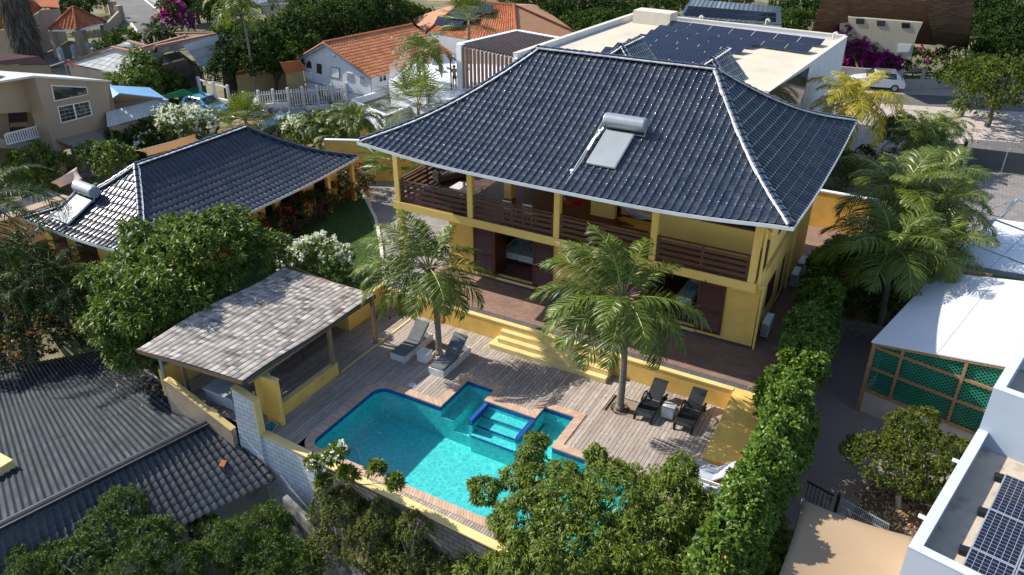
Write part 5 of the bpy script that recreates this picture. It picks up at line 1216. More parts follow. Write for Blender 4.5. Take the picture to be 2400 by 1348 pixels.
# bottom-left feathery trees
bl = LB((290, 1195, -.8, (.7, .7, .65)), (250, 1250, -1.0, (.9, .8, .7)), (350, 1270, -1.1, (.9, .8, .7)), (180, 1320, -1.2, (.9, .8, .7)), (300, 1340, -1.4, (1., .8, .7)), (60, 1350, -1.3, (1., .9, .7)), (420, 1330, -1.6, (.8, .7, .6)), (110, 1290, -1.1, (.4, .4, .35)), (130, 1400, -1.9, (1.2, 1, .8)), (370, 1400, -2., (1.2, 1, .8)))
tree('feathery_tree', 'dark feathery tree with pale bare twigs in the bottom left corner', 'tree', bl, (-15.4, 7.9, -4.2), M['dark_bush'], .12, 12, .12, .022, 91, bark=M['grey_twig'], r0=.1, droop=.1, spread=1.0, jit=.3)
bl = LB((620, 1230, -2.0, (.7, .7, .6)), (550, 1270, -2.1, (.9, .8, .7)), (640, 1300, -2.3, (.9, .8, .7)), (500, 1330, -2.2, (.9, .8, .7)), (700, 1330, -2.6, (.8, .7, .6)), (600, 1380, -2.6, (1., .9, .7)), (480, 1240, -2.1, (.5, .5, .4)), (660, 1215, -2.2, (.4, .4, .4)))
tree('feathery_tree', 'dark green feathery tree between the grey tiled eave and the vines', 'tree', bl, (-15.6, 9.4, -4.6), M['dark_bush'], .12, 12, .12, .022, 93, bark=M['grey_twig'], r0=.1, droop=.1, spread=1.0, jit=.3)
# dark palms at left
for i, (px, py, z, zc, L_f, lb_) in enumerate(((120, 650, -.5, 2.1, 2.6, 'dark bushy palm in front of the guest house gable, nearest the mango tree'), (40, 610, -.5, 2.3, 2.6, 'dark bushy palm at the left edge below the guest house roof'), (170, 690, -.8, 1.6, 2.0, 'dark palm low above the red flowering shrub'), (40, 700, -.8, 1.6, 2.3, 'dark palm at the left edge, lowest of the dark palms'))):
    c = at(px, py, zc-.3); palm('areca_palm', lb_, (c.x, c.y, z), (c.x, c.y, zc-.3), 26, L_f, M['palm_leaf_dark'], 100+i, 'dark palms left of the mango tree', .55, .05, 34, (-.05, 0), .1, (85, -15), 1.8, boots=False, droop=.7)
c = at(-60, 470, 5.2); palm('coconut_palm', 'coconut palm whose long fronds reach in from the left edge over the guest roof', (c.x-.3, c.y, -.5), (c.x, c.y, 5.0), 20, 4.6, M['palm_leaf_dark'], 111, None, .8, .05, 50, (0, 0), .16, (75, -30), 1.6)
# ================= guest house
gh = thing('yellow_guest_house', 'single storey yellow guest house with low navy glazed hip roof', 'house', (-32, 25, .9))
hip_roof(gh, 18.0, 31.9, -35.6, -27.6, 3.35, 5.5, 21.7, 28.4, -32.05, .50, .22, M['navy_tile_b'], .29, .34, 31, along='y', mortar_sides={0: 1, 1: -1, 4: 1, 3: 1}, amp=.045)
m = MB(); m.box(-35.6, -35.35, 18.7, 31.4, -1, 3.2); m.box(-35.35, -28.9, 31.15, 31.4, -1, 3.2); m.box(-35.35, -28.7, 18.7, 18.95, -1, 3.2)
for ya, yb in ((18.95, 20.3), (21.6, 23.6), (24.6, 25.9), (26.6, 27.0), (28.6, 29.5), (30.6, 31.4)): m.box(-28.95, -28.7, ya, yb, -1, 3.2)
m.build('wall', M['yellow'], gh)
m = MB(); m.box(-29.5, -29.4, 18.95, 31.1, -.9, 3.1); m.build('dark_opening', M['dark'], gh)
m = MB()
for y in (29.9, 31.9): m.box(-28.15, -27.95, y-.1, y+.1, .9, 3.25)
m.each('porch_post', M['yellow_trim'], gh)
m = MB()
for y in (19.6, 22.7): m.box(-36, -28.5, y, y+.02, 3.1, 3.14)
m.build('ceiling_batten', M['wood_rail'], gh)
wd = MB(); wd.box(-35, -34, 18.64, 18.72, 1.4, 2.7); wd.box(-33.2, -31.8, 18.64, 18.72, .9, 2.9); wd.build('window', M['wood_red'], gh)
m = MB(); m.tube([(-27.9, 23.0, 3.1), (-28.2, 23.0, 2.9), (-28.68, 23.0, 2.7)], .05, 7); m.build('downpipe', M['white'], gh)
a = at(128, 519, 3.75); b = at(158, 530, 3.72); dd = V(1, 0, 0)
def guest_z(x, y):
    s = max(0, min((y-18.0)/(21.7-18.0), 1)); return 3.35+2.15*(.50*s+.50*s*s)
def on_guest(px, py):
    best = None
    for i in range(300):
        y = 17.6+i*.015; p = ty(px, py, y); z = guest_z(p.x, y)
        if best is None or abs(p.z-z) < best[0]: best = (abs(p.z-z), p)
    return best[1]
a = on_guest(130, 521); b = on_guest(158, 533); c_ = on_guest(230, 487)
heater('solar_water_heater', 'solar water heater with long grey collector on the guest house roof', a+V(0, 0, .12), (b-a), V(0, (c_-b).y, (c_-b).z), (b-a).length*1.25, (c_-b).length*1.0, 1.35, 'solar water heaters')
# lawn
M['lawn'] = pm('lawn_green', (.045, .095, .018), (.06, .12, .025), 3, .9, .6, 60)
m = MB(); m.prism([(-28.9, 18.2), (-20.6, 18.2), (-20.4, 24.6), (-23.3, 28.05), (-25.4, 30.35), (-28.9, 33.4)], .6, .93); struct(m.build('lawn', M['lawn']))
def grass(name, poly_fn, n, L, W, mat, seed, z, parent=None):
    rs = np.random.RandomState(seed); P = poly_fn(rs, n); k = len(P); a = rs.uniform(0, 6.28, k); d = np.stack([np.cos(a)*.35, np.sin(a)*.35, np.ones(k)], 1); l = L*rs.uniform(.5, 1.2, (k, 1)); s_ = np.stack([-np.sin(a), np.cos(a), 0*a], 1)*W*.5
    vs = np.stack([P-s_, P+s_, P+d*l+s_*.2, P+d*l-s_*.2], 1).reshape(-1, 3); o = npmesh(name, vs, np.arange(k*4).reshape(-1, 4), mat, parent, {'rnd': rs.rand(k)}); o['kind'] = 'stuff'; return o
M['blade'] = leafmat('grass_blade', (.035, .085, .012), (.085, .16, .03), .6, .3)
M['dryblade'] = leafmat('dry_grass_blade', (.22, .16, .06), (.40, .31, .13), .7, .2)
def lawn_pts(rs, n):
    x = rs.uniform(-28.5, -20.6, n); y = rs.uniform(18.5, 33, n); lim = np.where(x > -23.3, 24.6+(-20.4-x)*1.19, 28.05+(-23.3-x)*.97); ok = y < lim-.05
    return np.stack([x, y, np.full(n, .93)], 1)[ok]
grass('lawn_grass', lawn_pts, 90000, .05, .02, M['blade'], 5, .9)
# ================= lower left dark roofed house
M['corr'] = tilemat('dark_corrugated_sheet', (.018, .026, .034), (.028, .038, .048), .6, 0)
dh = thing('dark_roofed_house', 'neighbouring house with dark grey corrugated and tile profile roof', 'house', at(300, 1100, -3.5))
RZ = -.25; r0 = at(-60, 1268, RZ); r1 = at(518, 978, RZ); e0 = at(-40, 1470, -1.7); e1 = at(640, 1128, -1.55)
f0 = at(-60, 905, -.9); f1 = at(194, 806, -.9); f2 = at(253, 822, -.9)
tiled_quad('tile_profile_sheet', e0, e1, r1, r0, .26, .27, M['grey_tile'], dh, 'barrel', .05, .02, 3)
u_ = (r1-r0).normalized(); g1 = at(253, 818, -1.05)
tiled_quad('corrugated_sheet', at(-90, 880, -1.05), g1, r1+V(0, 0, .02), r0+V(0, 0, .02), .15, 3.2, M['corr'], dh, 'corr', .024, .012, 4)
m = MB(); m.bar(r0+V(0, 0, .09), r1+V(0, 0, .09), .34, .06); m.tube([r0+V(0, 0, .1), r1+V(0, 0, .1)], .09, 8); m.build('ridge_cap', M['grey_tile'], dh, smooth=False)
cp = MB(); hipcaps(cp, None, lambda t: g1.lerp(r1, t)+V(.05, 0, .02), 18, .13); cp.build('verge_tile', M['grey_tile'], dh, smooth=True)
cp = MB(); hipcaps(cp, None, lambda t: e1.lerp(r1, t)+V(.03, 0, .02), 9, .11); cp.build('verge_tile', M['grey_tile'], dh, smooth=True)
m = MB(); q0 = e0+V(-.1, .9, 0); q1 = e1+V(-.55, .55, 0); q2 = g1+V(-.6, -.3, 0)
for a, b in ((q0, q1), (q1, q2)):
    m.add([(a.x, a.y, -4.5), (b.x, b.y, -4.5), (b.x, b.y, -1.55), (a.x, a.y, -1.55)], [(0, 1, 2, 3)])
m.build('wall', pm('pale_grey_render', (.36, .36, .35), (.28, .28, .27), 2, .9, .2, 30, stain=(.12, .12, .11), sth=(.5, .75)), dh, flip=False)
m = MB(); p = at(523, 1095, -1.05); m.box(-.16, .16, -.09, .09, 0, .07); o = m.build('clay_tile', M['orange_tile']); o.location = p+V(0, 0, .12); o.rotation_euler = (R(18), 0, R(20)+R(100)); tag(o, 'loose orange clay tile lying on the dark tiled roof', 'tile')
# fallen leaves on roof
rs = np.random.RandomState(9); A_ = g1; uu = (r1-g1); P = []
for i in range(420):
    s = rs.beta(1.3, 1.8)*.75+.06; t_ = rs.exponential(.5)+.15
    p = g1.lerp(r1, s)+(r0-r1).normalized()*t_; P.append((p.x, p.y, p.z+.045))
P = np.array(P); v, q, rn = leaves(P, np.tile([0, 0, 1.], (len(P), 1)), 1, .11, .07, rs, 0, 1.5, .1); M['litter'] = leafmat('fallen_leaf', (.16, .10, .05), (.48, .34, .22), .8, .1, tint=(.5, .35, .03), tfrac=.1)
tag(npmesh('fallen_leaves', v, q, M['litter'], None, {'rnd': rn}), kind='stuff')
m = MB(); a = at(-10, 1070, -.45); b = at(28, 1100, -.5); c_ = at(-10, 1110, -.5); m.box(a.x-.5, b.x+.1, c_.y-.6, a.y, -.9, -.1); m.build('roof_box', M['yellow_cap'], dh)
# wall running toward viewer
m = MB(); a = at(668, 1165, -1.4); b = at(862, 1350, -3.0); d_ = (b-a).normalized(); nn = V(-d_.y, d_.x, 0)*.11
m.prism([((a-nn).x, (a-nn).y), ((b-nn).x, (b-nn).y), ((b+nn).x, (b+nn).y), ((a+nn).x, (a+nn).y)], -4.6, [-1.35, -3.0, -3.0, -1.35]); tag(m.build('stained_side_wall', pm('stained_white_render', (.52, .50, .47), (.34, .32, .29), 2.5, .9, .3, 25, stain=(.10, .09, .08), ssc=1.6, sth=(.42, .62))), 'stained white wall sloping down towards the viewer below the pool corner', 'wall')
# ================= right neighbours
# alley
M['gravelpink'] = pm('pinkish_gravel', (.27, .215, .195), (.19, .15, .14), 25, .95, .9, 70, stain=(.10, .08, .07), ssc=3, sth=(.62, .8))
m = MB(); m.prism([(-2.2, 12), (6, 12), (6, 31.9), (-2.2, 31.9)], -.4, 0.0); struct(m.build('gravel_alley', M['gravelpink']))
m = MB(); m.prism([(-2.2, 31.9), (.2, 31.9), (.2, 32.2), (-2.2, 32.2)], -.2, [.75, .75, .75, .75]); tag(m.build('low_stone_wall', pm('brown_stone', (.26, .22, .18), (.14, .12, .10), 5, .9, .6, 18)), 'low rough stone wall across the end of the gravel alley', 'wall')
# lattice outbuilding, in a frame rotated about -13 degrees
e1_ = V(.974, -.227, 0); e2_ = V(.227, .974, 0); O = V(-.33, 26.75, 0)
def Lp(a, b, z): q = O+e1_*a+e2_*b; return V(q.x, q.y, z)
lh = thing('lattice_outbuilding', 'outbuilding with flat white roof and green lattice wall framed in timber', 'outbuilding', Lp(0, 0, 0))
def zr(a): return 3.0+.205*a
m = MB(); m.slab([Lp(-.05, -.08, zr(0)), Lp(6.5, -.08, zr(6.5)), Lp(6.5, 7.2, zr(6.5)), Lp(-.05, 7.2, zr(0))], .05); o = m.build('roof', pm('white_roof_sheet', (.60, .61, .63), (.56, .57, .59), .8, .6, 0, 20, stain=(.55, .56, .58), ssc=.9, sth=(.62, .9)), lh)
m = MB()
for a in (2.05, 4.1): m.bar(Lp(a, -.06, zr(a)+.004), Lp(a, 7.2, zr(a)+.004), .035, .012)
for b in (2.4, 4.8): m.bar(Lp(0, b, zr(0)+.003), Lp(6.5, b, zr(6.5)+.003), .012, .006)
m.build('roof_seam', M['galv'], lh)
m = MB(); m.prism([tuple(Lp(a, b, 0)[:2]) for a, b in ((0.05, 0), (6.5, 0), (6.5, .15), (.05, .15))], -.3, .92); m.prism([tuple(Lp(a, b, 0)[:2]) for a, b in ((.05, .15), (.2, .15), (.2, 7), (.05, 7))], -.3, .92)
m.build('base_wall', pm('beige_base_wall', (.48, .43, .36), (.40, .35, .29), 1.5, .85, .15, 30), lh)
fr = MB()
def fb_(a0, z0, a1, z1, w_=.09): fr.bar(Lp(a0, -.03, z0), Lp(a1, -.03, z1), .07, w_, up=(0, 0, 1))
fr.bar(Lp(.06, 0, -.2), Lp(.06, 0, 2.9), .14, .14); fb_(0, zr(0)-.1, 4.6, zr(4.6)-.1); fb_(0, 2.82, 4.6, 2.82, .1); fb_(0, 1.95, 4.6, 1.95, .1); fb_(0, .98, 4.6, .98, .1)
for a in (1.02, 2.95): fr.bar(Lp(a, -.045, .98), Lp(a, -.045, zr(a)-.1), .10, .06, up=e2_)
fr.build('timber_frame', pm('orange_brown_timber', (.40, .22, .10), (.28, .15, .07), 3, .7, .3, 25, vec=(4, 4, 1), island=.3), lh)
lt = MB(); W2 = 4.6; s = .135
k = -20
def seg(c0, sgn):
    # line a*sgn + ... clip in rectangle a 0..W2, z 1..2.8/top
    pts = []
    for a in np.linspace(0, W2, 120):
        z = 1.0+(a*sgn*.8+c0)
        if 1.0 <= z <= zr(a)-.14: pts.append((a, z))
    if len(pts) > 2: lt.bar(Lp(pts[0][0], .02+.012*(sgn > 0), pts[0][1]), Lp(pts[-1][0], .02+.012*(sgn > 0), pts[-1][1]), .008, .042, up=(0, 0, 1))
for i in range(-32, 50): seg(i*s, 1); seg(i*s, -1)
lt.build('green_lattice', pm('green_lattice_plastic', (.015, .19, .11), (.01, .14, .08), 3, .5), lh)
m = MB(); m.prism([tuple(Lp(a, b, 0)[:2]) for a, b in ((.3, .5), (4.6, .5), (4.6, .55), (.3, .55))], .9, 3.0); m.build('shade_cloth', pm('dark_green_cloth', (.012, .07, .045), (.008, .04, .03), 2, .9), lh)
# grey modern house
gm = thing('grey_modern_house', 'blue grey modern house with flat parapet roof and solar panels', 'house', (3, 19, 0))
GO = V(1.72, 17.05, 0); g2 = (at(2293, 1010, 3)-at(2128, 1288, 3)).normalized(); g1_ = V(g2.y, -g2.x, 0)
def Gp(a, b, z=0): q = GO+g1_*a+g2*b; return V(q.x, q.y, z)
def gbox(mb, a0, a1, b0, b1, z0, z1): mb.prism([tuple(Gp(a, b)[:2]) for a, b in ((a0, b0), (a1, b0), (a1, b1), (a0, b1))], z0, z1)
LB_ = (at(2293, 1010, 3)-at(2128, 1288, 3)).length
M['bluegrey_paint'] = pm('blue_grey_paint', (.40, .46, .54), (.36, .42, .50), 1.2, .7, .05, 50)
m = MB(); gbox(m, 0, .24, 0, LB_, -.4, 3.0); gbox(m, .24, 9, 0, .24, -.4, 3.0); m.build('wall', M['bluegrey_paint'], gm)
m = MB(); gbox(m, .24, 9, .24, LB_, 2.3, 2.45); m.build('roof_slab', pm('beige_roof_screed', (.50, .43, .34), (.42, .36, .28), 2.5, .9, .3, 30, stain=(.16, .12, .09), ssc=1.3, sth=(.55, .78)), gm)
m = MB(); gbox(m, .0, 9, LB_, LB_+.24, -.4, 4.5); gbox(m, .0, .24, LB_+.24, LB_+9, -.4, 4.5); m.build('upper_wall', M['bluegrey_paint'], gm)
m = MB(); gbox(m, -.01, .26, LB_-.005, LB_+9, 4.501, 4.53); gbox(m, .26, 9, LB_-.005, LB_+.26, 4.501, 4.53); gbox(m, -.01, .26, -.01, LB_-.006, 3.001, 3.03); gbox(m, .26, 9, -.01, .26, 3.001, 3.03); m.build('parapet_cap', pm('pale_blue_cap', (.52, .58, .66), (.48, .54, .62), 2, .6), gm)
m = MB(); gbox(m, .24, 9, LB_+.24, LB_+9, 3.7, 3.85); m.build('upper_roof_slab', pm('beige_roof_screed_2', (.50, .43, .34), (.42, .36, .28), 2.5, .9, .3, 30), gm)
m = MB()
for b in (1.9, 4.9): m.tube([Gp(-.25, b, 2.5), Gp(.0, b, 2.5)], .06, 10)
m.build('roof_outlet', M['white'], gm)
def solmat(name, cx=6, cy=12):
    m_, n, p = newmat(name); b_ = N(n, 'ShaderNodeTexBrick'); b_.offset = 0; tc = N(n, 'ShaderNodeTexCoord'); mp = N(n, 'ShaderNodeMapping'); mp.inputs['Scale'].default_value = (cx, cy, 1)
    n.links.new(tc.outputs['UV'], mp.inputs[0]); n.links.new(mp.outputs[0], b_.inputs[0]); setin(b_, Scale=1., Brick_Width=1., Row_Height=1., Mortar_Size=.035)
    b_.inputs['Color1'].default_value = (.006, .008, .02, 1); b_.inputs['Color2'].default_value = (.008, .011, .028, 1); b_.inputs['Mortar'].default_value = (.30, .32, .36, 1)
    n.links.new(b_.outputs[0], p.inputs['Base Color']); p.inputs['Roughness'].default_value = .12; p.inputs['Specular IOR Level'].default_value = .55; return m_
M['solar'] = solmat('solar_cells'); M['solar_far'] = solmat('solar_cells_far', 6, 10)
[x_ for x_ in M['solar_far'].node_tree.nodes if x_.type == 'TEX_BRICK'][0].inputs['Mortar Size'].default_value = .02
[x_ for x_ in M['solar_far'].node_tree.nodes if x_.type == 'TEX_BRICK'][0].inputs['Mortar'].default_value = (.06, .07, .10, 1)
def panel(o, ux, uy, w_, l_, parent, matl, feet=None):
    o = Vector(o); ux = Vector(ux).normalized(); uy = Vector(uy).normalized(); n = ux.cross(uy).normalized()
    if n.z < 0: n = -n
    off = wloc(parent)
    def P(a, b, c_): return o+ux*a+uy*b+n*c_
    me = bpy.data.meshes.new('solar_panel'); e = .03; vs = [P(e, e, .043), P(w_-e, e, .043), P(w_-e, l_-e, .043), P(e, l_-e, .043)]; me.from_pydata([v-off for v in vs], [], [(0, 1, 2, 3)])
    uv = me.uv_layers.new(name='UVMap')
    for i, c_ in enumerate(((0, 0), (1, 0), (1, 1), (0, 1))): uv.data[i].uv = c_
    me.materials.append(matl); me.update()
    if me.polygons[0].normal.z < 0: me.flip_normals()
    t = bpy.data.objects.new('solar_panel', me); C.objects.link(t); t.parent = parent
    m = MB(); m.add([P(0, 0, 0), P(w_, 0, 0), P(w_, l_, 0), P(0, l_, 0), P(0, 0, .04), P(w_, 0, .04), P(w_, l_, .04), P(0, l_, .04)], [(0, 3, 2, 1), (4, 5, 6, 7), (0, 1, 5, 4), (1, 2, 6, 5), (2, 3, 7, 6), (3, 0, 4, 7)]);
    f = m.build('frame', M['galv'], parent); f.parent = t
    if feet is not None:
        m = MB()
        for a in (.15, w_-.15):
            for b in (.1, l_-.1): p = P(a, b, 0); m.bar((p.x, p.y, p.z-.01), (p.x, p.y, feet), .08, .06)
        f = m.build('mount', M['galv'], parent); f.parent = t
    return t
c0 = at(2356, 1112, 2.75); pd = (at(2248, 1340, 2.75)-c0); pl_ = pd.length; pdn = pd.normalized(); pe = V(-pdn.y, pdn.x, 0)
pe = pe if pe.x > 0 else -pe
k = 0
nm_ = ['farthest', 'second', 'nearest']
for j in range(2):
    for i in range(3):
        oo = c0+pdn*(1.78*(i+1))+pe*(1.04*j)
        panel(oo, pe, -pdn, 1.02, 1.76, gm, M['solar'], 2.45)
m = MB()
for i in range(3):
    p = c0+pdn*(1.78*i)-pe*.22; m.bar((p.x, p.y, 2.55), (p.x+.25, p.y, 2.55), .22, .16)
m.each('panel_ballast', M['black'], gm)
# mesh fence, gate post and sail
fn_ = thing('mesh_fence', 'low dark welded mesh fence beside the small tree', 'fence', at(1970, 1165, .9)); m = MB(); a = at(1972, 1166, .95); b = at(2085, 1228, .95)
for z in (.05, .35, .65, .92): m.tube([(a.x, a.y, z), (b.x, b.y, z)], .012, 4)
for i in range(30): p = a.lerp(b, i/29); m.tube([(p.x, p.y, .02), (p.x, p.y, .97)], .007, 4)
m.build('mesh', M['galv'], fn_); m = MB(); m.box(a.x-.12, a.x-.02, a.y-.05, a.y+.05, 0, 1.05); m.build('post', M['black'], fn_)
gt = thing('metal_gate', 'narrow dark metal gate across the gravel alley', 'gate', (-1.5, 21.6, 0)); m = MB(); a = at(1892, 1128, .9); b = at(1955, 1162, .9); m.bar(a, b, .05, .05); m.bar(V(a.x, a.y, .1), V(b.x, b.y, .1), .05, .05); m.build('frame', M['black'], gt)
m = MB()
for i in range(7): p = a.lerp(b, (i+.5)/7); m.tube([(p.x, p.y, .1), (p.x, p.y, .9)], .012, 5)
m.build('bar', M['black'], gt)
def sail(name, label, corners, mat, sag=.3, N_=14, curve=.08, cat='shade sail'):
    cs = [Vector(c) for c in corners]; m = MB(); n_ = N_; ce = sum(cs, Vector())/len(cs); g = []
    if len(cs) == 3: cs.append(cs[2])
    for j in range(n_+1):
        for i in range(n_+1):
            s = i/n_; t_ = j/n_; p = (cs[0].lerp(cs[1], s)).lerp(cs[3].lerp(cs[2], s), t_)
            k1 = 4*s*(1-s); k2 = 4*t_*(1-t_); pull = curve*((k1*(1-k2))+(k2*(1-k1)))
            p = p.lerp(ce, pull); p.z -= sag*k1*k2; g.append(p)
    m.add(g, [[j*(n_+1)+i, j*(n_+1)+i+1, (j+1)*(n_+1)+i+1, (j+1)*(n_+1)+i] for j in range(n_) for i in range(n_)])
    o = m.build(name, mat, smooth=True, flip=False); md = o.modifiers.new('s', 'SOLIDIFY'); md.thickness = .012; return tag(o, label, cat)
M['sail_beige'] = pm('beige_sail_cloth', (.34, .245, .15), (.31, .22, .135), .8, .9, .1, 90)
M['sail_pink'] = pm('pale_pink_sail_cloth', (.62, .47, .40), (.56, .42, .35), .8, .9, .1, 90)
sail('shade_sail', 'large beige shade sail in the bottom right beside the grey modern house', [at(1882, 1172, 1.6), at(2150, 1262, 1.9), at(2110, 1460, 1.9), at(1780, 1450, 1.6)], M['sail_beige'], .25, 16, .06)
for k, q in enumerate((at(1882, 1172, 1.6), at(2150, 1262, 1.9))):
    m = MB(); m.tube([(q.x, q.y, -.3), (q.x, q.y, q.z+.05)], .04, 6); tag(m.build('sail_post', M['galv']), ('thin grey post at the hedge side of the beige shade sail', 'thin grey post at the house side of the beige shade sail')[k], 'post')
# small tree right
lb = LB((2120, 1050, 1.7, (.9, .9, .6)), (2060, 1080, 1.5, (.8, .8, .55)), (2170, 1070, 1.6, (.8, .8, .55)), (2110, 1110, 1.3, (.9, .8, .55)), (2200, 1110, 1.2, (.7, .6, .5)), (2030, 1050, 1.6, (.55, .5, .45)), (2170, 980, 2.2, (.45, .4, .35)), (2235, 1050, 1.6, (.5, .4, .35)), (2120, 1000, 2.0, (.6, .5, .4)), (2190, 1150, .9, (.5, .5, .4)))
tree('small_tree', 'small round olive green tree in front of the lattice outbuilding', 'tree', lb, at(2105, 1190, 0), M['olive'], .118, 9, .085, .055, 121, r0=.09, droop=.1, spread=1.1, bark=M['grey_twig'], jit=.3)
m = MB(); rs = np.random.RandomState(4); c_ = at(2115, 1200, 0); P = np.stack([c_.x+rs.normal(size=1500)*1.1, c_.y+rs.normal(size=1500)*.9, np.full(1500, .02)], 1); P = P[(P[:, 0] < 2.2) & (P[:, 0] > -.8)]; v, q, rn = leaves(P, np.tile([0, 0, 1.], (len(P), 1)), 1, .12, .08, rs, 0, 2.5, .1); tag(npmesh('leaf_litter', v, q, M['litter'], None, {'rnd': rn}), kind='stuff')
m = MB(); m.prism([(c_.x-1.5, c_.y-1.6), (c_.x+1.7, c_.y-1.2), (c_.x+1.5, c_.y+1.3), (c_.x-1., c_.y+1.1)], -.1, .006); struct(m.build('planting_soil', pm('brown_soil', (.13, .085, .05), (.07, .045, .028), 8, .95, .8, 40)))
# canopy with steel trusses
cn = thing('steel_canopy', 'white panel canopy with galvanised steel truss frames', 'canopy', at(2300, 600, 0)); ZC = 3.0
a0 = at(2222, 612, ZC); a1 = at(2420, 645, ZC); b0 = at(2338, 513, ZC); b1 = at(2470, 530, ZC); ex = (a1-a0).normalized(); ey = (b0-a0)
a1 = a0+ex*6; b1 = b0+ex*6
m = MB(); m.slab([a0, a1, b1, b0], .04); m.build('panel_sheet', M['white'], cn)
m = MB(); m.bar(a0-V(0, 0, .12), a1-V(0, 0, .12), .08, .2); m.bar(b0-V(0, 0, .12), b1-V(0, 0, .12), .08, .2); m.bar(a0-V(0, 0, .12), b0-V(0, 0, .12), .08, .16)
for t_ in (0, .5, 1.0):
    p = a0.lerp(b0, t_*1.05)+V(.05, 0, 0); tp_ = p+V(.15, .1, .95)+ex*.3; m.bar(p, tp_, .12, .12); m.bar(tp_, p+ex*4.2+V(0, 0, .05), .07, .07); m.bar(tp_, p-ex*.9+V(0, 0, .1), .04, .04); m.bar(p-ex*.9+V(0, 0, .1), p, .04, .04); m.bar(p-ex*.9+V(0, 0, .1), p-ex*.95-V(0, 0, 1.0), .03, .03)
m.build('truss', M['galv'], cn)
m = MB()
for s_ in (.35, .7): m.bar(a0.lerp(a0+ex*4.5, s_)+V(0, 0, .012), b0.lerp(b0+ex*4.5, s_)+V(0, 0, .012), .015, .01)
m.bar(a0.lerp(b0, .5)+V(0, 0, .012), a0.lerp(b0, .5)+ex*6+V(0, 0, .012), .012, .01); m.build('panel_seam', M['galv'], cn)
for t_ in (0.03, .97):
    for s_ in (.2, 3.5): q = a0.lerp(b0, t_)+ex*s_; m = MB(); m.box(q.x-.05, q.x+.05, q.y-.05, q.y+.05, 0, ZC-.2); m.build('post', M['galv'], cn)
# small items under canopy
m = MB(); p = at(2290, 650, .5); m.box(p.x-.6, p.x+.6, p.y-.3, p.y+.3, 0, .75); tag(m.build('garden_box', M['wood_post'], None, .03), 'brown storage box in the gap between canopy and white roof', 'box')
# palms at right
cfg = ((2110, 430, 5.0, 3.4, 'palm_leaf_lime', 'big windswept coconut palm right of the villa, nearest the yellow wall'), (2190, 470, 4.4, 3.3, 'palm_leaf', 'windswept coconut palm beside the paved driveway, second of the clump'), (2090, 560, 4.2, 3.2, 'palm_leaf', 'coconut palm leaning over the side path, front of the clump'), (2180, 560, 3.6, 3.2, 'palm_leaf_lime', 'coconut palm reaching over the steel canopy'), (2200, 400, 4.0, 2.8, 'palm_leaf_lime', 'palm at the back of the clump nearest the metal gate'))
for i, (px, py, zc, L_f, mt, lb_) in enumerate(cfg):
    c = at(px, py+20, zc); palm('coconut_palm', lb_, (c.x+.3, c.y+.2, .0), c, 21, L_f, M[mt], 130+i, 'palm clump right of the villa', .95, .045, 66, (-.2, .1), .13, (82, -20), 1.5, droop=.6, dead=2)
for i, (px, py, zc, lb_) in enumerate(((2130, 640, 2.2, 'bright green fishtail palm at the foot of the clump, upper one'), (2110, 700, 1.6, 'bright green fishtail palm near the white roof corner, lower one'))):
    c = at(px, py, zc); fan_palm('fishtail_palm', lb_, (c.x, c.y, 0), c, 18, .75, M['mango'], 140+i, 'bright green fan leaved palms', .06, .8, (85, -10), 14, .12)
lb = LB((2000, 640, 1.4, .9), (1985, 700, 1.3, .9), (2040, 700, 1.0, .9), (2090, 740, .6, .8), (2030, 600, 1.3, .9), (2080, 650, 1.2, 1.)); tree('ground_shrub', 'dense dark shrub under the palm clump beside the hedge', 'shrub', lb, at(2020, 720, 0), M['dark_bush'], .22, 8, .15, .08, 151, tips=True, r0=.06)
# yellow wall right back, driveway gate etc
yw = thing('yellow_garden_wall', 'yellow garden wall with white coping behind the right side of the villa', 'wall', (-3, 41.4, .9))
a = at(1880, 527, .9); m = MB(); m.box(-5.4, 1.6, 40.95, 41.15, -.2, 2.85); m.build('wall', M['yellow'], yw); m = MB(); m.box(-5.4, 1.6, 40.92, 41.18, 2.851, 2.93); m.build('coping', M['white'], yw)
yw = thing('yellow_garden_wall', 'tall yellow garden wall with white coping beyond the guest house hedge', 'wall', (-30, 35, .9)); a = at(770, 420, .9); b = at(950, 425, .9); d_ = (b-a).normalized(); n_ = V(-d_.y, d_.x, 0)*.2; b2 = b+d_*3
m = MB(); m.prism([tuple(q[:2]) for q in (a, b2, b2+n_, a+n_)], -.2, 3.3); m.build('wall', M['yellow'], yw)
m = MB(); m.prism([tuple(q[:2]) for q in (a-n_*.1, b2-n_*.1, b2+n_*1.1, a+n_*1.1)], 3.301, 3.38); m.build('coping', M['white'], yw)
# ================= ground
def gh_(x, y):
    z = -.05
    if -37.5 < x < -2.2 and 15 < y < 46 and not (x < -30 and y > 35): z = -2.2
    if x >= -2.2 and y < 40: z = -.5
    if y <= 16 and x < -2.2: z = -4.6 if y < 14.2 else -3.5
    if x < -20 and y < 17.5: z = -4.2
    if -37.5 < x < -20 and 17.5 <= y < 33: z = -1.2
    if x < -37.5 and y < 25: z = -.6
    return z
xs = sorted(set(list(np.arange(-52, 12, 1.5))+list(np.arange(-420, -52, 20))+list(np.arange(12, 300, 20)))); ys = sorted(set(list(np.arange(-2, 50, 1.5))+list(np.arange(-60, -2, 15))+list(np.arange(50, 520, 15))))
X_, Y_ = np.meshgrid(xs, ys); Z_ = np.array([[gh_(x, y) for x in xs] for y in ys]); vs = np.stack([X_, Y_, Z_], -1).reshape(-1, 3); nx = len(xs); ii = np.arange(nx*len(ys)).reshape(len(ys), nx)
M['dryground'] = pm('dry_ground', (.26, .20, .12), (.12, .11, .05), .35, .95, .6, 20, stain=(.06, .075, .025), ssc=.25, sth=(.42, .62))
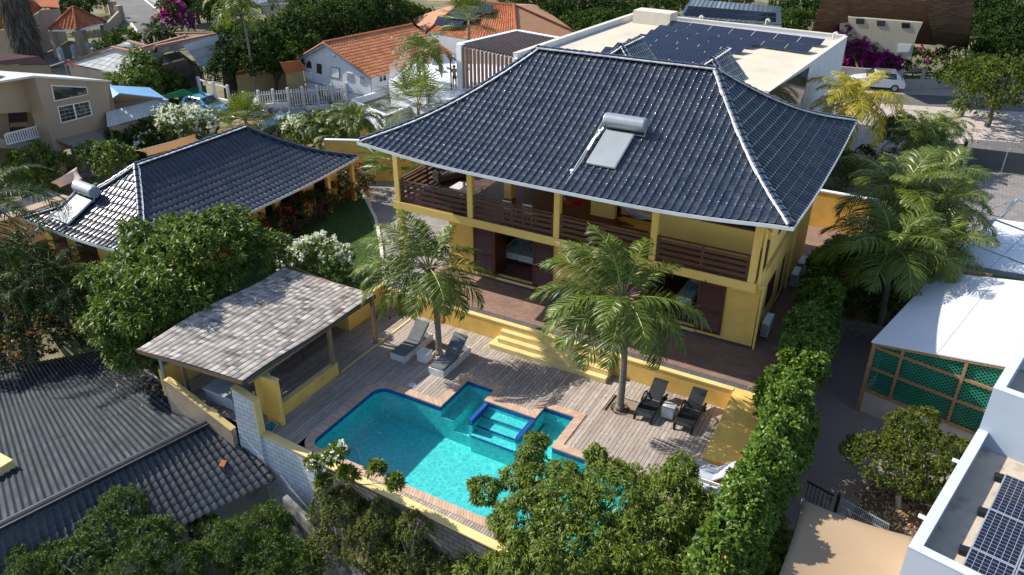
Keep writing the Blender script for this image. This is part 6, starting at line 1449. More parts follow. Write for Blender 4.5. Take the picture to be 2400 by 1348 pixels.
struct(npmesh('ground', vs, np.stack([ii[:-1, :-1], ii[:-1, 1:], ii[1:, 1:], ii[1:, :-1]], -1).reshape(-1, 4), M['dryground']))
def sheet(name, pts, z, mat, kind='structure', zz=None):
    m = MB(); m.poly([(*at(px, py, z)[:2], z) for px, py in pts]); o = m.build(name, mat)
    if o.data.polygons[0].normal.z < 0: o.data.flip_normals()
    return struct(o, kind)
M['asphalt'] = pm('asphalt', (.125, .12, .118), (.095, .092, .09), 1.2, .9, .3, 60, stain=(.17, .16, .15), ssc=.2, sth=(.5, .8))
M['palegravel'] = pm('pale_gravel_verge', (.46, .40, .36), (.36, .31, .28), 2, .95, .6, 50, stain=(.22, .17, .13), ssc=.3, sth=(.58, .8))
M['driveway'] = brickmat('driveway_paving', (.27, .25, .24), (.22, .205, .195), (.10, .09, .085), .4, .2, .012, .9, bmp=.2)
M['sand'] = pm('white_sand', (.60, .52, .42), (.50, .42, .33), 3, .95, .4, 40)
# right side
sheet('verge', [(1880, 205), (2250, 208), (2600, 222), (2600, 360), (2290, 340), (2150, 330), (1950, 360), (1880, 300)], .004, M['palegravel'])
sheet('road', [(1850, 210), (2600, 240), (2600, 275), (2110, 245), (1850, 232)], .010, M['asphalt'])
sheet('pavement', [(2255, 325), (2600, 350), (2600, 380), (2262, 347)], .012, M['asphalt'])
sheet('driveway', [(2255, 347), (2600, 372), (2600, 640), (2300, 620), (2170, 560), (2120, 480), (2200, 400)], .008, M['driveway'])
sheet('sand_bed', [(1990, 355), (2060, 335), (2140, 335), (2150, 372), (2080, 372), (2010, 366)], .016, M['sand'])
# left side
sheet('road', [(205, -40), (330, -60), (425, 90), (440, 115), (320, 130), (60, 165), (0, 150), (-60, 150), (-60, 118), (120, 122), (300, 100), (312, 82), (300, 55)], .010, M['asphalt'])
sheet('kerb', [(205, -20), (213, -22), (310, 53), (322, 70), (318, 82), (305, 92), (303, 89), (313, 80), (314, 70), (305, 57)], .05, pm('pale_kerb_paint', (.6, .58, .5), None, 3))
sheet('kerb', [(300, -30), (304, -32), (402, 48), (398, 49)], .05, M['white'])
sheet('grass_verge', [(215, -20), (305, 55), (314, 72), (300, 85), (285, 62), (240, 20)], .02, pm('dry_verge', (.20, .17, .06), (.13, .12, .04), 3, .95))
sheet('dry_field', [(440, 290), (640, 270), (860, 250), (900, 300), (830, 340), (700, 345), (560, 330), (450, 330)], .006, pm('dry_field_soil', (.36, .25, .12), (.22, .16, .07), 1.2, .95, .6, 30, stain=(.12, .12, .04), ssc=.8, sth=(.5, .7)))
sheet('footpath', [(600, 283), (700, 272), (800, 258), (860, 262), (830, 272), (760, 268), (690, 283), (620, 291)], .012, pm('cracked_concrete', (.46, .43, .39), (.36, .34, .31), 2, .9, .3, 20))
sheet('rubble_yard', [(640, 205), (720, 195), (740, 215), (690, 222), (640, 220)], .012, pm('pale_rubble', (.4, .36, .32), (.15, .13, .12), 9, .95, .9, 30))
sheet('yard_paving', [(150, 330), (300, 300), (420, 330), (330, 400), (170, 420)], .012, pm('yard_concrete', (.2, .18, .16), (.14, .13, .12), 2, .9))
# ================= walls by vertical plane
def vp(A_, B_):
    A_ = Vector(A_); B_ = Vector(B_); d = B_-A_; n = np.array([d.y, -d.x, 0.]); c0_ = float(n[0]*A_.x+n[1]*A_.y)
    def f(px, py):
        r_ = _r*(px-1200)/F_PX-_u*(py-674)/F_PX+_f; t = c0_/(r_@n); return Vector((r_[0]*t, r_[1]*t, CAM_H+r_[2]*t))
    return f
def zover(P, py):
    "height above ground point P at which the photo row is py"
    lo, hi = -5., 17.
    for _ in range(40):
        mid = (lo+hi)/2; v = np.array([P.x, P.y, mid-CAM_H]); yy = 674-F_PX*(v@_u)/(v@_f)
        if yy > py: lo = mid
        else: hi = mid
    return mid
def wallpoly(mb, f, pts, th=.2, back=None):
    a = [f(*p) for p in pts]; n = (a[1]-a[0]).cross(a[2]-a[0]).normalized(); n.z = 0; n.normalize()
    if n.dot(Vector((0, 0, CAM_H))-a[0]) > 0: n = -n
    if n.dot(a[0]) < 0: n = -n
    b = [p+n*th for p in a]; k = len(a)
    mb.add(a+b, [list(range(k)), list(range(k, 2*k))[::-1]]+[[i, (i+1) % k, k+(i+1) % k, k+i] for i in range(k)])
def onwall(mb, f, pts, out=.03, th=.04):
    "panel lying proud of a wall traced in the photograph"
    a = [f(*p) for p in pts]; n = (a[1]-a[0]).cross(a[2]-a[0]).normalized(); n.z = 0; n.normalize()
    if n.dot(a[0]) > 0: n = -n
    b = [p+n*out for p in a]; c_ = [p-n*(th-out) for p in a]; k = len(a)
    mb.add(b+c_, [list(range(k)), list(range(k, 2*k))[::-1]]+[[i, (i+1) % k, k+(i+1) % k, k+i] for i in range(k)])
def win(parent, f, x0, y0, x1, y1, sl=0, frame=None, glass=None, mull=1, bars=0, sk=0):
    "window; sl = drop of the right side in px, sk = sideways lean of the bottom"
    q = [(x0, y0), (x1, y0+sl), (x1+sk, y1+sl), (x0+sk, y1)]
    m = MB(); onwall(m, f, q, .03); o = m.build('window', frame or M['white'], parent)
    ww, hh = abs(x1-x0), abs(y1-y0); e = max(.6, ww*.07)
    for k in range(mull):
        a = (k)/mull; b = (k+1)/mull
        def lp(s, t_): return (x0+(x1-x0)*s+sk*t_, y0+sl*s+(y1-y0)*t_)
        ex_ = e/ww; ey = e/hh
        m = MB(); onwall(m, f, [lp(a+ex_, ey), lp(b-ex_, ey), lp(b-ex_, 1-ey), lp(a+ex_, 1-ey)], .05, .02); m.build('pane', glass or M['glass'], o)
    if bars:
        m = MB()
        for k in range(1, bars): s = k/bars; onwall(m, f, [lp(s-.006, 0), lp(s+.006, 0), lp(s+.006, 1), lp(s-.006, 1)], .065, .02)
        for k in range(1, 4): s = k/4; onwall(m, f, [lp(0, s-.012), lp(1, s-.012), lp(1, s+.012), lp(0, s+.012)], .065, .02)
        m.build('bar', M['white'], o)
    return o
# ---- tan house
th_ = thing('tan_house', 'tall tan rendered house with slanted roof, trapezoid window and white balcony rail', 'house', at(140, 405, 0))
M['tan'] = pm('tan_render', (.36, .285, .21), (.31, .245, .18), .8, .9, .25, 40)
A_ = at(143, 412, 0); B_ = at(292, 352, 0); f = vp(A_, B_); zA = zover(A_, 178); tA = V(A_.x, A_.y, zA)
m = MB(); wallpoly(m, f, [(80, 178), (255, 192), (262, 330), (148, 352), (128, 352)], .25); wallpoly(m, f, [(128, 352), (148, 352), (158, 408), (142, 412)], .3)
back = (B_-A_).normalized(); bk = V(-back.y, back.x, 0)
p1 = f(80, 178); p2 = f(255, 192)
m.add([p2, V(p2.x, p2.y, 0), V(p2.x, p2.y, 0)+bk*7, p2+bk*7], [(0, 1, 2, 3)])
m.build('wall', M['tan'], th_)
# left wing set back
A2 = A_+bk*1.1-back*.0; f2_ = vp(A2, A2+back)
m = MB(); wallpoly(m, f2_, [(-60, 165), (66, 192), (72, 262), (-60, 270)], .25); wallpoly(m, f2_, [(-60, 320), (95, 335), (100, 352), (-60, 345)], .25); wallpoly(m, f2_, [(83, 250), (97, 248), (115, 352), (100, 352)], .25); m.build('wing_wall', M['tan'], th_)
p3 = f2_(68, 192); m = MB(); m.add([p1, V(p1.x, p1.y, .2), V(p1.x, p1.y, .2)+bk*1.15, p1+bk*1.15], [(0, 1, 2, 3)]); m.build('side_wall', M['tan'], th_)
f3_ = vp(A2+bk*1.8, A2+bk*1.8+back); m = MB(); wallpoly(m, f3_, [(-60, 230), (110, 230), (110, 420), (-60, 420)], .1); m.build('recess_wall', M['tan'], th_)
m = MB(); onwall(m, f3_, [(18, 263), (62, 262), (68, 318), (25, 322)], .03); m.build('sliding_door', M['glass'], th_)
m = MB(); m.add([f2_(-60, 345), f2_(100, 352), f2_(100, 352)+bk*1.9, f2_(-60, 345)+bk*1.9], [(0, 1, 2, 3)]); m.build('balcony_floor', M['tan'], th_)
m = MB()
for i in range(16):
    s = i/15; a = (12+s*83, 315-s*21); b = (16+s*85, 338-s*20); pa = f2_(*a)-bk*.05; pb = f2_(*b)-bk*.05; m.bar(pb, V(pb.x, pb.y, pa.z), .06, .06)
m.bar(f2_(12, 314)-bk*.05, f2_(95, 293)-bk*.05, .08, .08); m.bar(f2_(16, 338)-bk*.05, f2_(100, 318)-bk*.05, .08, .08); m.build('balcony_rail', M['white'], th_)
m = MB(); onwall(m, f, [(118, 199), (202, 204), (206, 222), (126, 238)], .05); o = m.build('window', M['white'], th_); m = MB(); onwall(m, f, [(120.5, 201.5), (200.5, 206), (203.5, 220.5), (128, 235)], .07, .03); m.build('pane', M['glass'], o)
q = [(133, 250), (208, 236), (216, 270), (142, 290)]
m = MB(); onwall(m, f, q, .05); o = m.build('window', M['white'], th_)
def lq(s, t_): a = [q[0][i]*(1-s)+q[1][i]*s for i in (0, 1)]; b = [q[3][i]*(1-s)+q[2][i]*s for i in (0, 1)]; return (a[0]*(1-t_)+b[0]*t_, a[1]*(1-t_)+b[1]*t_)
m = MB()
for i in range(2):
    for a in range(3):
        for b in range(4):
            s0 = .03+i*.49+a*.15; s1 = s0+.14; t0 = .05+b*.225; t1 = t0+.205; onwall(m, f, [lq(s0, t0), lq(s1, t0), lq(s1, t1), lq(s0, t1)], .065, .03)
m.build('pane', M['glass'], o)
# awning
aw = [f(130, 328), f(237, 302), f(276, 322)+(-bk)*1.6, f(176, 358)+(-bk)*1.6]; m = MB(); m.slab(aw, .04); m.build('awning', pm('taupe_awning', (.24, .195, .15), (.20, .16, .125), 1, .9), th_)
m = MB(); pz = f(230, 300); m.bar(V(aw[2].x, aw[2].y, 0), aw[2], .1, .1); m.build('awning_post', M['tan'], th_)
# roofs
M['palesheet'] = pm('pale_grey_roof_sheet', (.52, .52, .51), (.44, .44, .43), .9, .6, .05, 20, stain=(.34, .33, .31), ssc=.7, sth=(.55, .8))
zr1 = p1.z+.05; zr2 = p2.z+.05
ra = p1-back*.1; rb = p2+back*.15; m = MB(); m.slab([V(ra.x, ra.y, zr1)-bk*.1, V(rb.x, rb.y, zr2)-bk*.1, V(rb.x, rb.y, zr2)+bk*4, V(ra.x, ra.y, zr1)+bk*4.5+V(0, 0, .0)], .12)
g_ = V(ra.x, ra.y, zr1); m.slab([g_-back*9+bk*2.2+V(0, 0, .35), g_-bk*.1+V(0, 0, .0), g_+bk*4.5, g_-back*9+bk*5+V(0, 0, .4)], .12); m.build('roof_sheet', M['palesheet'], th_)
g2_ = f2_(66, 192); m = MB(); m.slab([g2_+V(0, 0, .04), f2_(-60, 165)+V(0, 0, .04), f2_(-60, 165)+bk*2.4+V(0, 0, .3), g2_+bk*2.0+V(0, 0, .3)], .1); m.build('lower_roof_sheet', M['palesheet'], th_)
m = MB()
for (px, py) in ((190, 385), (215, 378), (165, 375)): p = at(px, py, .4); m.box(p.x-.4, p.x+.4, p.y-.3, p.y+.3, 0, .7)
tag(m.build('patio_furniture', M['sofagrey'], None, .08), 'grey cushioned seats in the shade under the tan house awning', 'seating')
m = MB(); p = at(240, 375, 0); a = at(255, 372, 0); b = at(345, 338, 0); m.bar((a.x, a.y, .5), (b.x, b.y, .5), .2, 1.0); m.bar((b.x, b.y, .5), (*at(480, 310, 0)[:2], .5), .2, 1.0); tag(m.build('beige_garden_wall', M['tan']), 'low beige garden wall between the tan house yard and the navy roof', 'wall')
sail('shade_sail', 'pale pink shade sail stretched just above the guest house ridge', [at(318, 353, 3.4), at(459, 314, 4.4), at(476, 331, 3.6), at(345, 366, 3.0)], M['sail_pink'], .15, 10, .12)
sail('shade_sail', 'pale pink shade sail behind the lower left hip of the guest house roof', [at(118, 428, 3.0), at(180, 392, 3.2), at(194, 420, 2.8), at(140, 440, 2.6)], M['sail_pink'], .1, 8, .1)
for k, (px, py, h) in enumerate(((210, 418, 4.2), (285, 395, 4.2), (180, 395, 4.0))):
    p = at(px, py, 2.0); m = MB(); m.tube([(p.x, p.y, -.5), (p.x, p.y, h-.6)], .05, 6); m.tube([(p.x, p.y, h-.62), (p.x, p.y, h-.55)], .07, 8)
    tag(m.build('sail_mast', M['black']), ('thin dark mast at the corner of the lower pink shade sail', 'thin dark mast between the two pink shade sails', 'thin dark mast at the far side of the lower pink sail')[k], 'post')
# ---- blue roof house with corrugated lean-to
bh = thing('blue_roof_house', 'low house with light blue sheet roof and pale corrugated lean-to', 'house', at(330, 270, 0))
M['blue_sheet'] = pm('blue_roof_sheet', (.17, .36, .58), (.13, .30, .50), 1, .5, .05, 20, stain=(.35, .5, .65), ssc=1, sth=(.6, .85))
zR = 4.0; pk0 = at(280, 218, zR); pk1 = at(258, 200, zR); e0_ = at(242, 246, 3.0); e1b = at(234, 208, 3.0); e2b = at(388, 230, 3.0); e3b = at(350, 205, 3.0)
m = MB(); m.slab([pk0, e0_, e1b, pk1], .06); m.slab([pk0, pk1, e3b, e2b], .06); m.build('roof_sheet', M['blue_sheet'], bh)
m = MB(); m.add([pk0, e0_, V(e0_.x, e0_.y, 0), V(e2b.x, e2b.y, 0), e2b], [(0, 1, 2, 3, 4)]); m.build('gable_wall', M['tan'], bh)
tiled_quad('corrugated_lean_to', at(252, 299, 2.3), at(425, 252, 2.3), at(375, 231, 2.95), at(248, 262, 2.95), .22, 2.2, M['palesheet'], bh, 'corr', .03, .012, 4)
m = MB(); a = at(256, 300, 2.2); b = at(422, 254, 2.2); m.add([(a.x, a.y, 0), (b.x, b.y, 0), (b.x, b.y, 2.2), (a.x, a.y, 2.2)], [(0, 1, 2, 3)]); m.build('lean_to_wall', M['tan'], bh, flip=False)
sail('shade_net', 'bright green shade net stretched beside the blue roof house', [at(365, 228, 2.6), at(430, 208, 3.2), at(462, 220, 2.6), at(395, 232, 2.2)], pm('green_shade_net', (.01, .30, .17), (.01, .24, .14), 2, .8), .1, 8, .1, 'shade net')
m = MB(); a = at(425, 262, 0); b = at(490, 245, 0); m.bar((a.x, a.y, .8), (b.x, b.y, .8), .05, 1.6); tag(m.build('green_screen_fence', pm('green_screen', (.015, .2, .1), (.01, .15, .08), 3, .8)), 'green cloth screen behind the light blue car', 'fence')
# ---- grey roofed house
gr = thing('grey_roofed_house', 'low house with pale grey tiled roofs, brown ridge tiles and dark gables', 'house', at(400, 200, 0))
M['greysheet'] = tilemat('pale_grey_tile_sheet', (.44, .45, .45), (.52, .53, .53), .6, 0)
M['rustridge'] = pm('rust_ridge_tile', (.34, .17, .11), (.24, .11, .07), 6, .8)
M['brownwall'] = pm('brown_grey_wall', (.17, .145, .125), (.13, .11, .095), 1.5, .9)
ZE = 2.9; ZR_ = 4.6
def roofq(a, b, c_, d, pv_=.8, pu_=1.0): tiled_quad('roof_slope', a, b, c_, d, pu_, pv_, M['greysheet'], gr, 'trap', .02, .03, 4)
R1 = at(258, 111, ZR_); R2 = at(325, 124, ZR_)
roofq(at(160, 148, ZE), at(290, 176, ZE), at(325, 124, ZR_), at(262, 110, ZR_))
roofq(at(290, 178, ZE), at(380, 132, ZE+.6), at(435, 86, ZR_+.3), at(310, 118, ZR_))
Q1 = at(365, 108, 5.0); Q2 = at(500, 80, 5.0)
roofq(at(470, 156, ZE), at(553, 135, ZE), at(508, 82, 4.7), at(428, 106, 4.5))
roofq(at(362, 130, 3.5), at(424, 117, 4.0), at(508, 81, 4.72), at(366, 107, 4.7))
roofq(at(272, 108, 4.0), at(322, 116, 4.0), at(340, 108, 4.5), at(300, 97, 4.5))
roofq(at(410, 80, 4.0), at(470, 78, 4.4), at(500, 78, 4.8), at(432, 75, 4.8))
m = MB(); m.slab([at(508, 82, 5.03), at(590, 118, 3.6), at(576, 108, 3.7), at(520, 80, 5.03)], .06); m.build('roof_edge', M['greysheet'], gr)
m = MB(); m.add([at(512, 88, 4.9), at(586, 114, 3.5), (*at(586, 114, 3.5)[:2], 0), (*at(512, 150, 3.)[:2], 0)], [(0, 1, 2, 3)]); m.add([at(160, 150, ZE-.05), at(290, 179, ZE-.05), (*at(290, 179, ZE)[:2], 0), (*at(160, 150, ZE)[:2], 0)], [(0, 1, 2, 3)]); m.add([at(290, 179, ZE-.05), at(380, 134, ZE+.5), (*at(380, 134, ZE+.5)[:2], 0), (*at(290, 179, ZE)[:2], 0)], [(0, 1, 2, 3)])
m.add([at(420, 120, 4.1), at(366, 132, 3.3), (*at(366, 132, 3.3)[:2], 0), (*at(468, 156, 2.9)[:2], 0), at(468, 156, 2.8)], [(0, 1, 2, 3, 4)])
m.build('wall', M['brownwall'], gr, flip=False)
m = MB()
for a, b in ((at(162, 146, ZE+.1), at(262, 110, ZR_+.08)), (at(262, 110, ZR_+.08), at(325, 124, ZR_+.08)), (at(365, 108, 5.1), at(505, 79, 5.1)), (at(310, 118, ZR_+.1), at(435, 84, ZR_+.4)), (at(366, 108, 5.05), at(362, 130, 3.5)), (at(410, 78, 4.9), at(500, 77, 4.9)), (at(300, 96, 4.6), at(340, 107, 4.6))):
    m.bar(a, b, .28, .14)
m.build('ridge_tile', M['rustridge'], gr)
m = MB()
for px, py in ((474, 185), (508, 180), (530, 172), (545, 165)): p = at(px, py, 0); m.box(p.x-.15, p.x+.15, p.y-.15, p.y+.15, 0, 2.9)
m.each('porch_column', M['tan'], gr)
m = MB(); a = at(478, 178, 0); b = at(560, 158, 0); m.add([(a.x-1, a.y+1.5, 0), (b.x-1, b.y+1.5, 0), (b.x-1, b.y+1.5, 2.8), (a.x-1, a.y+1.5, 2.8)], [(0, 1, 2, 3)]); m.build('porch_back', M['dark'], gr, flip=False)
# palapa
pa_ = thing('thatched_palapa', 'dark thatched palapa awning tucked under the grey roof gable', 'palapa', at(420, 190, 0))
M['thatch'] = pm('dark_thatch', (.13, .10, .085), (.07, .055, .045), 4, .95, 1., 25, vec=(8, 8, 1))
rs = np.random.RandomState(3); a, b, c_, d = at(395, 182, 2.4), at(456, 170, 2.4), at(430, 136, 3.9), at(378, 150, 3.7)
m = MB(); m.slab([a, b, c_, d], .18); m.build('thatch_roof', M['thatch'], pa_)
P = []
for i in range(1800): s, t_ = rs.rand(2); p = (a.lerp(b, s)).lerp(d.lerp(c_, s), t_); P.append((p.x, p.y, p.z+.02))
v, q_, rn = leaves(np.array(P), np.tile(np.array([(a-d).normalized()[i] for i in range(3)]), (len(P), 1)), 2, .5, .05, rs, .2, .25, 0); npmesh('straw', v, q_, leafmat('straw', (.05, .04, .033), (.20, .16, .13), .9, .1), pa_, {'rnd': rn})
m = MB()
for p in (a, b): m.tube([(p.x, p.y, 0), (p.x, p.y, 2.4)], .08, 6)
m.build('pole', M['wood_post'], pa_)
m = MB(); m.poly([at(425, 190, .1), at(455, 184, .1), at(453, 190, .1), at(428, 197, .1)]); struct(m.build('small_pool_water', pm('blue_pool_cover', (.05, .25, .42), (.04, .2, .36), 2, .4)))
# picket fence
pf = thing('picket_fence', 'long white picket fence stepping along a low white wall', 'fence', at(650, 250, 0))
A_ = at(478, 262, 0); B_ = at(545, 280, 0); Cc = at(850, 250, 0)
fp = [at(515, 272, 0), at(600, 268, 0), at(690, 262, 0), at(760, 256, 0), at(850, 248, 0)]
m = MB(); pk = MB(); po = MB(); path = [at(478, 255, 0), at(512, 268, 0), at(545, 277, 0)]+[at(545+ (850-545)*i/9, 277-(277-248)*i/9, 0) for i in range(1, 10)]
for i in range(len(path)-1):
    a, b = path[i], path[i+1]; hw = .9 if i > 1 else 1.4
    h0 = hw*(.5 if i > 5 else 1); m.bar(V(a.x, a.y, h0/2), V(b.x, b.y, h0/2), .15, h0)
    po.box(a.x-.09, a.x+.09, a.y-.09, a.y+.09, 0, 2.0 if i > 2 else 2.6)
    if i > 1:
        n_ = int((b-a).length/.17)
        for k in range(n_): p = a.lerp(b, (k+.5)/n_); pk.box(p.x-.05, p.x+.05, p.y-.02, p.y+.02, h0+.05, 1.85)
        pk.bar(V(a.x, a.y, h0+.15), V(b.x, b.y, h0+.15), .05, .06); pk.bar(V(a.x, a.y, 1.6), V(b.x, b.y, 1.6), .05, .06)
    else: po.bar(V(a.x, a.y, 2.4), V(b.x, b.y, 2.4), .08, .1)
m.build('base_wall', M['white'], pf); pk.build('picket', M['whitewood'], pf); po.build('post', M['whitewood'], pf)
# ---- white house with orange roof
ow = thing('white_house', 'two storey white house with long orange clay tile roof', 'house', at(800, 200, 0))
A_ = at(724, 232, 0); B_ = at(872, 262, 0); f = vp(A_, B_); M['white_house'] = pm('white_render', (.66, .68, .72), (.58, .60, .64), 1.2, .8, .1, 30)
dirw = (B_-A_).normalized(); bk = V(-dirw.y, dirw.x, 0)
m = MB(); wallpoly(m, f, [(707, 138), (765, 106), (869, 176), (871, 262), (724, 235), (722, 222)], .25)
pe_ = f(869, 176); ez = pe_.z
pkp = f(765, 103); left_e = f(700, 139)
L2 = at(1065, 127, ez); rdir = (L2-pe_); rdir.z = 0; RL = rdir.length; rdir.normalize()
m.add([pe_, pe_+rdir*RL, V((pe_+rdir*RL).x, (pe_+rdir*RL).y, 0), V(pe_.x, pe_.y, 0)], [(0, 1, 2, 3)]); m.build('wall', M['white_house'], ow)
E0 = pe_+(pe_-pkp).normalized()*.35; E1 = E0+rdir*RL; K0 = pkp+V(0, 0, .12)-rdir*.3; K1 = K0+rdir*(RL+.3); E0 = E0-rdir*.3
lo = left_e+(left_e-pkp).normalized()*.5-rdir*.3
tiled_quad('roof_slope', E0, E1, K1, K0, .30, .38, M['orange_tile'], ow, 'barrel', .05, .035, 5)
tiled_quad('roof_slope', lo+rdir*RL, lo, K0, K1, .30, .38, M['orange_tile'], ow, 'barrel', .05, .035, 6)
cp = MB(); hipcaps(cp, None, lambda t: K0.lerp(K1, t), 40, .13, lift=.05); hipcaps(cp, None, lambda t: E0.lerp(K0, t), 22, .1, lift=.02); hipcaps(cp, None, lambda t: lo.lerp(K0, t), 16, .1, lift=.02); cp.build('ridge_tile', M['orange_tile'], ow, smooth=True)
m = MB(); m.bar(lo+V(0, 0, -.12), K0+V(0, 0, -.16), .06, .16); m.bar(E0+V(0, 0, -.1), K0+V(0, 0, -.16), .06, .12); m.build('barge_board', M['blue_sheet'], ow)
win(ow, f, 777, 118, 787, 132, 2, M['glass'], M['white'], 1, 0); win(ow, f, 742, 147, 756, 172, 3, M['white'], M['glass']); win(ow, f, 776, 156, 797, 181, 4, M['wood_red'], M['white'], 1)
win(ow, f, 813, 169, 828, 188, 3, M['white'], M['galv']); win(ow, f, 843, 177, 857, 195, 3, M['white'], M['galv']); win(ow, f, 790, 214, 801, 226, 3, M['white'], M['wood_red']); win(ow, f, 748, 205, 760, 226, 3, M['white'], M['dark'])
m = MB(); onwall(m, f, [(718, 158), (719, 148), (724, 142), (729, 146), (731, 161)], .02); m.build('arch_opening', M['far_mid_c'] if 'far_mid_c' in M else M['dark'], ow)
m = MB(); onwall(m, f, [(717, 165), (733, 168), (735, 184), (719, 180)], .25, .3); m.build('arch_balcony', M['white_house'], ow); m = MB(); onwall(m, f, [(721, 188), (873, 228), (873, 231), (721, 191)], .04); m.build('wall_band', M['galv'], ow)
pt = E1-rdir*1.5; fr_ = vp(V(pe_.x, pe_.y, 0), V(pe_.x, pe_.y, 0)+rdir); win(ow, fr_, 888, 178, 905, 193, -4, M['white'], M['glass'], 2)
rnd = random.Random(2); m = MB(); lb = LB((890, 203, 1.2, .5), (902, 200, 1.2, .5)); t = thing('potted_shrub', 'small green shrub on the terrace of the white house', 'shrub', at(895, 205, .8)); crown('crown', lb, M['mango'], t, .2, 6, .14, .06, 3); branches('stems', at(895, 205, .5), [Vector(c) for c, r in lb], M['bark'], t, .04)
# small orange annex
an = thing('orange_roof_annex', 'small annex with faded orange roof between the bougainvillea and the white house', 'outbuilding', at(680, 170, 0))
m = MB(); m.slab([at(668, 172, 2.6), at(712, 164, 2.6), at(704, 140, 3.6), at(655, 146, 3.6)], .08); m.slab([at(550, 172, 2.4), at(668, 150, 2.4), at(655, 146, 3.0), at(560, 165, 3.0)], .08); m.build('roof', M['orange_tile'], an); m = MB(); a, b = at(669, 173, 2.5), at(710, 165, 2.5); m.add([a, b, V(b.x, b.y, 0), V(a.x, a.y, 0)], [(0, 1, 2, 3)]); a, b = at(552, 174, 2.4), at(668, 152, 2.4); m.add([a, b, V(b.x, b.y, 0), V(a.x, a.y, 0)], [(0, 1, 2, 3)]); m.build('wall', pm('ochre_wall', (.42, .33, .16), None, 2), an, flip=False)
# far orange hip roof
fo = thing('orange_hip_roof_house', 'house with large orange hip roof and three rows of black solar panels', 'house', at(1150, 80, 0))
zE = 3.2; zK = 5.6; a = at(985, 46, zE+.6); b = at(1085, 98, zE); c_ = at(1190, 90, zE); d = at(1356, 80, zE); k0 = at(1088, 2, zK); k1 = at(1205, 13, zK); 
tiled_quad('roof_slope', at(1000, 75, zE), at(1215, 112, zE), k1, k0, .34, .45, M['terracotta_tile'], fo, 'barrel', .05, .02, 5)
M['faded_orange'] = pm('faded_orange_sheet', (.40, .20, .10), (.34, .17, .085), 1.2, .85, .1, 20)
m = MB(); m.slab([k1+V(0, 0, .03), at(1215, 112, zE+.03), d], .08); m.slab([k0, at(1000, 75, zE), at(960, 45, zE)], .08); m.slab([k0, k1, d, at(1260, 10, zE), at(1000, 0, zE)], .08); m.build('hip_roof', M['faded_orange'], fo)
m = MB(); a_, b_2 = at(1005, 78, zE-.1), at(1213, 115, zE-.1); m.add([a_, b_2, V(b_2.x, b_2.y, 0), V(a_.x, a_.y, 0)], [(0, 1, 2, 3)]); a_ = at(1350, 84, zE-.1); m.add([b_2, a_, V(a_.x, a_.y, 0), V(b_2.x, b_2.y, 0)], [(0, 1, 2, 3)]); m.build('wall', M['white_house'], fo, flip=False)
cp = MB()
for a_, b_ in ((k0, k1), (k1, d), (k1, at(1215, 112, zE)), (k0, at(1000, 75, zE))): hipcaps(cp, None, lambda t, a_=a_, b_=b_: Vector(a_).lerp(Vector(b_), t), 24, .14, lift=.06)
cp.build('ridge_tile', M['terracotta_tile'], fo, smooth=True)
f_ = lambda s, t_: (at(1000, 75, zE).lerp(at(1215, 112, zE), s)).lerp(k0.lerp(k1, s), t_)+V(0, 0, .12)
def panel_quad(parent, P4, matl):
    off = wloc(parent); me = bpy.data.meshes.new('solar_panel'); me.from_pydata([Vector(p)-off for p in P4], [], [(0, 1, 2, 3)]); uv = me.uv_layers.new(name='UVMap')
    for i, c2 in enumerate(((0, 0), (1, 0), (1, 1), (0, 1))): uv.data[i].uv = c2
    me.materials.append(matl); me.update()
    if me.polygons[0].normal.z < 0: me.flip_normals()
    o = bpy.data.objects.new('solar_panel', me); C.objects.link(o); o.parent = parent; md = o.modifiers.new('s', 'SOLIDIFY'); md.thickness = .04; md.offset = -1; return o
def pix_on(parent_f, px, py, z): return at(px, py, z)
for r_, (xa, xb, ya, yb, za, zb) in enumerate(((1080, 1160, 4, 24, 5.5, 4.95), (1060, 1125, 21, 43, 4.95, 4.35), (1026, 1090, 38, 58, 4.4, 3.8))):
    n_ = 5
    for k in range(n_):
        x0 = xa+(xb-xa)*k/n_; x1 = xa+(xb-xa)*(k+.96)/n_; sl = 8/80; sh = -10
        panel_quad(fo, [at(x0+sh, yb+(x0-xa)*sl, zb+.15), at(x1+sh, yb+(x1-xa)*sl, zb+.15), at(x1, ya+(x1-xa)*sl, za+.15), at(x0, ya+(x0-xa)*sl, za+.15)], M['solar_far'])
# ---- modern white flat-roofed house behind villa
mh = thing('white_modern_house', 'large white flat roofed modern house with rows of solar panels behind the villa', 'house', at(1700, 200, 0))
Z = 6.6; FR = at(1797, 216, Z); BR = at(1982, 86, Z); BL = at(1490, 32, Z); FL = BL+(FR-BR)
M['roof_screed'] = pm('cream_roof_screed', (.58, .50, .38), (.50, .43, .33), .5, .9, .15, 20, stain=(.42, .38, .33), ssc=.35, sth=(.5, .7))
m = MB(); m.prism([tuple(p[:2]) for p in (FL, FR, BR, BL)], 6.0, 6.3); m.build('roof_slab', M['roof_screed'], mh)
def LBY(y, *a): return [(tuple(ty(px, py, y)), r) for px, py, r in a]
def wline(mb, a, b, z0, z1, th): a = Vector(a); b = Vector(b); mb.bar(V(a.x, a.y, (z0+z1)/2), V(b.x, b.y, (z0+z1)/2), th, z1-z0)
m = MB(); ctr = (FL+BR)/2
wline(m, FR, BR, -.1, Z, .25); wline(m, BR, BL, -.1, Z+.05, .25); wline(m, BL, FL, -.1, Z+.02, .3); wline(m, FL, FR, -.1, Z-.25, .3); m.build('wall', M['white_house'], mh)
f = vp(FR+V(.13, 0, 0), BR+V(.13, 0, 0)); m = MB(); onwall(m, f, [(1800, 217), (1896, 158), (1888, 208), (1868, 250), (1820, 240)], .04); m.build('side_glazing', M['glass'], mh); m = MB(); onwall(m, f, [(1896, 156), (1905, 152), (1890, 245), (1878, 250)], .06); m.build('fin', M['white_house'], mh)
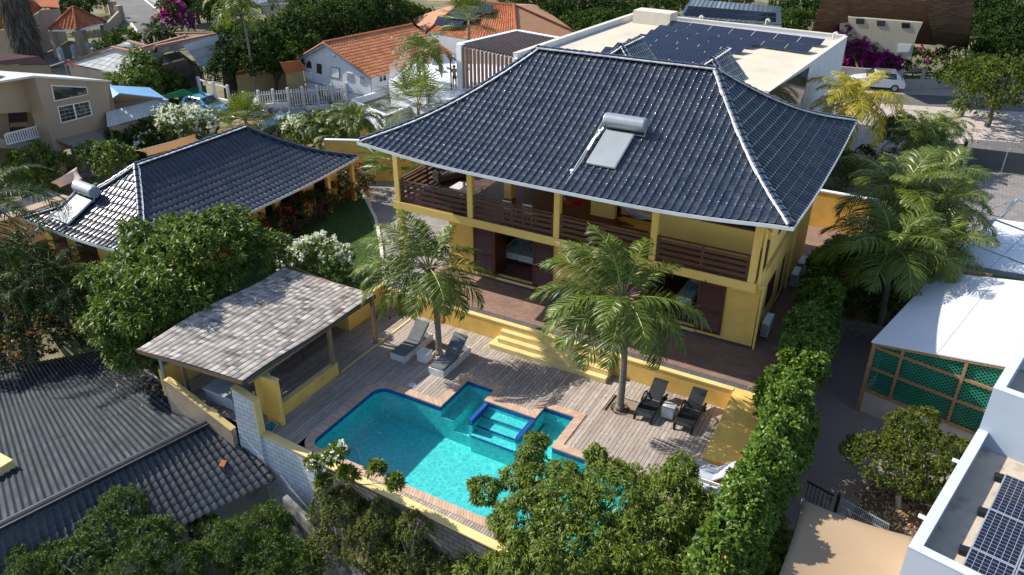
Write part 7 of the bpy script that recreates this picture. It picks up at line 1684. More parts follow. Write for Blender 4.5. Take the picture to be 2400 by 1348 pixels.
M['cream_cap'] = pm('cream_parapet', (.60, .55, .46), (.52, .47, .39), 2, .8)
m = MB(); wline(m, BR, BL, Z+.051, Z+.1, .34); wline(m, BL, FL, Z+.021, Z+.08, .38); wline(m, FR, BR, Z+.001, Z+.06, .3); m.build('parapet_cap', M['cream_cap'], mh)
m = MB(); p = at(1520, 40, 6.6); uu_ = (BR-BL).normalized(); vv_ = (FR-BR).normalized(); q0 = at(1483, 45, 6.6); m.prism([tuple((q0+uu_*a-vv_*b)[:2]) for a, b in ((0, 0), (3.2, 0), (3.2, 1.5), (0, 1.5))], 6.3, 7.3); m.build('roof_access_box', M['cream_cap'], mh)
rows = ((1575, 48, 1935, 92), (1547, 58, 1908, 108), (1525, 69, 1772, 96), (1500, 79, 1750, 108), (1473, 90, 1725, 120), (1447, 99, 1708, 130), (1418, 109, 1690, 138))
for i, (xa, ya, xb, yb) in enumerate(rows):
    a = at(xa, ya, 6.75); b = at(xb, yb, 6.75); u2 = (b-a).normalized(); Lr = (b-a).length; n_ = max(1, int(round(Lr/1.75))); w2 = Lr/n_; vd = V(u2.y, -u2.x, 0)
    if vd.dot(V(0, -1, 0)) < 0: vd = -vd
    for k in range(n_):
        if i > 1 and k >= n_: continue
        p = a+u2*(w2*k+.03); panel_quad(mh, [p+vd*1.0-V(0, 0, .28), p+vd*1.0+u2*(w2-.06)-V(0, 0, .28), p+u2*(w2-.06), p], M['solar_far'])
m = MB()
for px, py in ((1640, 50), (1953, 90), (1795, 58)): p = at(px, py, 6.5); m.tube([p, p+V(0, 0, .35), p+V(.15, -.1, .45), p+V(.3, -.15, .3)], .09, 7)
m.build('roof_vent', M['cream_cap'], mh)
# pergola block
pg = thing('white_framed_pergola', 'white framed pergola with brown louvre slats on the modern house terrace', 'pergola', at(1150, 180, 3))
ZP = 6.3; a = at(1074, 102, ZP); b = at(1212, 70, ZP); c_ = at(1400, 104, ZP); d = a+(c_-b); m = MB()
wline(m, a, b, ZP-.5, ZP, .4); wline(m, b, c_, ZP-.5, ZP-.003, .4); wline(m, a, a+(d-a).normalized()*.5, 2.5, ZP-.006, .45); m.build('frame', M['white_house'], pg)
m = MB(); n_ = 26; u3 = (d-a).normalized(); L3 = (d-a).length
for k in range(n_): p = a.lerp(d, (k+.8)/(n_+.5)); q = b.lerp(c_, (k+.8)/(n_+.5)); m.bar(V(p.x, p.y, ZP-.1), V(q.x, q.y, ZP-.1), .05, .18)
m.build('roof_slat', pm('dark_brown_slat', (.14, .10, .09), (.10, .07, .065), 2, .6), pg)
m = MB(); n_ = 16
for k in range(n_): p = a.lerp(d, .06+.80*k/n_); m.box(p.x-.05, p.x+.05, p.y-.12, p.y+.12, 3.2, ZP-.2)
m.build('vertical_slat', pm('warm_brown_slat', (.26, .15, .09), (.18, .10, .06), 2, .6), pg)
# terrace with low white roof in front
tr_ = thing('white_terrace_block', 'white terrace block with glass balustrade and low gravel roof in front', 'building', at(930, 240, 0))
zt = 3.0; t0 = at(913, 192, zt); t1 = at(1075, 240, zt); t2 = at(1330, 200, zt); t3 = at(960, 150, zt); m = MB(); q = [t0, t1, at(1200, 250, zt), t2, at(1180, 150, zt), t3]; m.prism([tuple(p[:2]) for p in q], 0, zt); m.build('terrace_floor', M['white_house'], tr_)
m = MB(); wline(m, t0, at(1000, 222, zt), zt-.9, zt+.25, .15); m.build('terrace_upstand', M['white_house'], tr_)
g0, g1p, g2p, g3 = at(825, 234, 1.6), at(912, 207, 1.6), at(1000, 232, 1.6), at(905, 270, 1.6)
m = MB(); m.prism([tuple(p[:2]) for p in (g0, g1p, g2p, g3)], 0, 1.15); m.build('gravel_roof', pm('grey_roof_gravel', (.17, .17, .16), (.11, .11, .105), 12, .95, .6, 50), tr_)
m = MB()
for p, q_ in ((g0, g1p), (g1p, g2p), (g3, g0), (g2p, g3)): wline(m, p, q_, 0, 1.62, .22)
m.build('low_parapet', M['white_house'], tr_)
gm_, gn, gp_ = newmat('clear_glass'); gp_.inputs['Base Color'].default_value = (.8, .9, .9, 1); gp_.inputs['Alpha'].default_value = .18; gp_.inputs['Roughness'].default_value = .05
gb = thing('glass_balustrade', 'clear glass balustrade along the terrace edge', 'balustrade', t0); ga = at(915, 192, zt); gb1 = at(1000, 172, zt); m = MB(); m.add([V(ga.x, ga.y, zt+.2), V(t1.x-1.2, t1.y, zt+.2), V(t1.x-1.2, t1.y, zt+1.15), V(ga.x, ga.y, zt+1.15)], [(0, 1, 2, 3)]); m.add([V(ga.x, ga.y, zt+.2), V(t3.x, t3.y, zt+.2), V(t3.x, t3.y, zt+1.15), V(ga.x, ga.y, zt+1.15)], [(0, 1, 2, 3)]); m.build('glass_pane', gm_, gb)
m = MB(); m.bar(V(ga.x, ga.y, zt+1.17), V(t1.x-1.2, t1.y, zt+1.17), .04, .04); m.bar(V(ga.x, ga.y, zt+1.17), V(t3.x, t3.y, zt+1.17), .04, .04); m.build('top_rail', M['galv'], gb)
for i, (px, py) in enumerate(((1022, 150), (1048, 146), (1075, 143))):
    p = at(px, py+14, zt); t = thing('terrace_chair', ('white reclining chair on the far terrace, leftmost', 'white reclining chair on the far terrace, middle one', 'white reclining chair on the far terrace, nearest the pergola')[i], 'chair', p, 'white reclining chairs on the far terrace')
    m = MB(); m.bar(p+V(0, 0, .35), p+V(.9, -.5, .3), .6, .06); m.build('seat', M['whitewood'], t); m = MB(); m.bar(p+V(0, 0, .35), p+V(-.45, .3, .95), .6, .06); m.build('backrest', M['whitewood'], t)
    m = MB(); m.box(p.x+.1, p.x+.2, p.y-.3, p.y+.1, zt, zt+.3); m.build('leg', M['whitewood'], t)
p = at(1058, 210, zt); sp = thing('outdoor_shower', 'black curved outdoor shower pole beside the standing person', 'shower', p); m = MB(); m.tube([p, p+V(0, 0, 2.1), p+V(.08, .04, 2.28), p+V(.25, .1, 2.3), p+V(.32, .12, 2.2)], .05, 8); m.build('pole', M['black'], sp, smooth=True); m = MB(); m.tube([p+V(.32, .12, 2.2), p+V(.32, .12, 2.14)], [.05, .12], 12); m.build('shower_head', M['black'], sp)
# person
def skin_body(name, joints, edges, radii, mat, parent=None, sub=1):
    me = bpy.data.meshes.new(name); me.from_pydata(joints, edges, []); o = bpy.data.objects.new(name, me); C.objects.link(o); o.modifiers.new('skin', 'SKIN'); 
    if not me.skin_vertices: 
        bm = bmesh.new(); bm.from_mesh(me); bm.verts.layers.skin.verify(); bm.to_mesh(me); bm.free()
    for i, r_ in enumerate(radii): me.skin_vertices[0].data[i].radius = (r_, r_)
    me.skin_vertices[0].data[0].use_root = True; md = o.modifiers.new('sub', 'SUBSURF'); md.levels = sub; md.render_levels = sub; me.materials.append(mat); o.parent = parent; return o
M['skin'] = pm('tan_skin', (.36, .19, .12), (.32, .17, .105), 4, .55)
pp = at(1066, 209, zt); J = [(0, 0, .93), (0, 0, 1.12), (0, -.01, 1.34), (0, 0, 1.46), (0, .02, 1.56), (0, .02, 1.68), (.17, 0, 1.40), (.24, .02, 1.14), (.2, .16, .93), (-.17, 0, 1.40), (-.25, .02, 1.13), (-.23, .1, .88), (.09, 0, .86), (.11, .02, .48), (.10, -.02, .09), (.11, .14, .03), (-.09, 0, .86), (-.10, .03, .48), (-.11, 0, .09), (-.12, .16, .03)]
E_ = [(0, 1), (1, 2), (2, 3), (3, 4), (4, 5), (2, 6), (6, 7), (7, 8), (2, 9), (9, 10), (10, 11), (0, 12), (12, 13), (13, 14), (14, 15), (0, 16), (16, 17), (17, 18), (18, 19)]; Rr = [.13, .115, .135, .055, .085, .085, .06, .042, .03, .06, .042, .03, .085, .058, .04, .035, .085, .058, .04, .035]
for hb_, sg in ((8, 1), (11, -1)):
    hx_, hy_, hz_ = J[hb_]
    for k in range(5):
        i0 = len(J); off = (k-2)*.02; th_b = k == 4; J += [(hx_+off*.6, hy_+.02+off, hz_-.09-(0 if th_b else .01)), (hx_+off*.8, hy_+.03+off*1.2, hz_-.13-(.0 if th_b else .02*(2-abs(k-1.5))))]; E_ += [(hb_, i0), (i0, i0+1)]; Rr += [.011, .008]
pn = thing('person', 'tanned bare shouldered person standing by the outdoor shower on the far terrace', 'person', pp); bo = skin_body('body', J, E_, Rr, M['skin'], pn, 1); pn.rotation_euler = (0, 0, R(35))
def rel(o, par): o.parent = par; return o
m = MB(); m.tube([(0, .015, 1.60), (0, -.005, 1.70), (0, .0, 1.765)], [.095, .1, .05], 10); hr = m.build('hair', pm('brown_hair', (.05, .03, .02), None, 4), None, smooth=True); hr.parent = pn
m = MB(); m.tube([(0, 0, .99), (0, 0, .90), (0, 0, .80)], [.135, .165, .15], 14); sk_ = m.build('swim_shorts', pm('dark_swimwear', (.05, .05, .06), None, 4), None, smooth=True); sk_.parent = pn
# blue metal roof
bm_ = thing('blue_metal_roof_house', 'house with ribbed blue grey metal roof and a row of solar panels', 'house', at(1720, 60, 0)); M['bluemetal'] = tilemat('blue_grey_metal', (.16, .21, .26), (.19, .24, .29), .4, 0)
a, b, c_, d = at(1592, 40, 4.0), at(1832, 58, 4.0), at(1830, 16, 5.6), at(1620, -2, 5.6); tiled_quad('metal_roof', a, b, c_, d, .5, 6, M['bluemetal'], bm_, 'trap', .05, .0, 5); m = MB(); m.add([a-V(0, 0, .1), b-V(0, 0, .1), V(b.x, b.y, 0), V(a.x, a.y, 0)], [(0, 1, 2, 3)]); m.build('wall', M['white_house'], bm_, flip=False)
for r_ in range(2):
    for k in range(10):
        s0 = .03+k*.092; s1 = s0+.088; t0_ = .05+r_*.27; t1_ = t0_+.25; F_q = lambda s, t_: a.lerp(b, s).lerp(d.lerp(c_, s), t_)+V(0, 0, .12); panel_quad(bm_, [F_q(s0, t0_), F_q(s1, t0_), F_q(s1, t1_), F_q(s0, t1_)], M['solar_far'])
# brown roof house
br = thing('brown_shingle_house', 'cream house with steep brown shingle roof and three small windows', 'house', at(2100, 110, 0)); M['brownshingle'] = tilemat('brown_shingle', (.13, .085, .06), (.21, .145, .105), .9, 0)
zb = 5.2; a = at(1970, 36, zb); b = at(2165, 52, zb); tiled_quad('roof_slope', a, b, at(2185, 2, 8.2), at(1985, -12, 8.2), .5, .4, M['brownshingle'], br, 'flat', .01, .03, 5)
tiled_quad('roof_slope', at(1900, 84, 2.5), at(1990, 84, 2.5), at(1985, -10, 8.0), at(1928, -10, 8.0), .5, .4, M['brownshingle'], br, 'flat', .01, .03, 6); tiled_quad('roof_slope', at(2190, 104, 2.5), at(2268, 112, 2.5), at(2285, -5, 8.0), at(2165, 0, 8.0), .5, .4, M['brownshingle'], br, 'flat', .01, .03, 7)
m = MB(); m.slab([at(2140, 100, 2.5), at(2196, 104, 2.5), at(2176, 24, 6.4)], .1); m.build('gable_roof', M['brownshingle'], br)
wa = at(1975, 40, zb-.2); wb = at(2150, 54, zb-.2); f = vp(wa, wb); m = MB(); wallpoly(m, f, [(1968, 38), (2160, 53), (2142, 104), (2135, 140), (1968, 130)], .2); m.build('wall', pm('cream_ribbed_wall', (.50, .47, .38), (.42, .39, .31), 2, .8, .2, 20, vec=(6, 6, .3)), br)
for x0, y0 in ((2006, 43), (2055, 48), (2113, 53)): win(br, f, x0, y0, x0+20, y0+13, 1, M['brownshingle'], M['glass'])
m = MB(); onwall(m, f, [(2105, 103), (2137, 104), (2130, 122), (2103, 122)], .04); m.build('garage_door', M['white'], br)
# boundary wall and white car, bougainvillea
lw_ = thing('grey_street_wall', 'pale grey street wall with dark openings behind the white car', 'wall', at(2200, 190, 0)); m = MB()
a = at(1960, 195, 0); b = at(2105, 207, 0); c_ = at(2250, 206, 0); wline(m, a, b, 0, 1.5, .25); wline(m, b, c_, 0, .8, .25); 
for s in (0, .35, .75, 1): p = b.lerp(c_, s); m.box(p.x-.15, p.x+.15, p.y-.15, p.y+.15, 0, 1.6)
m.build('wall', pm('pale_wall', (.36, .34, .31), (.28, .26, .24), 1, .9), lw_)
m = MB(); wline(m, b, c_, 1.0, 1.1, .08); wline(m, b, c_, 1.3, 1.4, .08); m.build('rail', M['black'], lw_)
def bush(name, label, cat, base, lobes, leaf, sp, n, L, W, seed, fl=None, fsp=.5, fz=.0, fs=.12, group=None, r0=.06, layers=((1., 1.), (.8, .5)), droop=.3, flob=None):
    t = thing(name, label, cat, base, group); crown('crown', lobes, leaf, t, sp, n, L, W, seed, droop, 1.0, layers, .2, -.6)
    if fl: flowers('blossom', flob or lobes, fl, t, fsp, 5, fs, fs, seed+1, fz, .12)
    branches('stems', base, [Vector(c) for c, r in lobes][:6], M['bark'], t, r0, seed); return t
lb = LBY(82, (1992, 170, (1.3, 1., 1.3)), (2025, 120, (1.1, 1., 1.1)), (1990, 130, (1.5, 1.2, 1.6)), (2020, 145, (1.5, 1.3, 1.2)), (2060, 150, (1.4, 1.2, 1.1)), (1985, 100, (1.0, 1.0, 1.3)), (2085, 140, (1., 1., 1.)))
bush('bougainvillea', 'big magenta bougainvillea beside the white parked car', 'shrub', at(2020, 195, 0), lb, M['far_mid'], .5, 7, .25, .14, 201, M['pink_fl'], .34, -.5, .22)
lb = LBY(84, (2110, 140, (1.6, 1.4, 1.2)), (2150, 145, (1.8, 1.4, 1.2)), (2200, 150, (1.8, 1.4, 1.2)), (2250, 140, (1.8, 1.4, 1.4))); bush('hibiscus_row', 'dark green shrub row with a few pink flowers above the street wall', 'shrub', at(2180, 190, 0), lb, M['far_mid'], .5, 7, .28, .14, 203, M['pink_fl'], 1.7, -.3, .2)
for i, (px, py, s_) in enumerate(((2055, 85, 1.3), (2075, 105, 1.2), (2005, 55, 1.0), (1980, 65, .9))):
    c = ty(px, py, 86); fan_palm('yucca', ('spiky yucca above the bougainvillea, tallest', 'spiky yucca above the bougainvillea, right one', 'spiky yucca before the cream wall, upper left', 'spiky yucca at the roof corner of the cream house')[i], (c.x, c.y, 0), c, 26, s_, M['far_light'], 210+i, 'spiky yuccas before the cream house', .08, .3, (85, -30), 12, .09)
def car(x, y, z, rz, label, paint, L=4.4, W=1.8, H=1.6, suv=True):
    t = thing('parked_car', label, 'car', (0, 0, 0)); w = W/2
    prof = [(-L/2, .35), (-L/2, .75), (-L/2+.15, 1.0), (-L/2+.35, 1.05), (-L/2+.62, 1.5), (-L/2+.9, H), (.3, H), (.95, 1.12), (L/2-.55, .98), (L/2-.05, .78), (L/2, .5), (L/2, .3)]
    def tw(x_, z_): return w*(1-.22*max(0, (z_-1.0)/.6))
    m = MB(); n = len(prof); vs = [(a, -tw(a, b), b) for a, b in prof]+[(a, tw(a, b), b) for a, b in prof]; fs = [list(range(n))[::-1], list(range(n, 2*n))]+[[i, (i+1) % n, n+(i+1) % n, n+i] for i in range(n)]; m.add(vs, fs); m.build('body', paint, t, .06)
    g = MB()
    for sy in (-1, 1):
        for (xa, xb) in ((-L/2+.72, -.55), (-.48, .38)):
            q = [(xa+.05, 1.08), (xb+(.25 if xb > 0 else 0), 1.08), (xb-(.12 if xb > 0 else 0), H-.1), (xa+.18, H-.1)]; g.add([(a, sy*(tw(a, b)+.008), b) for a, b in q], [(0, 1, 2, 3)])
    g.build('side_window', M['glass'], t, flip=False)
    g = MB(); g.add([(.36, -w*.78, H-.03), (.36, w*.78, H-.03), (.93, w*.9, 1.15), (.93, -w*.9, 1.15)], [(0, 1, 2, 3)]); o = g.build('windscreen', M['glass'], t, flip=False); o.location += V(.02, 0, .02)
    g = MB(); g.add([(-L/2+.40, -w*.85, 1.1), (-L/2+.40, w*.85, 1.1), (-L/2+.8, w*.76, H-.07), (-L/2+.8, -w*.76, H-.07)], [(0, 1, 2, 3)]); o = g.build('rear_window', M['glass'], t, flip=False); o.location += V(-.03, 0, .02)
    for xx in (-L/2+.8, L/2-.85):
        for sy in (-1, 1):
            g = MB(); g.tube([(xx, sy*(w-.17), .33), (xx, sy*(w+.01), .33)], .33, 18); wh = g.build('wheel', M['black'], t, smooth=False); g = MB(); g.tube([(xx, sy*(w+.0), .33), (xx, sy*(w+.025), .33)], .2, 12); r_ = g.build('rim', M['steel'], t); r_.parent = wh
    for sy in (-1, 1):
        g = MB(); g.box(-L/2-.01, -L/2+.06, sy*w*.62-.16, sy*w*.62+.16, .78, .92); g.build('tail_light', M['red_lamp'], t); g = MB(); g.box(L/2-.2, L/2-.02, sy*w*.66-.2, sy*w*.66+.2, .68, .8); g.build('headlight', M['white'], t); g = MB(); g.box(.72, .9, sy*(w+.1)-.09, sy*(w+.1)+.09, 1.08, 1.2); g.build('mirror', paint, t)
    t.location = (x, y, z); t.rotation_euler = (0, 0, rz); return t
M['red_lamp'] = pm('red_lamp_plastic', (.3, .01, .01), None, 3, .2)
def paint(n_, c_): return pm(n_, c_, tuple(x*.92 for x in c_), 1, .25, coat=.8, spec=.5)
p = at(2050, 207, 0); d_ = at(2090, 210, 0)-at(2000, 203, 0); car(p.x, p.y, 0, math.atan2(d_.y, d_.x)+math.pi, 'white sport utility car parked before the bougainvillea', paint('white_car_paint', (.70, .72, .76)), 4.6, 1.9, 1.65)
p = at(486, 270, 0); d_ = at(527, 276, 0)-at(450, 262, 0); car(p.x, p.y, 0, math.atan2(d_.y, d_.x), 'light blue hatchback parked at the end of the picket fence', paint('light_blue_paint', (.10, .32, .48)), 4.2, 1.75, 1.55)
p = at(680, 312, 0); d_ = at(725, 305, 0)-at(640, 318, 0); car(p.x, p.y, 0, math.atan2(d_.y, d_.x)+math.pi, 'dark blue car half hidden behind the guest house ridge', paint('dark_blue_paint', (.010, .032, .065)), 4.3, 1.8, 1.55)
p = at(18, 122, 0); car(p.x, p.y, 0, R(20), 'white car parked behind the white fence at the left edge', paint('white_car_paint_b', (.6, .62, .65)), 4.4, 1.8, 1.5)
# gate, driveway
gt = thing('sliding_gate', 'wide grey slatted metal gate across the paved driveway', 'gate', at(2262, 400, 0)); a = at(2262, 396, 0); b = at(2460, 420, 0); Hh = zover(a, 345); m = MB(); 
for i in range(11): z = .14+(Hh-.25)*i/10; m.bar(V(a.x, a.y, z), V(b.x, b.y, z), .04, .15)
m.build('slat', pm('dark_gate_slat', (.09, .10, .11), (.07, .075, .08), 2, .4), gt); m = MB()
for s in (0, .43, .86): p = a.lerp(b, s); m.bar(V(p.x, p.y, .02), V(p.x, p.y, Hh), .08, .08)
m.build('frame', M['galv'], gt); m = MB(); m.box(a.x-.45, a.x-.25, a.y-.1, a.y+.1, 0, Hh+.35); m.build('post', M['black'], gt)
# yellow palm and shrubs
c = at(2005, 235, 4.6); palm('yellow_coconut_palm', 'bright yellow leaved coconut palm behind the right roof corner of the villa', (c.x, c.y, 0), c, 24, 4.0, M['palm_leaf_yellow'], 230, None, .95, .07, 44, (-.25, .1), .16, (78, -30), 1.7, droop=.8)
for i, (px, py, zc, L_) in enumerate(((2165, 305, 2.6, 2.6), (2190, 330, 2.0, 2.4), (2215, 300, 2.0, 2.2), (2140, 330, 1.8, 2.2))): c = at(px, py, zc); palm('areca_palm', ('areca palm beside the white sand bed, tallest', 'areca palm beside the white sand bed, front one', 'areca palm nearest the metal gate', 'areca palm beside the white sand bed, left one')[i], (c.x, c.y, 0), c, 20, L_, M['palm_leaf'], 233+i, 'areca palms by the sand bed', .55, .05, 32, (-.15, .05), .07, (85, -10), 1.8, boots=False)
lb = LB((1960, 390, 1.2, (1.2, 1.1, .9)), (2010, 395, 1.2, (1.3, 1.1, .8)), (2060, 400, 1.1, (1.3, 1.1, .8)), (2100, 380, 1.1, (1.1, 1., .8)), (1950, 420, 1.0, (1., .9, .8)), (2030, 425, .9, (1.3, 1., .8)))
bush('oleander_shrub', 'loose pink flowering oleander behind the right yellow wall', 'shrub', at(2010, 410, 0), lb, M['far_mid'], .25, 8, .2, .035, 240, M['pink_fl'], .95, .1, .1, droop=.0)
lb = LB((2090, 310, 1.4, .8), (2110, 290, 1.7, .7), (2070, 295, 1.5, .6)); bush('plumeria_bush', 'round leafy plumeria on the white sand bed beside the yellow palm', 'shrub', at(2090, 330, 0), lb, M['olive'], .26, 8, .26, .08, 243)
for i, (px, py) in enumerate(((1968, 312), (2025, 360))):
    lb = LB((px, py, .5, .55)); bush('low_shrub', ('low round shrub below the yellow palm', 'low green shrub at the edge of the white sand bed')[i], 'shrub', at(px, py, 0), lb, M['far_mid'], .2, 7, .14, .08, 247+i)
# ---- trees: (label, lobes px, z, leaf)
def big(name, label, px, py, z, r, leaf, seed, n=6, sp=.55, L=.38, W=.17, group=None, base_py=None, spread=1.0, elong=1.0):
    rr_ = random.Random(seed); c = at(px, py, z); lobes = []
    for i in range(n):
        a = i*2.4; q = r*(.15+.75*math.sqrt(i/n)); lobes.append(((c.x+math.cos(a)*q*elong, c.y+math.sin(a)*q, z-r*.25*(i/n)*2+rr_.uniform(-.2, .25)*r), (r*rr_.uniform(.45, .62), r*rr_.uniform(.45, .62), r*rr_.uniform(.36, .5))))
    t = thing(name, label, 'tree', (c.x, c.y, 0), group); crown('crown', lobes, leaf, t, sp, 7, L, W, seed, .3, 1.05, ((1.03, 1.), (.84, .5)), .25, -.5); branches('trunk', (c.x, c.y, -.2), [Vector(l[0]) for l in lobes], M['bark'], t, .2, seed); return t
G1 = 'trees in the green belt behind the houses'
spec = [('dark tree right of the road at the top left', 500, 5, 4, 2.8, 'far_dark'), ('dark tree behind the grey roofed house', 560, 65, 4, 2.8, 'far_mid'), ('dense dark tree before the pale roofed house at the top', 600, 120, 4.5, 4.2, 'far_dark'), ('broad tree above the bougainvillea, left of the white house', 650, 100, 5, 4.4, 'far_mid'), ('tall dark tree left of the orange gable', 690, 60, 6, 4.8, 'far_dark'), ('dark tree above the orange gable peak', 740, 40, 6, 4.6, 'far_mid'), ('dark tree behind the orange roof, left one', 800, 40, 6, 4.6, 'far_dark'), ('dark tree behind the middle of the orange roof', 860, 25, 6, 4.8, 'far_dark'), ('light green tree behind the orange roof', 930, 15, 5, 4.2, 'far_light'), ('light tree left of the orange hip roof', 965, 30, 4, 3.2, 'far_light'),
 ('tree touching the top edge above the pale roofed house', 560, -20, 5, 4.5, 'far_dark'), ('tree at the top edge above the dark tree', 455, -15, 4, 3.4, 'far_dark'), ('tree at the top edge left of the middle', 760, -10, 6, 4.8, 'far_mid'), ('dark tree right of the orange hip roof', 1300, 20, 4, 4.0, 'far_dark'), ('dark tree at the top edge above the orange hip', 1240, -15, 5, 4.0, 'far_mid'), ('olive tree behind the pergola', 1390, 40, 4, 3.8, 'far_mid'), ('dark tree before the blue metal roof, left', 1450, 25, 4, 3.8, 'far_dark'), ('green tree beside the blue metal roof', 1530, 10, 4.5, 4.0, 'far_mid'), ('tree at the top edge above the flat roof', 1380, -10, 5, 4.5, 'far_dark'), ('small tree right of the blue metal roof', 1860, 40, 4, 3.0, 'far_mid'), ('dark tree at the top edge near the brown roof', 1880, 5, 5, 3.8, 'far_dark'), ('pale dry tree at the top edge above the blue roof', 1700, -20, 4, 4.2, 'far_light'), ('tree at the top edge left of the blue metal roof', 1570, -25, 4, 4.2, 'far_mid'),
 ('tall dark tree in the top right corner', 2330, 30, 6, 5.0, 'far_dark'), ('dark tree at the right edge below the corner tree', 2380, 110, 4, 3.6, 'far_dark'), ('dark tree behind the brown roof, right side', 2290, 10, 6, 4.2, 'far_dark'), ('dark tree at the right edge above the driveway', 2400, 60, 6, 4.4, 'far_dark'), ('dark tree at the top left beside the road', 440, -10, 4, 3.6, 'far_dark'), ('dark garden tree between the orange roofs at the top left', 160, 20, 3, 2.8, 'far_dark'), ('dark tree at the top edge above the gazebo', 200, -10, 3, 2.8, 'far_mid')]
for i, (lb_, px, py, z, r_, lf) in enumerate(spec): big('broadleaf_tree', lb_, px, py+5, z*.8, r_*.72, M[lf], 300+i, 8, .36, .26, .12, G1)
big('spreading_tree', 'wide spreading tree on the pale verge at the right edge, in front of the road', 2345, 185, 3.6, 2.9, M['far_light'], 350, 9, .42, .26, .1, None)
big('spreading_tree', 'feathery tree hanging over the street wall, left of the verge tree', 2280, 165, 3.6, 1.9, M['far_mid'], 351, 7, .42, .26, .1, None)
big('garden_tree', 'round green tree in front of the grey tiled roof', 322, 175, 3.0, 2.6, M['mango'], 352, 7, .36, .28, .12)
big('garden_tree', 'small green tree between the round tree and the green shade net', 385, 200, 1.8, 1.5, M['far_mid'], 353, 5, .36, .24, .12)
big('garden_tree', 'green weeping tree in front of the orange roof annex', 640, 140, 3.0, 1.6, M['far_light'], 354, 6, .4, .28, .1)
big('garden_tree', 'dark shrub tree right of the grey roofed house', 572, 160, 2.0, 1.3, M['far_mid'], 355, 6, .4, .26, .12)
big('garden_tree', 'dark tree beside the gazebo, in front of the road bend', 290, 95, 2.0, 2.4, M['far_mid'], 356, 6, .42, .26, .12)
big('garden_tree', 'small green tree in front of the tan house awning', 240, 355, 2.4, 1.5, M['mango'], 357, 6, .28, .22, .1)
big('garden_tree', 'dark green bush under the tan house balcony', 85, 380, 1.8, 1.9, M['mango'], 358, 6, .32, .22, .1)
big('garden_tree', 'dark shrub between the tan house and the flowering shrub', 300, 330, 1.0, 1.6, M['far_mid'], 359, 6, .3, .2, .1)
big('garden_tree', 'dark green shrub behind the pink shade sail', 345, 315, 1.2, 1.6, M['far_mid'], 360, 6, .3, .2, .1)
lb = LB((430, 290, 1.9, (1.7, 1.6, 1.0)), (395, 285, 1.7, (1.3, 1.2, .9)), (465, 300, 1.6, (1.3, 1.2, .9)), (440, 315, 1.1, (1.4, 1.2, .9))); bush('white_flowering_shrub', 'wide shrub full of white flowers beside the corrugated lean-to', 'shrub', at(430, 330, 0), lb, M['mango'], .28, 8, .18, .09, 370, M['white_fl'], .38, .1, .14)
lb = LB((700, 305, 1.7, (.9, .9, .8)), (730, 315, 1.7, (1., .9, .8)), (680, 300, 1.5, (.8, .8, .7)), (755, 325, 1.5, (.7, .7, .6))); bush('white_flowering_shrub', 'white flowering shrub rising behind the guest house ridge', 'shrub', at(715, 345, 0), lb, M['mango'], .25, 8, .18, .09, 372, M['white_fl'], .4, .1, .12)
lb = LB((345, 338, .9, (.9, .9, .7))); bush('white_flowering_shrub', 'small white flowering shrub left of the pink shade sail', 'shrub', at(345, 345, 0), lb, M['far_mid'], .25, 8, .18, .09, 373, M['white_fl'], .5, .1, .12)
lb = LBY(50.5, (635, 188, (1.2, 1.1, .9)), (655, 200, (1.0, 1., .8)), (615, 200, (1.0, 1., .8))); bush('bougainvillea', 'magenta bougainvillea behind the picket fence', 'shrub', at(640, 225, 0), lb, M['far_mid'], .35, 7, .22, .1, 375, M['pink_fl'], .7, .2, .18)
lb = LBY(49, (572, 208, (1.0, 1., .8)), (598, 215, (1.0, 1., .8)), (590, 198, (.9, .9, .8))); bush('orange_flowering_shrub', 'orange flowering shrub left of the magenta one behind the fence', 'shrub', at(590, 230, 0), lb, M['far_mid'], .35, 7, .22, .1, 377, M['orange_fl'], .55, .1, .16)
lb = LB((398, 55, 2.0, (1.4, 1.4, 1.1)), (408, 32, 3.0, (1.1, 1.1, 1.2)), (425, 55, 2.0, 1.2)); bush('bougainvillea', 'magenta bougainvillea beside the road at the top left', 'shrub', at(410, 75, 0), lb, M['far_mid'], .5, 7, .3, .14, 379, M['pink_fl'], .6, .0, .28)
lb = LB((460, 335, .6, .8), (440, 325, .8, .8), (480, 318, .8, .7)); bush('dry_twig_bush', 'dry grey twiggy bush beside the white flowering shrub', 'shrub', at(465, 335, 0), lb, leafmat('dry_grey_leaf', (.12, .11, .09), (.3, .28, .24), .8, .1), .3, 7, .2, .02, 381)
lb = LB((520, 262, 1.2, .9), (515, 275, .8, .8)); bush('dry_twig_bush', 'olive twiggy bush in front of the light blue car', 'shrub', at(520, 282, 0), lb, M['vine'], .3, 7, .2, .03, 382)
# dry shrubs strip before fence
hedge('dry_shrub_strip', 'strip of dry reddish brown shrubs along the foot of the picket fence', (*at(620, 268, 0)[:2], 0), (*at(812, 246, 0)[:2], 0), 1.3, .7, 0, leafmat('dry_brown_leaf', (.12, .07, .035), (.28, .19, .09), .8, .15), 390, .3, 7, .18, .04, 1.2, None, 'shrub', stems=False)
def field_pts(rs, n):
    q = [at(*p_, 0) for p_ in ((560, 300), (860, 250), (900, 320), (640, 345))]; s = rs.rand(n)[:, None]; t_ = rs.rand(n)[:, None]; a, b, c_, d = (np.array(v) for v in q); return (a*(1-s)+b*s)*(1-t_)+(d*(1-s)+c_*s)*t_
grass('dry_grass', field_pts, 26000, .35, .05, M['dryblade'], 15, 0)
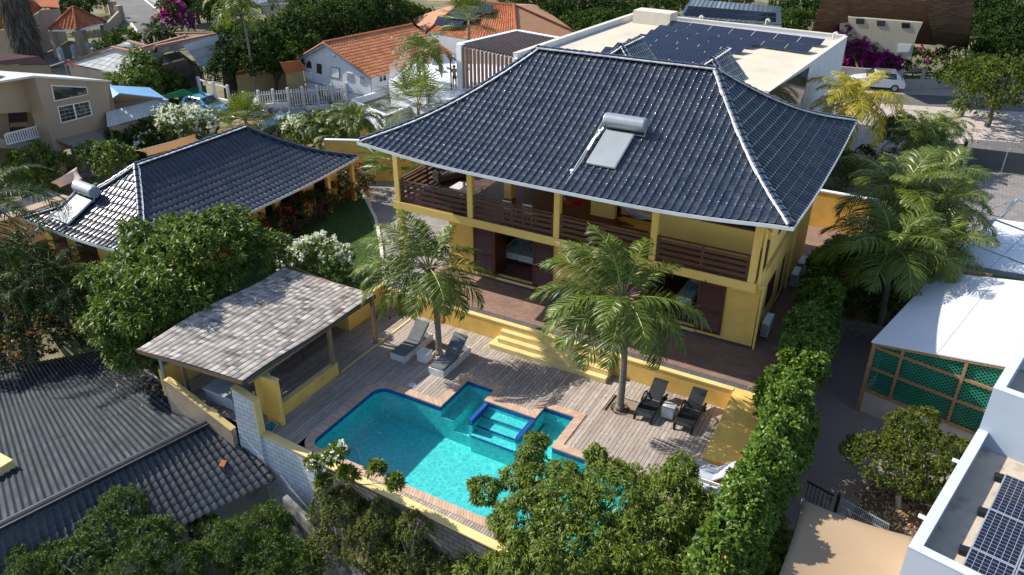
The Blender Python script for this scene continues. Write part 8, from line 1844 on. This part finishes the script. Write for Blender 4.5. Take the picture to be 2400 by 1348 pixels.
# palms background
for i, (px, py, zc, L_, lf, lb_, ty_) in enumerate(((560, -5, 8.5, 3.6, 'palm_leaf', 'tall slender coconut palm rising beyond the grey roofed house', 'c'), (1098, 45, 6.0, 2.0, 'palm_leaf', 'fan palm standing before the black solar panels of the orange hip roof', 'f'), (990, 120, 5.6, 3.0, 'palm_leaf', 'areca palm on the edge of the white terrace', 'c'), (980, 245, 3.6, 2.0, 'palm_leaf_lime', 'big fan palm rising behind the left tip of the villa roof', 'f'), (925, 375, 3.0, 1.6, 'palm_leaf', 'fan palm between the tall yellow wall and the balcony corner', 'f'), (575, 280, 1.8, 1.5, 'palm_leaf_lime', 'fan palm on the dry field above the guest house ridge', 'f'), (742, 285, 2.6, 2.0, 'palm_leaf', 'small palm behind the white flowering shrub, left of two', 'c'), (835, 275, 3.0, 2.4, 'palm_leaf', 'young palm on the dry field near the villa roof tip', 'c'), (785, 320, 2.0, 1.8, 'palm_leaf', 'small palm right of the white flowering shrub', 'c'), (360, 72, 3.0, 2.0, 'palm_leaf_dark', 'small palm beside the road bend', 'c'), (400, 80, 2.6, 1.8, 'palm_leaf_dark', 'low palm between the road bend palm and the bougainvillea', 'c'))):
    c = at(px, py, zc)
    if ty_ == 'f': fan_palm('fan_palm', lb_, (c.x, c.y, 0), c, 22, L_, M[lf], 400+i, None, .12, .7, (80, -25), 20, .07)
    else: palm('slender_palm', lb_, (c.x, c.y, 0), c, 18, L_, M[lf], 400+i, None, .24*L_, .065, 44, (-.1, .05), .10, (80, -30), 1.7, boots=False)
# big dead palm trunk at upper left
dt = thing('shaggy_palm', 'very thick shaggy dead palm skirt in front of the orange roofs at the left', 'palm', at(75, 120, 0)); p = at(62, 108, 3.2); p.z = 0; m = MB(); zt_ = min(zover(p, -20), 12)
m.tube([(p.x, p.y, 0), (p.x, p.y, 2), (p.x, p.y, zt_*.5), (p.x, p.y, zt_)], [.4, .55, .8, .85], 12); m.build('trunk', M['thatch'], dt)
rs = np.random.RandomState(8); k = 2600; zz = rs.uniform(1, zt_, k); an_ = rs.uniform(0, 6.28, k); rad = .4+.5*np.minimum(zz/zt_*1.6, 1); P = np.stack([p.x+np.cos(an_)*rad, p.y+np.sin(an_)*rad, zz], 1); O_ = np.stack([np.cos(an_)*.25, np.sin(an_)*.25, -np.ones(k)], 1); v, q_, rn = leaves(P, O_, 2, 1.1, .07, rs, .2, .18, 0); npmesh('dead_fronds', v, q_, leafmat('dead_frond', (.05, .045, .04), (.19, .165, .145), .9, .1), dt, {'rnd': rn})
# gazebo upper left
gz = thing('orange_gazebo', 'open gatehouse with orange clay hip roof on tan pillars', 'gazebo', at(185, 100, 0)); zg = 2.8; a = at(113, 70, zg); b = at(180, 70, zg); c_ = at(250, 52, zg); d = b+(c_-b); K = at(180, 37, 4.6); ec = a+(c_-b)
Kc = (a+c_)/2; Kc.z = 4.7; hx2 = [a, b, c_, ec]
for i in range(4): tiled_tri('roof_slope', hx2[i], hx2[(i+1) % 4], Kc, .35, .45, M['terracotta_tile'], gz, 'barrel', .05, .02, i)
cp = MB()
for q in hx2: hipcaps(cp, None, lambda t, q=q: Vector(q).lerp(Kc, t), 12, .14)
cp.build('ridge_tile', M['terracotta_tile'], gz, smooth=True)
m = MB()
for q in hx2: m.bar(V(q.x, q.y, zg-.08), V(hx2[(hx2.index(q)+1) % 4].x, hx2[(hx2.index(q)+1) % 4].y, zg-.08), .12, .16)
m.build('fascia', M['white'], gz); m = MB()
for q in hx2: r_ = Vector(q).lerp(Kc, .12); m.box(r_.x-.3, r_.x+.3, r_.y-.3, r_.y+.3, 0, zg)
m.each('pillar', M['tan'], gz)
# orange roofs top-left house
oh = thing('orange_roof_house', 'tan house with orange tile roofs at the top left corner', 'house', at(60, 60, 0)); zo = 3.2
tiled_quad('roof_slope', at(-80, 66, zo), at(30, 70, zo), at(5, 40, 4.8), at(-80, 36, 4.8), .4, .5, M['terracotta_tile'], oh, 'barrel', .05, .02, 1)
tiled_quad('roof_slope', at(30, 70, zo), at(100, 20, zo+1), at(45, -30, 7), at(-60, 0, 7), .4, .5, M['terracotta_tile'], oh, 'barrel', .05, .02, 2)
m = MB(); a, b = at(31, 71, zo-.1), at(98, 24, zo+.8); m.add([a, b, V(b.x, b.y, 0), V(a.x, a.y, 0)], [(0, 1, 2, 3)]); a2 = at(140, 20, 3.4); m.add([b, a2, V(a2.x, a2.y, 0), V(b.x, b.y, 0)], [(0, 1, 2, 3)]); a3 = at(-80, 67, zo-.1); m.add([a3, a, V(a.x, a.y, 0), V(a3.x, a3.y, 0)], [(0, 1, 2, 3)]); m.build('wall', M['tan'], oh, flip=False)
f = vp(V(a.x, a.y, 0), V(b.x, b.y, 0)); win(oh, f, 80, 60, 92, 68, -5, M['white'], M['glass'], 2)
m = MB(); p = at(108, 60, 0); m.box(p.x-1.1, p.x+1.1, p.y-1.1, p.y+1.1, 3.2, 3.9)
for sx in (-1, 1):
    for sy in (-1, 1): m.box(p.x+sx*.9-.15, p.x+sx*.9+.15, p.y+sy*.9-.15, p.y+sy*.9+.15, 0, 3.2)
m.build('entrance_porch', M['cream_cap'], oh)
m = MB(); m.slab([at(80, 15, 4.5), at(140, 18, 4.5), at(130, -20, 5.5), at(95, -20, 5.5)], .1); m.build('porch_roof', M['terracotta_tile'], oh)
m = MB()
pts_ = [at(80, 100, 0), at(140, 108, 0), at(165, 105, 0)]
wline(m, at(75, 97, 0), at(130, 104, 0), 0, 1.0, .25); wline(m, at(250, 88, 0), at(285, 50, 0), 0, 1.3, .25); wline(m, at(285, 50, 0), at(205, -5, 0), 0, 1.2, .25)
for i in range(7): q = at(285, 50, 0).lerp(at(205, -5, 0), i/6); m.box(q.x-.35, q.x+.35, q.y-.35, q.y+.35, 0, 1.9)
tag(m.build('tan_garden_wall', M['tan']), 'low tan garden wall with square pillars along the upper left road', 'wall')
m = MB(); a = at(35, 122, 0); b = at(92, 125, 0)
for i in range(26): q = a.lerp(b, i/25); m.box(q.x-.06, q.x+.06, q.y-.06, q.y+.06, 0, 1.2)
m.bar(V(a.x, a.y, 1.2), V(b.x, b.y, 1.2), .12, .1); m.bar(V(a.x, a.y, .2), V(b.x, b.y, .2), .2, .4); tag(m.build('white_baluster_fence', M['white']), 'white baluster fence beside the parked white car at the left edge', 'fence')
for i, px in enumerate((146, 178, 208, 227)):
    q = at(px, (142, 136, 130, 124)[i], 0); t = thing('stone_bollard', ('pale stone post nearest the red awning', 'pale stone post, second from the red awning', 'pale stone post, third from the red awning', 'pale stone post farthest from the red awning')[i], 'bollard', q, 'pale stone posts along the street corner'); m = MB(); m.box(q.x-.2, q.x+.2, q.y-.2, q.y+.2, 0, 1.1); m.build('post', M['palesheet'], t); m = MB(); m.add([(q.x-.24, q.y-.24, 1.1), (q.x+.24, q.y-.24, 1.1), (q.x+.24, q.y+.24, 1.1), (q.x-.24, q.y+.24, 1.1), (q.x, q.y, 1.4)], [(0, 3, 2, 1), (0, 1, 4), (1, 2, 4), (2, 3, 4), (3, 0, 4)]); m.build('cap', M['palesheet'], t)
m = MB(); m.slab([at(150, 152, 2.3), at(183, 156, 2.3), at(182, 150, 2.5), at(156, 147, 2.5)], .12); aw_ = thing('red_awning', 'small bright red awning at the left corner of the grey tiled roof', 'awning', at(165, 170, 0)); m.build('canopy', pm('red_cloth_b', (.55, .01, .05), None, 3), aw_); m = MB()
for px, py in ((153, 153), (181, 157)): q = at(px, py, 2.3); m.tube([(q.x, q.y, 0), (q.x, q.y, 2.3)], .04, 5)
m.build('post', M['galv'], aw_)
m = MB(); m.slab([at(-60, 150, 3.6), at(118, 150, 3.0), at(90, 132, 3.6), at(-60, 118, 4.4)], .1); rr2 = thing('brown_red_roof_house', 'low dark red roof behind the tan house at the left edge', 'house', at(40, 150, 0)); m.build('roof', pm('dark_red_roof', (.16, .07, .055), (.12, .05, .04), 2, .8), rr2); m = MB(); a, b = at(-60, 153, 3.4), at(116, 152, 2.9); m.add([a, b, V(b.x, b.y, 0), V(a.x, a.y, 0)], [(0, 1, 2, 3)]); m.build('wall', M['tan'], rr2, flip=False)
# pale house top middle-left, and white house at road top
ph = thing('pale_roofed_house', 'cream house with pale roof among the trees at the top', 'house', at(640, 40, 0)); m = MB(); m.slab([at(590, 12, 3.4), at(700, 4, 3.4), at(690, -12, 4.2), at(580, -8, 4.2)], .15); m.build('roof', M['palesheet'], ph); a, b = at(612, 12, 3.2), at(695, 6, 3.2); f = vp(V(a.x, a.y, 0), V(b.x, b.y, 0)); m = MB(); wallpoly(m, f, [(612, 12), (695, 6), (695, 36), (612, 34)], .2); m.build('wall', M['cream_cap'], ph); win(ph, f, 634, 13, 642, 25, 0); win(ph, f, 670, 9, 680, 20, 0)
rh = thing('roadside_house', 'pale building corner and red awning roof beside the upper road', 'building', at(375, 20, 0)); a, b = at(345, 10, 0), at(385, 22, 0); f = vp(a, b); m = MB(); wallpoly(m, f, [(345, -30), (384, -30), (384, 18), (345, -2)], .3); m.build('wall', M['cream_cap'], rh); m = MB(); m.slab([at(358, 22, 2.2), at(392, 30, 2.2), at(392, 18, 2.6), at(370, 16, 2.6)], .1); m.build('porch_roof', M['rustridge'], rh); m = MB(); wallpoly(m, f, [(392, 8), (412, 14), (412, 24), (392, 26)], .2); m.build('gate_panel', M['white'], rh)
m = MB(); q = at(100, 98, 0); m.tube([(q.x, q.y, 0), (q.x, q.y, 4.2), (q.x-.3, q.y, 4.4)], .05, 6); sl_ = thing('street_lamp', 'thin street lamp in front of the orange roof house at the left', 'street lamp', q); m.build('pole', M['galv'], sl_); m = MB(); m.box(q.x-.6, q.x-.2, q.y-.1, q.y+.1, 4.38, 4.46); m.build('lamp_head', M['galv'], sl_)
q = at(410, 330, 0); sl_ = thing('street_lamp', 'grey floodlight lamp on a post beside the big white flowering shrub', 'street lamp', q); m = MB(); m.tube([(q.x, q.y, 0), (q.x, q.y, 2.9)], .06, 6); m.build('pole', M['galv'], sl_); m = MB(); m.box(q.x-.35, q.x+.1, q.y-.12, q.y+.12, 2.9, 3.02); m.build('lamp_head', M['galv'], sl_)
m = MB(); a = at(0, 430, .3); m.box(-44, -42, 19, 24, -1, 1.2); tag(m.build('side_garden_wall', M['tan']), 'low tan wall beyond the guest house under the palm fronds', 'wall')
# ================= ground litter
def litter(name, x0, x1, y0, y1, z, n, L, seed, excl=None):
    rs = np.random.RandomState(seed); P = np.stack([rs.uniform(x0, x1, n), rs.uniform(y0, y1, n), np.full(n, z+.012)], 1)
    if excl: P = P[[not excl(p) for p in P]]
    v, q, rn = leaves(P, np.tile([0, 0, 1.], (len(P), 1)), 1, L, L*.45, rs, 0, 2.6, .1); o = npmesh(name, v, q, M['litter'], None, {'rnd': rn}); o['kind'] = 'stuff'
def in_pool(p):
    s_ = pool_spans(p[0]); return bool(s_) and p[1] < s_+.05
litter('deck_litter', -18.4, -4.6, 19.4, 24.3, 0, 150, .09, 1, in_pool)
litter('alley_litter', -2.1, 1.2, 20, 31.5, 0, 700, .09, 2)
litter('terrace_litter', -16, -3, 24.8, 27.2, .9, 130, .08, 3)
litter('path_litter', -4.0, -2.8, 27, 40, .9, 220, .09, 4)
litter('verge_litter', -4, 12, 55, 72, .02, 900, .2, 5)
rs = np.random.RandomState(12)
P = np.stack([rs.uniform(-16.4, -6.2, 26), rs.uniform(15.5, 19.2, 26), np.full(26, WZ+.012)], 1); v, q, rn = leaves(P, np.tile([0, 0, 1.], (26, 1)), 1, .07, .035, rs, 0, 2.8, .05); o = npmesh('floating_leaves', v, q, M['litter'], None, {'rnd': rn}); o['kind'] = 'stuff'
# end
